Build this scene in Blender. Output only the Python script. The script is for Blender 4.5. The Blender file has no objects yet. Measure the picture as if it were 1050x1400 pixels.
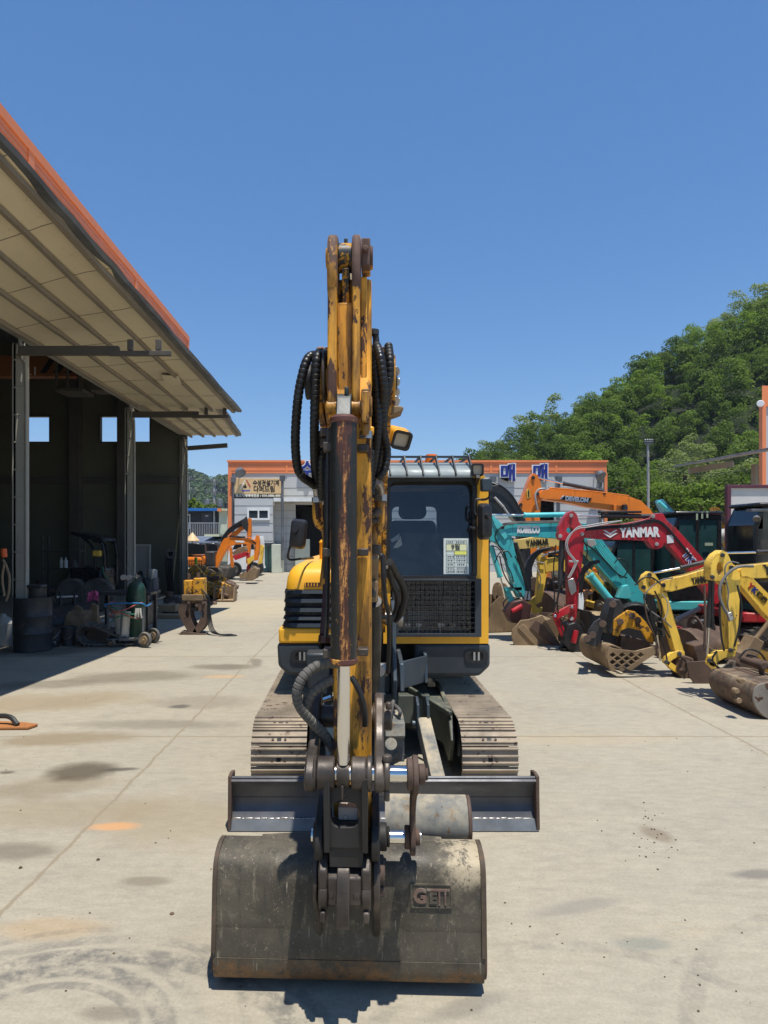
import bpy, bmesh, math, random
import numpy as np
from mathutils import Vector as V, Matrix, noise
from mathutils.geometry import tessellate_polygon

SC = bpy.context.scene
COL = SC.collection
rad = math.radians
# one pixel of the photograph <-> a point at depth D (metres along +Y); camera at (0,0,H)
F, CX, CY, H = 933.0, 481.0, 735.0, 1.85
def PX(px, D): return (px - CX) / F * D
def PZ(py, D): return H - (py - CY) / F * D
def P(px, py, D): return V((PX(px, D), D, PZ(py, D)))
def GD(py): return F * H / (py - CY)
def G(px, py):
    D = GD(py); return V((PX(px, D), D, 0.0))
def pxl(pts, D): return [(PX(a, D), PZ(b, D)) for a, b in pts]

# ------------------------------------------------------------------ objects
def tag(o, label=None, cat=None, group=None, kind=None):
    if label: o['label'] = label
    if cat: o['category'] = cat
    if group: o['group'] = group
    if kind: o['kind'] = kind
    return o

def thing(name, label, cat, loc=(0, 0, 0), rotz=0.0, group=None):
    o = bpy.data.objects.new(name, None)
    o.empty_display_size = 0.2
    COL.objects.link(o)
    o.location = loc; o.rotation_euler = (0, 0, rotz)
    return tag(o, label, cat, group)

def copy_tree(o, parent=None):
    c = o.copy(); COL.objects.link(c)
    if parent is not None:
        c.parent = parent
    for ch in list(o.children):
        copy_tree(ch, c)
    return c

def root_of(o):
    while o.parent is not None: o = o.parent
    return o

class MB:
    """collects shapes and links them as one mesh object"""
    def __init__(s, local=False):
        s.v = []; s.f = []; s.m = []; s.g = []; s.mi = 0; s.local = local
    def add(s, vs, fs):
        k = len(s.v)
        s.v += [tuple(a) for a in vs]
        s.f += [tuple(i + k for i in f) for f in fs]
        s.m += [s.mi] * len(fs)
        s.g.append((k, len(s.v), len(s.f) - len(fs), len(s.f)))
        return s
    def pieces(s, tol=0.006):
        """shapes that touch stay together; the rest come back as collectors of their own"""
        bb = []
        for a, b, _, _ in s.g:
            q = np.array(s.v[a:b]); bb.append((q.min(0) - tol, q.max(0) + tol))
        par = list(range(len(bb)))
        def find(i):
            while par[i] != i: i = par[i]
            return i
        for i in range(len(bb)):
            for j in range(i):
                if (bb[i][0] <= bb[j][1]).all() and (bb[j][0] <= bb[i][1]).all(): par[find(i)] = find(j)
        out = {}
        for i, (a, b, c, d) in enumerate(s.g):
            m = out.setdefault(find(i), MB(s.local)); k = len(m.v) - a
            m.v += s.v[a:b]; m.f += [tuple(x + k for x in f) for f in s.f[c:d]]; m.m += s.m[c:d]
        return list(out.values())
    def box(s, x0, x1, y0, y1, z0, z1):
        vs = [(x, y, z) for z in (z0, z1) for y in (y0, y1) for x in (x0, x1)]
        return s.add(vs, [(0, 2, 3, 1), (4, 5, 7, 6), (0, 1, 5, 4), (2, 6, 7, 3), (0, 4, 6, 2), (1, 3, 7, 5)])
    def bar(s, p0, p1, w, h, up=(0, 0, 1)):
        p0 = V(p0); p1 = V(p1); d = (p1 - p0).normalized(); up = V(up)
        if abs(d.dot(up)) > 0.98: up = V((0, 1, 0))
        a = d.cross(up).normalized() * (w / 2); b = a.cross(d).normalized() * (h / 2)
        vs = [p + sa * a + sb * b for p in (p0, p1) for sa, sb in ((-1, -1), (1, -1), (1, 1), (-1, 1))]
        return s.add(vs, [(3, 2, 1, 0), (4, 5, 6, 7), (0, 1, 5, 4), (1, 2, 6, 5), (2, 3, 7, 6), (3, 0, 4, 7)])
    def lathe(s, prof, p0, axis=(0, 0, 1), n=20):
        """prof: [(radius, distance along the axis)]"""
        ax = V(axis).normalized(); p0 = V(p0)
        u = ax.orthogonal().normalized(); w = ax.cross(u)
        vs = []; fs = []
        for r, h in prof:
            for i in range(n):
                a = 2 * math.pi * i / n
                vs.append(p0 + ax * h + (u * math.cos(a) + w * math.sin(a)) * max(r, 1e-4))
        for k in range(len(prof) - 1):
            for i in range(n):
                j = (i + 1) % n
                fs.append((k * n + i, k * n + j, (k + 1) * n + j, (k + 1) * n + i))
        fs.append(tuple(range(n - 1, -1, -1)))
        fs.append(tuple((len(prof) - 1) * n + i for i in range(n)))
        return s.add(vs, fs)
    def cyl(s, p0, p1, r0, r1=None, n=18):
        p0 = V(p0); p1 = V(p1); L = (p1 - p0).length
        return s.lathe([(r0, 0), (r0 if r1 is None else r1, L)], p0, p1 - p0, n)
    def ring(s, p0, p1, ro, ri, n=24):
        p0 = V(p0); p1 = V(p1); ax = (p1 - p0).normalized(); L = (p1 - p0).length
        u = ax.orthogonal().normalized(); w = ax.cross(u); vs = []; fs = []
        for r, h in ((ro, 0), (ro, L), (ri, L), (ri, 0)):
            for i in range(n):
                a = 2 * math.pi * i / n
                vs.append(p0 + ax * h + (u * math.cos(a) + w * math.sin(a)) * r)
        for k in range(4):
            for i in range(n):
                j = (i + 1) % n; k2 = (k + 1) % 4
                fs.append((k * n + i, k * n + j, k2 * n + j, k2 * n + i))
        return s.add(vs, fs)
    def tube(s, pts, r, n=8, sub=5, rib=0.0, pitch=0.03):
        pts = [V(p) for p in pts]
        if len(pts) > 2 and sub > 1:
            q = [pts[0] * 2 - pts[1]] + pts + [pts[-1] * 2 - pts[-2]]; out = []
            for i in range(1, len(q) - 2):
                a, b, c, d = q[i - 1:i + 3]
                for k in range(sub):
                    t = k / sub
                    out.append(0.5 * ((2 * b) + (c - a) * t + (2 * a - 5 * b + 4 * c - d) * t * t + (3 * b - a - 3 * c + d) * t ** 3))
            out.append(pts[-1]); pts = out
        rs = [r] * len(pts)
        if rib:
            cum = [0]
            for i in range(1, len(pts)): cum.append(cum[-1] + (pts[i] - pts[i - 1]).length)
            new = []; rs = []; L = cum[-1]; m = max(2, int(L / pitch)); j = 0
            for k in range(m):
                for fr, rr in ((0.02, r - rib), (0.16, r + rib), (0.84, r + rib), (0.98, r - rib)):
                    t = (k + fr) / m * L
                    while j < len(cum) - 2 and cum[j + 1] < t: j += 1
                    w = (t - cum[j]) / max(1e-9, cum[j + 1] - cum[j])
                    new.append(pts[j].lerp(pts[j + 1], w)); rs.append(rr)
            pts = new
        tv = [(pts[min(i + 1, len(pts) - 1)] - pts[max(i - 1, 0)]).normalized() for i in range(len(pts))]
        u = tv[0].orthogonal().normalized(); vs = []; fs = []
        for i, p in enumerate(pts):
            u = (u - tv[i] * u.dot(tv[i])).normalized(); w = tv[i].cross(u)
            for k in range(n):
                a = 2 * math.pi * k / n
                vs.append(p + (u * math.cos(a) + w * math.sin(a)) * rs[i])
        for i in range(len(pts) - 1):
            for k in range(n):
                j = (k + 1) % n
                fs.append((i * n + k, i * n + j, (i + 1) * n + j, (i + 1) * n + k))
        fs.append(tuple(range(n - 1, -1, -1))); fs.append(tuple((len(pts) - 1) * n + i for i in range(n)))
        return s.add(vs, fs)
    def prism(s, outline, a, b, axis='y', holes=()):
        """outline in the plane across the axis: 'y' -> (x,z), 'x' -> (y,z), 'z' -> (x,y)"""
        def p3(q, h):
            return (q[0], h, q[1]) if axis == 'y' else ((h, q[0], q[1]) if axis == 'x' else (q[0], q[1], h))
        loops = [list(outline)] + [list(h) for h in holes]
        flat = [q for l in loops for q in l]; n = len(flat)
        if holes:
            tris = tessellate_polygon([[V((q[0], q[1], 0)) for q in l] for l in loops])
        else:
            tris = [tuple(range(n))]
        vs = [p3(q, a) for q in flat] + [p3(q, b) for q in flat]
        fs = [tuple(t) for t in tris] + [tuple(i + n for i in reversed(t)) for t in tris]
        k = 0
        for l in loops:
            for i in range(len(l)):
                j = (i + 1) % len(l)
                fs.append((k + i, k + j, n + k + j, n + k + i))
            k += len(l)
        return s.add(vs, fs)
    def sheet(s, grid):
        """grid of rows of points -> quads (open surface)"""
        R = len(grid); Cn = len(grid[0]); vs = [p for row in grid for p in row]; fs = []
        for i in range(R - 1):
            for j in range(Cn - 1):
                fs.append((i * Cn + j, i * Cn + j + 1, (i + 1) * Cn + j + 1, (i + 1) * Cn + j))
        return s.add(vs, fs)
    def shell(s, prof, x0, x1, t, axis='x'):
        """profile polyline thickened by t and extruded along the axis"""
        n = len(prof); off = []
        for i in range(n):
            a = V(prof[max(i - 1, 0)]); b = V(prof[min(i + 1, n - 1)]); d = (b - a).normalized()
            off.append((prof[i][0] - d.y * t, prof[i][1] + d.x * t))
        vs = []; fs = []
        for i in range(n):
            for q in (prof[i], off[i]):
                for h in (x0, x1):
                    vs.append((h, q[0], q[1]) if axis == 'x' else (q[0], h, q[1]))
        for i in range(n - 1):
            a = i * 4; b = a + 4
            fs += [(a, a + 1, b + 1, b), (a + 2, b + 2, b + 3, a + 3), (a, b, b + 2, a + 2), (a + 1, a + 3, b + 3, b + 1)]
        fs += [(0, 2, 3, 1), (4 * n - 4, 4 * n - 3, 4 * n - 1, 4 * n - 2)]
        return s.add(vs, fs)
    def build(s, name, mat, parent=None, bevel=0.0, seg=2, xf=None, loc=None, rec=True, sharp=38):
        vs = [V(a) for a in s.v]
        if xf is not None: vs = [xf @ a for a in vs]
        off = V((0, 0, 0))
        if not s.local:
            if parent is not None: off = V(root_of(parent).location)
            elif loc is not None: off = V(loc)
        me = bpy.data.meshes.new(name)
        me.from_pydata([tuple(a - off) for a in vs], [], s.f)
        for m in (mat if isinstance(mat, (list, tuple)) else [mat]): me.materials.append(m)
        if rec:
            bm = bmesh.new(); bm.from_mesh(me)
            bmesh.ops.recalc_face_normals(bm, faces=bm.faces); bm.to_mesh(me); bm.free()
        me.polygons.foreach_set('material_index', s.m)
        me.polygons.foreach_set('use_smooth', [True] * len(me.polygons))
        me.set_sharp_from_angle(angle=rad(sharp))
        me.update()
        o = bpy.data.objects.new(name, me); COL.objects.link(o)
        if parent is not None: o.parent = parent
        elif loc is not None: o.location = loc
        if bevel:
            md = o.modifiers.new('Bevel', 'BEVEL'); md.width = bevel; md.segments = seg
            md.limit_method = 'ANGLE'; md.angle_limit = rad(40); md.harden_normals = False
        return o

def rrect(x0, x1, z0, z1, r, n=5):
    out = []
    for cx, cz, a0 in ((x1 - r, z1 - r, 0), (x0 + r, z1 - r, 90), (x0 + r, z0 + r, 180), (x1 - r, z0 + r, 270)):
        for i in range(n + 1):
            a = rad(a0 + 90 * i / n); out.append((cx + r * math.cos(a), cz + r * math.sin(a)))
    return out
def circ(cx, cz, r, n=20, rz=None):
    rz = r if rz is None else rz
    return [(cx + r * math.cos(2 * math.pi * i / n), cz + rz * math.sin(2 * math.pi * i / n)) for i in range(n)]
def spline(pts, sub=4, closed=False):
    """Catmull-Rom through 2-D points"""
    n = len(pts); out = []
    rng = range(n if closed else n - 1)
    for i in rng:
        if closed: a, b, c, d = (V(pts[(i + k) % n]) for k in (-1, 0, 1, 2))
        else: a, b, c, d = (V(pts[min(max(i + k, 0), n - 1)]) for k in (-1, 0, 1, 2))
        for k in range(sub):
            t = k / sub
            q = 0.5 * ((2 * b) + (c - a) * t + (2 * a - 5 * b + 4 * c - d) * t * t + (3 * b - a - 3 * c + d) * t ** 3)
            out.append((q.x, q.y))
    if not closed: out.append(tuple(pts[-1]))
    return out

# lettering as mesh
def text(body, size, M4, mat, parent, name='lettering', extrude=0.004, bold=0.0, width=None, shear=0.0):
    c = bpy.data.curves.new('lettering', 'FONT'); c.body = body; c.size = size; c.extrude = extrude
    c.offset = bold; c.align_x = 'CENTER'; c.align_y = 'CENTER'; c.resolution_u = 3; c.shear = shear
    o = bpy.data.objects.new('lettering', c); COL.objects.link(o)
    dg = bpy.context.evaluated_depsgraph_get()
    me = bpy.data.meshes.new_from_object(o.evaluated_get(dg))
    bpy.data.objects.remove(o); bpy.data.curves.remove(c)
    sx = 1.0
    if width and len(me.vertices):
        xs = [v.co.x for v in me.vertices]; w = max(xs) - min(xs)
        sx = width / w if w > 0 else 1
    me.transform(M4 @ Matrix.Diagonal((sx, 1, 1, 1)))
    if parent is not None: me.transform(Matrix.Translation(-V(root_of(parent).location)))
    me.materials.clear(); me.materials.append(mat)
    ob = bpy.data.objects.new(name, me); COL.objects.link(ob); ob.parent = parent
    return ob
def face_cam(loc, roll=0.0):      # lettering that faces -Y
    return Matrix.Translation(loc) @ Matrix.Rotation(roll, 4, 'Y') @ Matrix.Rotation(rad(90), 4, 'X')

# ------------------------------------------------------------------ materials
class NT:
    def __init__(s, name):
        s.mat = bpy.data.materials.new(name); s.mat.use_nodes = True
        s.t = s.mat.node_tree; s.t.nodes.clear()
        s.out = s.n('ShaderNodeOutputMaterial')
    def n(s, kind, **kw):
        nd = s.t.nodes.new(kind)
        for k, v in kw.items(): setattr(nd, k, v)
        return nd
    def link(s, a, b): s.t.links.new(a, b)
    def put(s, sock, val):
        if hasattr(val, 'is_output'): s.link(val, sock)
        else:
            if isinstance(val, (tuple, list)) and len(val) == 3 and sock.type == 'RGBA': val = (*val, 1)
            if sock.type == 'RGBA' and isinstance(val, (int, float)): val = (val, val, val, 1)
            sock.default_value = val
    def coord(s, which='Object'):
        return s.n('ShaderNodeTexCoord').outputs[which]
    def mapping(s, vec, scale=(1, 1, 1), loc=(0, 0, 0), rot=(0, 0, 0)):
        m = s.n('ShaderNodeMapping'); s.link(vec, m.inputs['Vector'])
        m.inputs['Scale'].default_value = scale; m.inputs['Location'].default_value = loc; m.inputs['Rotation'].default_value = rot
        return m.outputs[0]
    def noise(s, vec, scale, detail=4, rough=0.55, dist=0.0):
        m = s.n('ShaderNodeTexNoise'); s.link(vec, m.inputs['Vector'])
        m.inputs['Scale'].default_value = scale; m.inputs['Detail'].default_value = detail
        m.inputs['Roughness'].default_value = rough; m.inputs['Distortion'].default_value = dist
        return m.outputs['Fac']
    def ramp(s, val, a, b, y0=0.0, y1=1.0):
        m = s.n('ShaderNodeMapRange'); m.interpolation_type = 'SMOOTHSTEP'
        s.put(m.inputs['Value'], val)
        for i, x in (('From Min', a), ('From Max', b), ('To Min', y0), ('To Max', y1)): m.inputs[i].default_value = x
        return m.outputs[0]
    def math(s, op, a, b=0.0, c=0.0):
        m = s.n('ShaderNodeMath', operation=op)
        s.put(m.inputs[0], a); s.put(m.inputs[1], b); s.put(m.inputs[2], c)
        return m.outputs[0]
    def mix(s, fac, a, b, mode='MIX'):
        m = s.n('ShaderNodeMix', data_type='RGBA', blend_type=mode)
        s.put(m.inputs['Factor'], fac); s.put(m.inputs[6], a); s.put(m.inputs[7], b)
        return m.outputs[2]
    def sep(s, vec):
        m = s.n('ShaderNodeSeparateXYZ'); s.link(vec, m.inputs[0]); return m.outputs
    def bump(s, h, strength, dist=0.01):
        m = s.n('ShaderNodeBump'); m.inputs['Strength'].default_value = strength; m.inputs['Distance'].default_value = dist
        s.link(h, m.inputs['Height']); return m.outputs[0]
    def bsdf(s, col, rough=0.5, metal=0.0, normal=None, spec=0.5, **kw):
        b = s.n('ShaderNodeBsdfPrincipled')
        s.put(b.inputs['Base Color'], col); s.put(b.inputs['Roughness'], rough); s.put(b.inputs['Metallic'], metal)
        b.inputs['Specular IOR Level'].default_value = spec
        if normal is not None: s.link(normal, b.inputs['Normal'])
        for k, v in kw.items(): s.put(b.inputs[k.replace('_', ' ')], v)
        return b.outputs[0]
    def done(s, shader):
        s.link(shader, s.out.inputs['Surface']); return s.mat

def paint(name, col, rough=0.45, metal=0.0, var=0.18, chip=0.0, chipcol=(0.05, 0.025, 0.015), chipscale=9, dust=0.0,
          dustcol=(0.36, 0.3, 0.2), grime=0.0, grimecol=(0.03, 0.025, 0.018), bump=0.15, bscale=60, spec=0.4, stretch=1.0, scale=2.0, edge=0.0, edgecol=(0.06, 0.032, 0.022)):
    """painted / bare metal, plastic, rubber with wear of its own: tone variation, chips, grime streaks, dust lying on top"""
    t = NT(name); co = t.coord()
    big = t.noise(co, scale, 5, 0.6)
    k = t.ramp(big, 0.25, 0.75, 1 - var, 1 + var)
    c = t.mix(1.0, (*col, 1), k, 'MULTIPLY')
    r = t.ramp(t.noise(co, scale * 3, 4), 0.3, 0.7, max(0.05, rough - 0.1), min(1, rough + 0.14))
    if grime:
        st = t.noise(t.mapping(co, (7, 7, 1.1)), 1.5, 5, 0.65)
        g = t.ramp(st, 0.72 - grime * 0.4, 0.9 - grime * 0.3, 0, min(0.9, 0.4 + grime))
        c = t.mix(g, c, (*grimecol, 1))
    if chip:
        cs = t.mapping(co, (1, 1, 1 / stretch))
        n1 = t.noise(cs, chipscale, 8, 0.72)
        ch = t.ramp(n1, 0.70 - chip * 0.35, 0.72 - chip * 0.35)
        c = t.mix(ch, c, t.mix(t.noise(co, 30, 3), (*chipcol, 1), tuple(x * 2.2 for x in chipcol) + (1,)))
        r = t.mix(ch, r, 0.85)
    if edge:                                    # paint rubbed off along the edges of the plates
        bv = t.n('ShaderNodeBevel', samples=4); bv.inputs['Radius'].default_value = edge
        dt = t.n('ShaderNodeVectorMath', operation='DOT_PRODUCT'); t.link(bv.outputs[0], dt.inputs[0]); t.link(t.n('ShaderNodeNewGeometry').outputs['True Normal'], dt.inputs[1])
        e = t.math('MULTIPLY', t.ramp(dt.outputs['Value'], .80, .985, 1, 0), t.ramp(t.noise(t.mapping(co, (1, 1, .35)), 13, 7, .75), .44, .54))
        c = t.mix(e, c, (*edgecol, 1)); r = t.mix(e, r, 0.6)
    if dust:
        nz = t.sep(t.n('ShaderNodeNewGeometry').outputs['Normal'])[2]
        up = t.ramp(nz, -0.2, 0.9, 0.15, 1)
        dn = t.ramp(t.noise(co, 5, 8, 0.7), 0.62 - dust * 0.4, 0.85 - dust * 0.25)
        d = t.math('MULTIPLY', t.math('MULTIPLY', up, dn), min(1.0, 0.45 + dust * 0.6))
        c = t.mix(d, c, (*dustcol, 1)); r = t.mix(d, r, 0.95)
    nrm = t.bump(t.noise(co, bscale, 6, 0.7), bump, 0.004) if bump else None
    return t.done(t.bsdf(c, r, metal, nrm, spec))

def flat(name, col, rough=0.6, metal=0.0, spec=0.4, var=0.1):
    return paint(name, col, rough, metal, var=var, bump=0.0, spec=spec, scale=4)

def glass(name, tint=(0.75, 0.82, 0.85), refl=1.0, dirt=0.08, dirtcol=(0.5, 0.5, 0.45), rough=0.02, f0=1.5):
    t = NT(name); co = t.coord()
    tr = t.n('ShaderNodeBsdfTransparent'); tr.inputs[0].default_value = (*tint, 1)
    gl = t.n('ShaderNodeBsdfGlossy'); gl.inputs['Roughness'].default_value = rough; gl.inputs['Color'].default_value = (refl, refl, refl, 1)
    fr = t.n('ShaderNodeFresnel'); fr.inputs['IOR'].default_value = f0
    m = t.n('ShaderNodeMixShader'); t.link(fr.outputs[0], m.inputs[0]); t.link(tr.outputs[0], m.inputs[1]); t.link(gl.outputs[0], m.inputs[2])
    df = t.n('ShaderNodeBsdfDiffuse'); df.inputs[0].default_value = (*dirtcol, 1)
    d = t.ramp(t.noise(co, 3.5, 7, 0.7), 0.4, 0.8, dirt * 0.3, dirt * 1.8)
    m2 = t.n('ShaderNodeMixShader'); t.link(d, m2.inputs[0]); t.link(m.outputs[0], m2.inputs[1]); t.link(df.outputs[0], m2.inputs[2])
    return t.done(m2.outputs[0])

def leafmat(name, c0, c1, c2, trans=0.25):
    t = NT(name); co = t.coord()
    g = t.n('ShaderNodeNewGeometry')
    rnd = g.outputs['Random Per Island']
    c = t.mix(t.ramp(rnd, 0.0, 1.0), (*c0, 1), (*c1, 1))
    c = t.mix(t.ramp(t.noise(t.coord(), 0.35, 4), 0.45, 0.65), c, (*c2, 1))
    oi = t.n('ShaderNodeObjectInfo').outputs['Random']
    c = t.mix(1.0, c, t.ramp(oi, 0, 1, 0.75, 1.25), 'MULTIPLY')
    b = t.bsdf(c, 0.75, 0, None, 0.12)
    tl = t.n('ShaderNodeBsdfTranslucent'); t.put(tl.inputs[0], t.mix(1.0, c, (1.3, 1.5, 0.6, 1), 'MULTIPLY'))
    m = t.n('ShaderNodeMixShader'); m.inputs[0].default_value = trans
    t.link(b, m.inputs[1]); t.link(tl.outputs[0], m.inputs[2])
    return t.done(m.outputs[0])

# leaf clouds -------------------------------------------------------
def leaf_quads(rng, blobs, n, size):
    """blobs: [(centre, radius xyz)] ; returns (n,4,3) quads spread over the blobs' outer shells"""
    w = np.array([b[1][0] * b[1][1] + b[1][0] * b[1][2] for b in blobs]); w = w / w.sum()
    idx = rng.choice(len(blobs), n, p=w)
    c = np.array([b[0] for b in blobs])[idx]; r = np.array([b[1] for b in blobs])[idx]
    d = rng.normal(size=(n, 3)); d /= np.linalg.norm(d, axis=1)[:, None]
    d[:, 2] = np.where(d[:, 2] < -0.35, -d[:, 2], d[:, 2])
    rr = rng.uniform(0.72, 1.08, n)[:, None]
    p = c + d * r * rr
    nrm = d + rng.normal(scale=0.55, size=(n, 3)) + np.array([0, 0, 0.35]); nrm /= np.linalg.norm(nrm, axis=1)[:, None]
    a = np.cross(nrm, rng.normal(size=(n, 3))); a /= np.linalg.norm(a, axis=1)[:, None]
    b = np.cross(nrm, a)
    s = size * rng.uniform(0.6, 1.35, n)[:, None]
    a = a * s * 0.5; b = b * s * 0.36
    k = nrm * s * 0.1
    return np.stack([p - a - k, p - b * 1.0 + k * 0.3, p + a - k, p + b + k * 0.3], 1)
def quad_mesh(name, q, mat, smooth=False):
    n = len(q); me = bpy.data.meshes.new(name)
    me.vertices.add(n * 4); me.vertices.foreach_set('co', np.ascontiguousarray(q, dtype=np.float32).ravel())
    me.loops.add(n * 4); me.loops.foreach_set('vertex_index', np.arange(n * 4, dtype=np.int32))
    me.polygons.add(n); me.polygons.foreach_set('loop_start', np.arange(0, n * 4, 4, dtype=np.int32))
    try: me.polygons.foreach_set('loop_total', np.full(n, 4, dtype=np.int32))
    except Exception: pass
    me.materials.append(mat); me.update(calc_edges=True)
    return me
def crown_blobs(rng, h, r, n=11, base=0.3):
    out = []
    for i in range(n):
        t = rng.uniform(base, 0.95); a = rng.uniform(0, 6.283)
        w = math.sin(math.pi * min(1, max(0.08, (t - base * 0.6) / (1.12 - base * 0.6)))) * r
        q = w * math.sqrt(rng.uniform(0.1, 1)) * 0.75
        s = r * rng.uniform(0.3, 0.5)
        out.append(((q * math.cos(a), q * math.sin(a), t * h), (s, s, s * 0.8)))
    out.append(((0, 0, h * 0.78), (r * 0.45, r * 0.45, h * 0.2)))
    out.append(((0, 0, h * 0.55), (r * 0.6, r * 0.6, h * 0.25)))
    return out
# ------------------------------------------------------------------ camera, sky, sun
cam = bpy.data.cameras.new('camera'); cam_o = bpy.data.objects.new('camera', cam); COL.objects.link(cam_o)
cam_o.location = (0, 0, H); cam_o.rotation_euler = (rad(90), 0, 0)
cam.sensor_fit = 'VERTICAL'; cam.sensor_height = 36.0; cam.sensor_width = 27.0; cam.lens = 36.0 * F / 1400
cam.shift_x = (525 - CX) / 1400; cam.shift_y = (CY - 700) / 1400
cam.clip_start = 0.05; cam.clip_end = 5000
SC.camera = cam_o
SUN = V((0.10, -0.25, 1.0)).normalized()
elev = math.asin(SUN.z); azim = math.atan2(SUN.x, SUN.y)
w = bpy.data.worlds.new('World'); SC.world = w; w.use_nodes = True
nt = w.node_tree; nt.nodes.clear()
wo = nt.nodes.new('ShaderNodeOutputWorld'); bg = nt.nodes.new('ShaderNodeBackground'); sky = nt.nodes.new('ShaderNodeTexSky')
sky.sky_type = 'NISHITA'; sky.sun_disc = False; sky.sun_elevation = elev; sky.sun_rotation = azim
sky.altitude = 0; sky.air_density = 1.0; sky.dust_density = 0.0; sky.ozone_density = 10.0
bg.inputs['Strength'].default_value = 0.145
ga = nt.nodes.new('ShaderNodeGamma'); ga.inputs['Gamma'].default_value = 0.63          # softer fall-off from horizon to zenith
hs = nt.nodes.new('ShaderNodeHueSaturation'); hs.inputs['Saturation'].default_value = 1.33; hs.inputs['Value'].default_value = 1.40; hs.inputs['Hue'].default_value = 0.507
nt.links.new(sky.outputs[0], ga.inputs['Color']); nt.links.new(ga.outputs[0], hs.inputs['Color']); nt.links.new(hs.outputs[0], bg.inputs[0]); nt.links.new(bg.outputs[0], wo.inputs[0])
sl = bpy.data.lights.new('sun', 'SUN'); sl.energy = 4.4; sl.angle = rad(0.53); sl.color = (1.0, 0.955, 0.88)
so = bpy.data.objects.new('sun', sl); COL.objects.link(so); so.location = SUN * 60
so.rotation_euler = (-SUN).to_track_quat('-Z', 'Y').to_euler()
SC.view_settings.view_transform = 'Standard'; SC.view_settings.look = 'None'
SC.view_settings.exposure = 0.33; SC.view_settings.gamma = 1.0
SC.cycles.max_bounces = 8; SC.cycles.transparent_max_bounces = 24
SC.cycles.use_denoising = True
SC.cycles.sample_clamp_indirect = 6.0

# ------------------------------------------------------------------ shared materials
m_conc_wall = paint('grey_panel_wall', (0.50, 0.51, 0.51), 0.5, 0, var=0.05, grime=0.12, grimecol=(0.25, 0.24, 0.22), scale=0.6, bump=0.02)
m_orange_band = paint('orange_cladding', (0.80, 0.25, 0.10), 0.45, 0, var=0.06, scale=0.7, bump=0.0, grime=0.1, grimecol=(0.45, 0.13, 0.06))
m_orange_trim = paint('orange_trim', (0.84, 0.26, 0.09), 0.45, var=0.05, bump=0)
m_dark_glass = paint('window_dark_glass', (0.03, 0.04, 0.05), 0.06, 0, var=0.1, bump=0, spec=0.8)
m_white = flat('white_frame', (0.75, 0.76, 0.75), 0.4)
m_black = paint('black_plastic', (0.018, 0.018, 0.02), 0.42, 0, var=0.2, dust=0.25, bump=0.05)
m_rubber = paint('black_rubber_hose', (0.014, 0.014, 0.015), 0.42, 0, var=0.3, dust=0.22, dustcol=(0.18, 0.16, 0.13), bump=0.1)
m_rubber_dusty = paint('dusty_rubber_hose', (0.10, 0.095, 0.085), 0.8, 0, var=0.3, dust=0.5, dustcol=(0.3, 0.27, 0.21), bump=0.15)
m_chrome = paint('chrome_rod', (0.72, 0.70, 0.66), 0.14, 1.0, var=0.05, bump=0.02, grime=0.1, grimecol=(0.25, 0.2, 0.12))
m_steel = paint('bare_steel', (0.42, 0.41, 0.40), 0.35, 0.9, var=0.2, chip=0.25, chipcol=(0.08, 0.045, 0.03), bump=0.1)
m_darksteel = paint('dark_steel', (0.05, 0.05, 0.052), 0.5, 0.3, var=0.3, chip=0.15, chipcol=(0.07, 0.035, 0.02), dust=0.25, bump=0.2)
m_rust = paint('rusty_iron', (0.105, 0.068, 0.05), 0.75, 0.1, var=0.35, chip=0.3, chipcol=(0.04, 0.03, 0.028), dust=0.3, dustcol=(0.3, 0.2, 0.12), bump=0.5)
m_rust_tan = paint('muddy_rusty_iron', (0.22, 0.15, 0.085), 0.85, 0.0, var=0.35, chip=0.25, chipcol=(0.07, 0.04, 0.028), dust=0.5, dustcol=(0.42, 0.33, 0.2), bump=0.5)
m_frame_brown = paint('painted_brown_steel', (0.25, 0.215, 0.165), 0.6, 0.0, var=0.15, chip=0.15, chipcol=(0.1, 0.05, 0.03), grime=0.2, bump=0.05, scale=0.8)
m_cream_panel = paint('cream_soffit_panel', (0.62, 0.55, 0.385), 0.55, 0, var=0.1, grime=0.3, grimecol=(0.2, 0.17, 0.12), scale=0.5, bump=0.02)
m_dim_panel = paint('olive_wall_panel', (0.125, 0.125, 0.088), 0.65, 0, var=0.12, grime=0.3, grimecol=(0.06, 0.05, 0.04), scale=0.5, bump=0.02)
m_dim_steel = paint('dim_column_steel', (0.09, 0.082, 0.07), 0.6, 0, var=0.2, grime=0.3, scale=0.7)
m_leadgrey = paint('lead_grey_flashing', (0.13, 0.14, 0.15), 0.45, 0.2, var=0.3, bump=0.1, grime=0.2)
m_blue_letter = flat('blue_letter', (0.015, 0.03, 0.22), 0.4)
m_sign_tan = flat('tan_sign_face', (0.66, 0.46, 0.24), 0.5, var=0.06)
m_sign_black = flat('sign_black', (0.012, 0.011, 0.01), 0.5)
m_sign_cream = flat('sign_cream', (0.78, 0.74, 0.6), 0.5)

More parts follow.
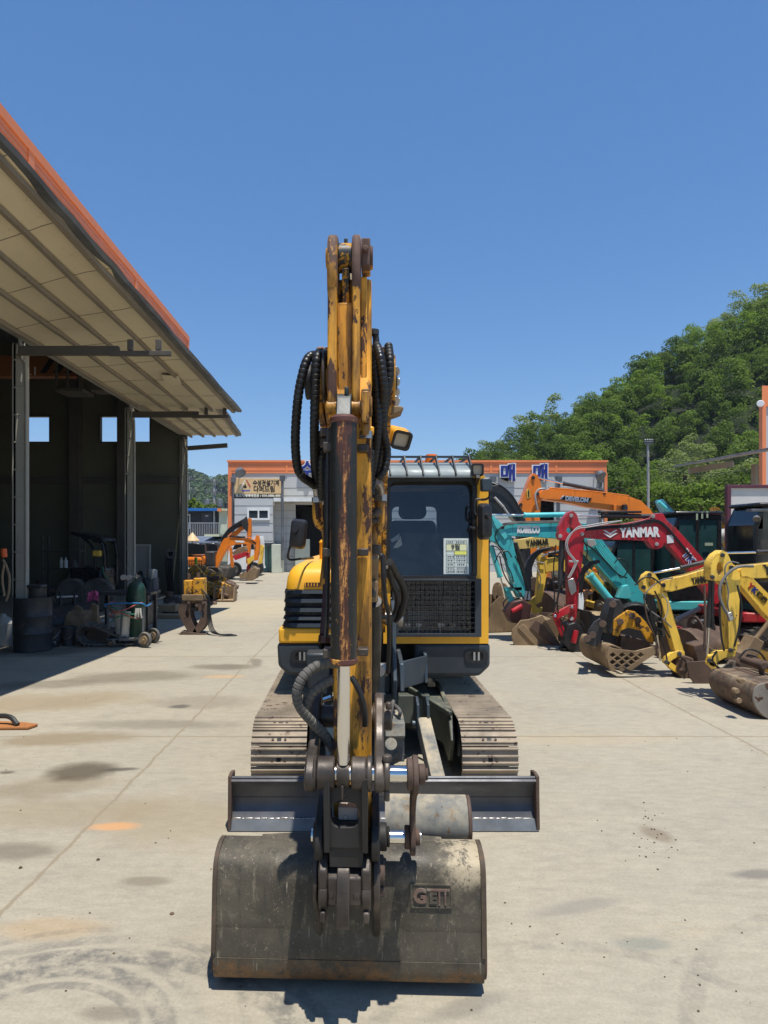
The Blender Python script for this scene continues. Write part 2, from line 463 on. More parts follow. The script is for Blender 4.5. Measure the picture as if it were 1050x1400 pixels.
# ------------------------------------------------------------------ ground: one sheet of stained concrete
def concrete_material():
    t = NT('stained_concrete'); co = t.coord('Object'); xyz = t.sep(co); X, Y = xyz[0], xyz[1]
    n_big = t.noise(co, 0.35, 5, 0.6); n_mid = t.noise(co, 1.7, 6, 0.65, 0.4); n_fine = t.noise(co, 62, 6, 0.8)
    n_sw = t.noise(t.mapping(co, (0.5, 2.2, 1), rot=(0, 0, 0.25)), 1.4, 6, 0.7, 0.8)
    c = t.mix(t.ramp(n_big, 0.3, 0.7), (0.333, 0.299, 0.230, 1), (0.374, 0.331, 0.248, 1))
    c = t.mix(t.ramp(n_mid, 0.46, 0.78, 0, 0.6), c, (0.262, 0.238, 0.19, 1))
    c = t.mix(t.ramp(n_sw, 0.55, 0.8, 0, 0.55), c, (0.385, 0.318, 0.20, 1))
    c = t.mix(t.ramp(t.noise(t.mapping(co, (0.6, 2.6, 1), rot=(0, 0, -0.3)), 2.3, 7, 0.75, 1.2), 0.57, 0.75, 0, 0.5), c, (0.205, 0.19, 0.155, 1))
    c = t.mix(1.0, c, t.ramp(n_fine, 0.25, 0.75, 0.87, 1.13), 'MULTIPLY')
    c = t.mix(1.0, c, t.ramp(t.noise(t.mapping(co, (1, 2.4, 1), rot=(0, 0, .15)), 7, 7, .72), 0.3, 0.7, 0.91, 1.09), 'MULTIPLY')
    # pits and pale scratches
    c = t.mix(t.ramp(t.noise(co, 55, 3, 0.6), 0.66, 0.70, 0, 0.65), c, (0.17, 0.15, 0.12, 1))
    scr = t.noise(t.mapping(co, (5.0, 40, 1), rot=(0, 0, 0.06)), 2.4, 6, 0.8)
    c = t.mix(t.ramp(scr, 0.64, 0.69, 0, 0.55), c, (0.55, 0.50, 0.42, 1))
    wob = t.math('MULTIPLY', t.math('SUBTRACT', t.noise(co, 1.6, 6, 0.65), 0.5), 1.5)
    def spot(c, x, y, rx, ry, col, amt, rot=0.0, soft=0.55, wo=0.9):
        v = t.mapping(t.mapping(co, loc=(-x, -y, 0)), (1, 1, 0), rot=(0, 0, -rot))
        v = t.mapping(v, (1 / rx, 1 / ry, 0))
        L = t.n('ShaderNodeVectorMath', operation='LENGTH'); t.link(v, L.inputs[0])
        d = t.math('ADD', L.outputs['Value'], t.math('MULTIPLY', wob, wo))
        return t.mix(t.ramp(d, 1 - soft, 1 + soft * 0.4, amt, 0), c, (*col, 1))
    def arc(c, x, y, r, wd, amt, col=(0.10, 0.10, 0.095)):
        dx = t.math('SUBTRACT', X, x); dy = t.math('SUBTRACT', Y, y)
        d = t.math('SQRT', t.math('ADD', t.math('MULTIPLY', dx, dx), t.math('MULTIPLY', dy, dy)))
        e = t.math('ABSOLUTE', t.math('SUBTRACT', d, r))
        m = t.ramp(e, wd * 0.55, wd, amt, 0)
        m = t.math('MULTIPLY', m, t.ramp(t.noise(co, 9, 6, 0.75), 0.36, 0.62))
        m = t.math('MULTIPLY', m, t.ramp(t.noise(co, 1.3, 3), 0.36, 0.55))
        return t.mix(m, c, (*col, 1))
    oil = (0.055, 0.043, 0.03)
    for px, py, rx, ry, col, amt, rot in (
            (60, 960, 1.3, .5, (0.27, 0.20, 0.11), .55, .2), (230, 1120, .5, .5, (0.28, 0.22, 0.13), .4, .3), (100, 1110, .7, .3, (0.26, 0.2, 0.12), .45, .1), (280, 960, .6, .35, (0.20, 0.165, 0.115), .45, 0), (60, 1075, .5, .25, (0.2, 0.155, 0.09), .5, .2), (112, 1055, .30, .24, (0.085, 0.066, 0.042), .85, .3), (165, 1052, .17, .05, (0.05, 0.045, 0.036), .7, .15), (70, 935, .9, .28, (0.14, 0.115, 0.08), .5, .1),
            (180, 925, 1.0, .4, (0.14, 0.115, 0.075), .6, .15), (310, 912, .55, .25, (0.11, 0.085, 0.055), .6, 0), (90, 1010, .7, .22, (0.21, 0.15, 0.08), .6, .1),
            (215, 990, .8, .2, (0.17, 0.145, 0.11), .5, 0), (245, 966, .12, .10, (0.06, 0.055, 0.05), .7, .3), (155, 1130, .18, .075, (0.62, 0.30, 0.11), .65, .05),
            (20, 1165, .35, .13, (0.13, 0.11, 0.085), .6, 0), (10, 1056, .1, .06, oil, .7, 0), (200, 1205, .16, .06, (0.17, 0.14, 0.1), .6, 0),
            (350, 905, .10, .32, (0.09, 0.07, 0.045), .5, .2), (305, 925, .3, .1, (0.55, 0.33, 0.14), .5, 0), (60, 1270, .3, .1, (0.40, 0.26, 0.12), .4, 0),
            (895, 1140, .09, .14, (0.19, 0.15, 0.10), .65, .3), (880, 1290, .16, .07, (0.16, 0.18, 0.16), .5, 0), (1035, 1195, .18, .06, (0.12, 0.11, 0.1), .6, .1),
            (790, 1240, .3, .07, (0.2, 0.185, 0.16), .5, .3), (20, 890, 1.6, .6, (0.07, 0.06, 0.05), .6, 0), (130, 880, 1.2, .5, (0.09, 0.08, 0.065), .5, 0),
            (560, 800, 3.5, 2.0, (0.46, 0.38, 0.25), .5, 0), (360, 830, 2.0, 3.0, (0.46, 0.39, 0.26), .55, 0), (800, 1010, 1.0, .2, (0.42, 0.34, 0.22), .4, 0),
            (640, 1375, .2, .06, (0.17, 0.155, 0.13), .5, .4), (150, 1385, .14, .05, (0.13, 0.11, 0.085), .5, 0)):
        g = G(px, py); c = spot(c, g.x, g.y, rx, ry, col, amt, rot)
    # curved tyre scuffs in the near left corner
    a0 = G(130, 1430)
    for r, wd, amt in ((.50, .06, .7), (.40, .03, .5), (.62, .04, .45), (.80, .025, .35)):
        c = arc(c, -1.18, 2.42, r, wd, amt)
    c = arc(c, -1.05, 2.0, 1.02, .07, .65); c = arc(c, -1.05, 2.0, 1.14, .04, .45)
    c = arc(c, 2.5, 2.1, 1.3, .06, .3); c = arc(c, 0.9, 2.2, .9, .05, .25)
    # expansion joints (wandering saw cuts)
    jw = t.math('MULTIPLY', t.math('SUBTRACT', t.noise(co, 3.0, 6, 0.7), 0.5), 0.09)
    def joint(val, at, wd):
        e = t.math('ABSOLUTE', t.math('ADD', t.math('SUBTRACT', val, at), jw))
        return t.ramp(e, wd * 0.45, wd, 0.85, 0)
    a, b = G(0, 1253), G(352, 893)
    k = (b.x - a.x) / (b.y - a.y)
    line = t.math('SUBTRACT', X, t.math('MULTIPLY', Y, k))
    ln = line
    for val, at, wd in ((ln, a.x - k * a.y, .016), (X, 3.55, .02), (X, -7.5, .02), (Y, GD(1007), .02), (Y, 10.6, .03), (Y, 15.0, .03), (Y, 20.5, .04), (Y, 1.9, .02)):
        c = t.mix(joint(val, at, wd), c, (0.26, 0.215, 0.145, 1))
    # pale cement dust beside the joints
    hgt = t.math('ADD', t.math('MULTIPLY', n_fine, 0.6), t.math('MULTIPLY', t.noise(co, 120, 3, 0.7), 0.4))
    nrm = t.bump(hgt, 0.25, 0.004)
    return t.done(t.bsdf(c, t.ramp(n_mid, .3, .7, .78, .95), 0, nrm, 0.25))
m_ground = concrete_material()
mb = MB(); xs = [-500, -60, -20, -8, 0, 8, 20, 60, 500]; ys = [-60, -8, 0, 4, 8, 16, 32, 64, 200, 700]
mb.sheet([[(x, y, 0) for x in xs] for y in ys])
tag(mb.build('ground', m_ground, rec=False), kind='structure', label='stained pale concrete yard with saw cut joints')
for v_ in (bpy.data.objects['ground'].data.polygons): pass

# small stones and crumbs of dirt on the slab
rng = random.Random(4)
mb = MB()
def pebble(x, y, r):
    n = 6; vs = []
    for k, (f, z) in enumerate(((0.9, 0), (1.0, .45), (0.55, 1.0))):
        for i in range(n):
            a = 6.283 * i / n + k * .3; q = r * f * rng.uniform(.75, 1.2)
            vs.append((x + q * math.cos(a), y + q * math.sin(a), z * r * .8 + 0.001))
    fs = [(k * n + i, k * n + (i + 1) % n, (k + 1) * n + (i + 1) % n, (k + 1) * n + i) for k in range(2) for i in range(n)] + [tuple(2 * n + i for i in range(n))]
    mb.add(vs, fs)
for px, py in ((134, 1176), (235, 1250), (28, 1187)): 
    g = G(px, py); pebble(g.x, g.y, .011)
for i in range(38):
    g = G(rng.gauss(890, 14), rng.gauss(1142, 22)); pebble(g.x, g.y, rng.uniform(.002, .007))
for i in range(110):
    g = G(rng.uniform(0, 1050), 735 + rng.uniform(13, 25.5) ** 2); pebble(g.x, g.y, rng.uniform(.002, .006))
m_dirt = flat('dirt_crumbs', (0.11, 0.075, 0.045), 0.95, var=0.4)
tag(mb.build('gravel', m_dirt), kind='stuff', label='scattered crumbs of dirt and small stones on the slab')

# ------------------------------------------------------------------ workshop on the left
XW = -5.35                                   # its open front
m_front_paint = paint('door_jamb_paint', (0.36, 0.345, 0.29), 0.5, 0.0, var=0.12, chip=0.12, chipcol=(0.12, 0.07, 0.045), grime=0.25, scale=0.7, bump=0.04)
ws = thing('workshop', 'open fronted steel workshop with orange parapet and long cream canopy', 'workshop', (XW - 4, 12, 0))
YE = 22.3
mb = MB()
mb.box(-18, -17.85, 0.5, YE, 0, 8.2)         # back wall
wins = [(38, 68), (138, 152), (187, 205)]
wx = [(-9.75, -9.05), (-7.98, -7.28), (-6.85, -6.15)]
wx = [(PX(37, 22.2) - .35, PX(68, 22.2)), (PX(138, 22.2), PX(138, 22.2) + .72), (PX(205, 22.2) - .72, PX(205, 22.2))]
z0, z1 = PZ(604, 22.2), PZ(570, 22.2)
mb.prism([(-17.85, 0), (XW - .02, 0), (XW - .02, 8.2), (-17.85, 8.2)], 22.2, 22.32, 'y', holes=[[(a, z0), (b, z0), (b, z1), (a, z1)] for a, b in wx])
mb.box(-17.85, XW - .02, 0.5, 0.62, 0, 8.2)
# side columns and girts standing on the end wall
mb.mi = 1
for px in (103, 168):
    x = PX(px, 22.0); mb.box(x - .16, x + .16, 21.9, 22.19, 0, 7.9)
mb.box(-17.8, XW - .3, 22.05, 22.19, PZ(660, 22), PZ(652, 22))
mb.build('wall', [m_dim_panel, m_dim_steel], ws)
mb = MB(); mb.box(-18.2, XW - .22, 0.3, YE - .1, 8.2, 8.32); mb.build('roof', m_leadgrey, ws)
for a, b in wx:
    mb = MB(); mb.prism([(a - .05, z0 - .05), (b + .05, z0 - .05), (b + .05, z1 + .05), (a - .05, z1 + .05)], 22.14, 22.19, 'y', holes=[[(a, z0), (b, z0), (b, z1), (a, z1)]])
    fr_ = mb.build('window', m_dim_steel, ws)
# lintel and parapet: dim inner face, orange band outside
mb = MB(); mb.box(XW - .25, XW, 0.5, YE, 5.18, 5.55); mb.build('lintel', m_front_paint, ws, bevel=.01)
mb = MB(); mb.box(XW - .12, XW - .02, 0.5, YE, 5.55, 6.8); mb.mi = 1
mb.box(XW - .12, XW, 0.5, YE, 6.8, 8.25)
for i in range(13):                         # ribbed cladding joints
    z = 6.85 + i * .11; mb.box(XW, XW + .012, .5, YE, z, z + .07)
mb.mi = 2
mb.box(XW - .2, XW + .04, .45, YE + .04, 8.25, 8.42); mb.box(XW - .14, XW + .03, YE - .12, YE + .05, 6.8, 8.25)
for y in (5.6, 8.6, 11.35, 16.9): mb.box(XW - .02, XW + .03, y - .1, y + .1, 6.8, 8.25)
mb.build('parapet', [m_dim_panel, m_orange_band, m_orange_trim], ws)
# front posts: a channel of panelled jamb with a guide pipe in front
for y, px0, px1 in ((5.3, 0, 0), (11.3, 17, 38), (16.85, 168, 187), (22.2, 247, 257)):
    mb = MB()
    mb.box(XW - .22, XW - .15, y - .12, y + .12, 0, 5.04)
    mb.box(XW - .15, XW - .05, y - .09, y + .13, 0, 5.04)
    mb.box(XW - .20, XW - .01, y - .12, y - .09, 0, 5.04)
    for k in range(11): mb.box(XW - .19, XW - .03, y - .135, y - .12, .25 + k * .45, .275 + k * .45)
    p_ = mb.build('door_post', m_front_paint, ws, bevel=.008)
    mb = MB(); mb.tube([(XW + .02, y - .12, 0.02), (XW + .02, y - .12, 2.4), (XW + .015, y - .12, 4.55), (XW - .02, y - .15, 4.75), (XW - .08, y - .15, 5.1)], .028, 10)
    mb.build('guide_pipe', m_front_paint, p_)
# bracket arms that hold the canopy
for y, xo in ((5.2, -2.9), (11.0, -2.9), (16.7, -3.0)):
    mb = MB()
    mb.bar((XW - .05, y, 4.86), (-3.75, y, 4.86), .1, .14); mb.bar((-3.9, y - .06, 4.80), (xo, y - .06, 4.80), .08, .075)
    for x in (-3.55, -3.1): mb.box(x - .04, x + .04, y - .1, y - .02, 4.85, 5.02)
    mb.build('bracket_arm', m_dim_steel, ws, bevel=.006)
mb = MB(); mb.bar((XW - .05, 22.2, 4.75), (-4.05, 22.2, 4.85), .1, .14); mb.build('bracket_arm', m_dim_steel, ws, bevel=.006)
# canopy leaves: cream sheet, purlins, crumpled flashing on the outer edge
def canopy_leaf(y0, y1, zc, edge, seed, ze=None):
    ze = ze or (lambda y: zc)
    r = random.Random(seed); n = max(4, int((y1 - y0) / 1.15)); k = 6
    def pt(i, j):
        y = y0 + (y1 - y0) * i / n; f = j / k; xe = edge(y); x = (XW + .02) + (xe - XW - .02) * f
        z = zc + (ze(y) - zc) * f + .015 * math.sin(y * 1.7 + j) + (r.uniform(-.02, .012) if j == k else 0)
        return V((x, y, z))
    g = [[pt(i, j) for j in range(k + 1)] for i in range(n + 1)]
    mb = MB(); mb.sheet(g); mb.sheet([[p + V((0, 0, .05)) for p in row] for row in g])
    mb.mi = 1                                # dark panel joints hanging a little below the sheet
    for i in range(1, n):
        for j in range(k):
            a, b = g[i][j], g[i][j + 1]; mb.bar(a - V((0, 0, .003)), b - V((0, 0, .003)), .010, .006)
    mb.build('canopy_sheet', [m_cream_panel, m_frame_brown], ws, rec=False)
    for f in (.03, .27, .5, .74, .95):
        mb = MB(); pts = []
        for i in range(n):
            a = g[i][0].lerp(g[i][-1], f); b = g[i + 1][0].lerp(g[i + 1][-1], f)
            mb.bar(a + V((0, -.01, -.04)), b + V((0, .01, -.04)), .06 if f < .9 else .085, .06)
        mb.build('purlin', m_frame_brown, ws)
    mb = MB(); rows = []
    for i in range(n * 3 + 1):
        y = y0 + (y1 - y0) * i / (n * 3); xe = edge(y); z = ze(y) - .01 + r.uniform(-.014, .014)
        rows.append([V((xe - .06, y, z - .02)), V((xe + .05 + r.uniform(-.012, .018), y, z - .03)), V((xe + .08 + r.uniform(-.012, .012), y, z + .02)), V((xe + .03, y, z + .06)), V((xe - .1, y, z + .07))])
    mb.sheet(rows); mb.build('edge_flashing', m_leadgrey, ws, rec=False)
    return g
def edgeA(y): return -3.55 + (y - 6.9) * .079
canopy_leaf(2.2, 16.75, 5.12, edgeA, 3, lambda y: 5.84 - (y - 6.9) * .089)
canopy_leaf(16.8, 22.5, 5.2, lambda y: -3.35 - .36 * (y - 17) / 5.5, 5, lambda y: 5.24)
# torn flap of sheet
mb = MB(); q = V((-3.85, 13.8, 5.14)); mb.sheet([[q, q + V((.34, .05, -.01))], [q + V((.02, .35, -.13)), q + V((.3, .4, -.07))], [q + V((.05, .7, -.02)), q + V((.3, .75, -.02))]])
mb.build('torn_panel', m_cream_panel, ws, rec=False)
# crane girder with hazard stripes inside, hoist cage
m_haz = paint('crane_orange', (0.26, 0.10, 0.03), 0.5, var=0.1, bump=0)
mb = MB(); y = 16.9; zc = PZ(510, y)
mb.box(-15, XW - .45, y - .15, y + .15, PZ(516, y), PZ(488, y))
mb.mi = 1
for px in (58, 76, 92):
    x = PX(px, y) ; mb.prism([(x, PZ(512, y)), (x + .16, PZ(512, y)), (x + .42, PZ(491, y)), (x + .26, PZ(491, y))], y - .155, y - .15, 'y')
cr = thing('overhead_crane', 'dark orange overhead crane girder with hazard stripes high inside the workshop', 'crane', (-9, y, 4.5))
mb.build('girder', [m_haz, m_sign_black], cr)
text('9.1', .3, face_cam((PX(46, y), y - .16, zc)), m_sign_cream, cr)
mb = MB(); x0, x1 = PX(85, 15.8), PX(121, 15.8); za, zb = PZ(539, 15.8), PZ(512, 15.8)
for x in (x0, x0 + .25, x1 - .05):
    for yy in (15.5, 16.1): mb.bar((x, yy, za), (x, yy, zb + .3), .05, .05)
mb.box(x0, x1, 15.45, 16.15, za, za + .06); mb.box(x1 + .1, x1 + .7, 15.6, 16.1, za + .05, za + .35)
mb.build('hoist_cage', m_dim_steel, cr)

# ------------------------------------------------------------------ hall at the end of the yard
YB = 36.7
def bx_(px): return PX(px, YB)
def bz_(py): return PZ(py, YB)
hb = thing('sales_hall', 'long grey panelled hall with an orange band and blue letters across the yard', 'building', (3.5, YB + 6, 0))
mb = MB()
xL, xR, zT, zB = bx_(312), bx_(829), bz_(632), bz_(647)
dx0, dx1, dz1 = bx_(405), bx_(437), bz_(690)
# facade with a dark bay opening below the eave on the left and the recessed bay on the right
mb.prism([(xL, 0), (xR, 0), (xR, zB), (xL, zB)], YB, YB + .15, 'y',
         holes=[[(bx_(404), .02), (bx_(500), .02), (bx_(500), dz1), (bx_(404), dz1)], [(bx_(738), .02), (bx_(758), .02), (bx_(758), bz_(683)), (bx_(738), bz_(683))]])
mb.box(xL, xL + .12, YB + .15, YB + 12, 0, zB); mb.box(xR - .12, xR, YB + .15, YB + 12, 0, zB); mb.box(xL + .12, xR - .12, YB + 11.9, YB + 12, 0, zB)
mb.mi = 1
for i in range(1, 12):                      # horizontal panel grooves
    z = i * bz_(657) / 12; mb.box(xL + .05, bx_(404), YB - .012, YB, z, z + .03); mb.box(bx_(500), bx_(738), YB - .012, YB, z, z + .03); mb.box(bx_(758), xR - .05, YB - .012, YB, z, z + .03)
    if z > dz1 + .1: mb.box(bx_(404), bx_(500), YB - .012, YB, z, z + .03)
for px in (350, 372, 391): mb.box(bx_(px), bx_(px) + .02, YB - .012, YB, 0, bz_(703))
mb.mi = 2; mb.box(bx_(404), bx_(500), YB + 4, YB + 4.1, 0, dz1); mb.box(bx_(738), bx_(760), YB + 1.5, YB + 1.6, 0, 3.5)
hw = mb.build('wall', [m_conc_wall, flat('panel_groove', (0.30, 0.305, 0.31)), m_sign_black], hb)
mb = MB(); mb.box(xL, xR, YB - .05, YB + .2, zB, zT)
mb.box(xL, xL + .2, YB - .08, YB + .2, 0, zB)
mb.box(xR - .13, xR + .03, YB - .08, YB + .2, 0, zB)
mb.mi = 1
for i in range(2): mb.box(xL + .2, xR - .13, YB - .065, YB - .05, zB + .14 + i * .22, zB + .17 + i * .22)
mb.box(xL - .05, xR + .06, YB - .12, YB + .3, zT, zT + .1)
for px in (392, 478, 570, 671, 760): mb.box(bx_(px) - .05, bx_(px) + .05, YB - .075, YB - .05, zB, zT)
mb.build('parapet', [m_orange_band, m_orange_trim], hb)
mb = MB(); mb.box(xL + .1, xR - .1, YB + .2, YB + 12, zB - .1, zB); mb.build('roof', m_leadgrey, hb)
# eave over the bay
mb = MB(); mb.box(bx_(377), bx_(505), YB - 1.0, YB - .02, bz_(686), bz_(683)); mb.mi = 1; mb.box(bx_(377), bx_(505), YB - 1.05, YB - 1.0, bz_(687), bz_(682))
mb.build('eave', [m_cream_panel, m_white], hb)
# projecting left room with its window
mb = MB(); mb.box(bx_(325), bx_(376), YB - 1.0, YB - .02, bz_(742), bz_(683)); mb.mi = 1
for i in range(5): mb.box(bx_(325), bx_(376), YB - 1.012, YB - 1.0, bz_(742) + .1 + i * .46, bz_(742) + .125 + i * .46)
mb.build('bay', [m_conc_wall, bpy.data.materials['panel_groove']], hb)
YW = YB - 1.0
mb = MB(); wa, wb, wc, wd = PX(338, YW), PX(369, YW), PZ(711, YW), PZ(695.5, YW)
mb.prism([(wa, wc), (wb, wc), (wb, wd), (wa, wd)], YW - .08, YW, 'y', holes=[[(wa + .1, wc + .1), (PX(352.6, YW), wc + .1), (PX(352.6, YW), wd - .1), (wa + .1, wd - .1)], [(PX(354.6, YW), wc + .1), (wb - .1, wc + .1), (wb - .1, wd - .1), (PX(354.6, YW), wd - .1)]])
wf = mb.build('window', m_white, hb); mb = MB(); mb.box(wa + .05, wb - .05, YW - .04, YW - .02, wc + .05, wd - .05); mb.build('pane', m_dark_glass, wf)
# glass door, pale side panels under the bay
m_teal_glass = paint('teal_door_glass', (0.10, 0.27, 0.26), 0.08, var=0.2, bump=0, spec=0.7)
mb = MB(); mb.box(bx_(362), bx_(373.5), YB - .12, YB - .05, 0.05, bz_(747)); mb.build('glass_door', m_teal_glass, hb)
mb = MB(); mb.box(bx_(366.5), bx_(367.6), YB - .16, YB - .1, 0, bz_(747)); mb.box(bx_(353), bx_(378), YB - .9, YB - .05, bz_(745.5), bz_(742)); mb.build('door_frame', m_leadgrey, hb)
m_paleg = paint('pale_green_panel', (0.55, 0.58, 0.47), 0.5, var=0.06, bump=0)
mb = MB(); mb.box(bx_(374.5), bx_(389), YB - 1.1, YB - .2, 0, bz_(744)); mb.box(bx_(404), bx_(424), YB - .3, YB - .15, 0, bz_(737)); mb.build('side_panel', m_paleg, hb, bevel=.02)
# downpipes, floodlights
for px, p0, p1 in ((320, 653, 780), (389, 653, 765), (674, 652, 700), (763, 652, 720), (820, 653, 760)):
    mb = MB(); x = bx_(px); y = YB - .14 if px != 389 else YB - 1.14
    mb.tube([(x, y, max(.05, bz_(p1))), (x, y, bz_(p0 + 5))], .07, 8, sub=1); mb.box(x - .14, x + .14, y - .12, y + .12, bz_(p0 + 7), bz_(p0))
    mb.build('downpipe', m_leadgrey, hb)
for px, py in ((329, 646), (813, 650)):
    mb = MB(); x, z = bx_(px), bz_(py); mb.lathe([(.05, 0), (.24, .08), (.3, .3), (.28, .32)], (x, YB - .5, z + .1), (.3, -.5, -.6), 14); mb.bar((x, YB, z + .2), (x, YB - .5, z + .1), .05, .05)
    mb.build('floodlight', m_leadgrey, hb)
# tan signboard
sg = thing('signboard', 'tan signboard with black lettering and a black strip on the grey hall', 'sign', (bx_(353), YB - .15, bz_(667)))
mb = MB(); mb.box(bx_(321.5), bx_(387.5), YB - .22, YB - .06, bz_(675.5), bz_(654.5)); mb.build('board', m_sign_tan, sg, bevel=.01)
mb = MB(); mb.box(bx_(321.5), bx_(387), YB - .23, YB - .06, bz_(680.5), bz_(675.8)); mb.build('strip', m_sign_black, sg)
text('수성건설기계', .33, face_cam((bx_(364.5), YB - .225, bz_(661.2))), m_sign_black, sg, bold=.009, width=bx_(382) - bx_(346.5), extrude=.004)
text('다퍼드림', .36, face_cam((bx_(362), YB - .225, bz_(669.6))), m_sign_black, sg, bold=.010, width=bx_(376.5) - bx_(348), extrude=.004)
text('중고기계매매전문 / 010-5886-0001', .17, face_cam((bx_(354.5), YB - .235, bz_(678.1))), m_sign_cream, sg, bold=.006, width=bx_(386) - bx_(323.5), extrude=.004)
mb = MB(); q = lambda a, b: (bx_(a), bz_(b))          # triangular emblem: red and blue arrows round a little digger
mb.prism([q(337, 656.5), q(338.6, 656.5), q(343.5, 665), q(343, 667.5), q(341.5, 666)], YB - .228, YB - .222, 'y'); mb.mi = 1
mb.prism([q(343, 669.5), q(342, 672), q(334, 672), q(334, 673.5), q(331.6, 671), q(334, 669), q(334, 670.3), q(341, 670.3)], YB - .228, YB - .222, 'y'); mb.mi = 2
mb.prism([q(329.5, 668.5), q(330.5, 669.8), q(335, 660), q(336.6, 657), q(335.5, 656.5), q(332, 662)], YB - .228, YB - .222, 'y')
mb.mi = 3; mb.prism([q(333.5, 667.5), q(333.5, 664.5), q(335, 664.5), q(335.5, 662.6), q(337, 662.6), q(337, 664.8), q(338, 664.8), q(338, 667.5)], YB - .228, YB - .222, 'y')
mb.build('emblem', [flat('emblem_red', (.45, .1, .07)), flat('emblem_blue', (.08, .12, .4)), m_sign_cream, m_sign_black], sg)
# blue channel letters with white rims along the band
for ch, px, py, hgt, what in (('수', 420.5, 645, 1.05, 'round'), ('매', 693.5, 648.3, .95, ''), ('매', 737.5, 648.3, .95, '')):
    lt = thing('band_letter', {'수': 'blue channel letter with white rim on the orange band beside the hose', '매': ''}[ch] or
               ('blue channel letter with white rim nearer the cab roof' if px < 700 else 'blue channel letter with white rim partly behind the orange boom'), 'sign letter', (bx_(px), YB - .2, bz_(py)), group='blue letters on the orange band')
    text(ch, hgt, face_cam((bx_(px), YB - .16, bz_(py))), m_white, lt, name='rim', bold=.085, extrude=.04)
    text(ch, hgt, face_cam((bx_(px), YB - .22, bz_(py))), m_blue_letter, lt, name='letter_face', bold=.028, extrude=.02)

# ------------------------------------------------------------------ hill and woods on the right
def sil(X):          # height of the bare ridge for a world x (read from the skyline, crowns taken off)
    pts = [(-30, 0), (2, 1.2), (8, 4.2), (13.6, 7.6), (18.8, 10.8), (31.6, 17.2), (40, 22.4), (49, 27.6), (60, 33), (80, 40), (120, 50)]
    for (a, b), (c, d) in zip(pts, pts[1:]):
        if a <= X <= c: return b + (d - b) * (X - a) / (c - a)
    return 0 if X < -30 else 48
def hill_z(X, Y):
    s = min(1, max(0, (Y - 50) / 32)); s = s * s * (3 - 2 * s) * .75 + s * .25
    return sil(X) * s + .6 * math.sin(X * .23) * math.sin(Y * .19) * s
m_hillsoil = paint('hillside_soil', (0.012, 0.02, 0.006), 0.95, var=0.3, bump=0, scale=.3)
mb = MB(); mb.sheet([[(X, Y, hill_z(X, Y) - .1) for X in range(-30, 131, 4)] for Y in range(49, 130, 3)])
tag(mb.build('hillside', m_hillsoil, rec=False), kind='structure', label='steep wooded hillside behind the yard')
m_leaf_a = leafmat('leaves_mid_green', (0.06, 0.098, 0.022), (0.165, 0.22, 0.055), (0.11, 0.158, 0.038), .38)
m_leaf_b = leafmat('leaves_pale_green', (0.135, 0.165, 0.06), (0.27, 0.30, 0.13), (0.20, 0.235, 0.09), .38)
m_leaf_c = leafmat('leaves_fresh_green', (0.085, 0.14, 0.024), (0.20, 0.265, 0.058), (0.14, 0.20, 0.038), .4)
m_leaf_d = leafmat('leaves_deep_green', (0.042, 0.072, 0.017), (0.12, 0.165, 0.04), (0.08, 0.12, 0.028), .36)
m_bark = paint('bark', (0.09, 0.07, 0.05), 0.9, var=0.3, bump=0.4, bscale=12)
nrg = np.random.default_rng(11)
crowns = {}
for kind, mt in (('a', m_leaf_a), ('b', m_leaf_b), ('c', m_leaf_c), ('d', m_leaf_d)):
    crowns[kind] = [leaf_quads(nrg, crown_blobs(nrg, nrg.uniform(4.6, 6.4), nrg.uniform(1.7, 2.4), 14, .1), 1500, .235) for _ in range(6)]
# the wood as one mass (its crowns run together); four leaf tones
wood = {k: [] for k in crowns}; cnt = 0
rng = random.Random(21)
yy = 55.0
while yy < 88:
    xx = -2.0
    while xx < 78:
        X = xx + rng.uniform(-1.0, 1.0); Y = yy + rng.uniform(-1.0, 1.0); z = hill_z(X, Y)
        ppx = CX + F * X / Y
        if ppx < 1380 and X > 3:
            nz = noise.noise(V((X * .07, Y * .07, 3.1)))
            k = 'b' if nz > .18 else ('d' if nz < -.2 else rng.choice('aaacd'))
            q = rng.choice(crowns[k]); s = rng.choice((.55, .65, .72, .8, .9)) * rng.uniform(.92, 1.1); a = rng.uniform(0, 6.28)
            R = np.array([[math.cos(a), -math.sin(a), 0], [math.sin(a), math.cos(a), 0], [0, 0, 1]]) * s
            wood[k].append(q @ R.T + np.array([X, Y, z - .5])); cnt += 1
        xx += 2.15
    yy += 2.15
wo_ = None
qs = []; mats_ = []; ids = []
for i, k in enumerate(wood):
    if wood[k]:
        q = np.concatenate(wood[k]); qs.append(q); ids += [i] * len(q)
me = quad_mesh('woods', np.concatenate(qs), m_leaf_a)
me.materials.clear()
for k in wood: me.materials.append({'a': m_leaf_a, 'b': m_leaf_b, 'c': m_leaf_c, 'd': m_leaf_d}[k])
me.polygons.foreach_set('material_index', np.array(ids, dtype=np.int32))
wo_ = bpy.data.objects.new('woods', me); COL.objects.link(wo_)
tag(wo_, 'dense broadleaf wood covering the hillside up to the skyline', kind='stuff')
print('wood trees', cnt, 'quads', len(ids))
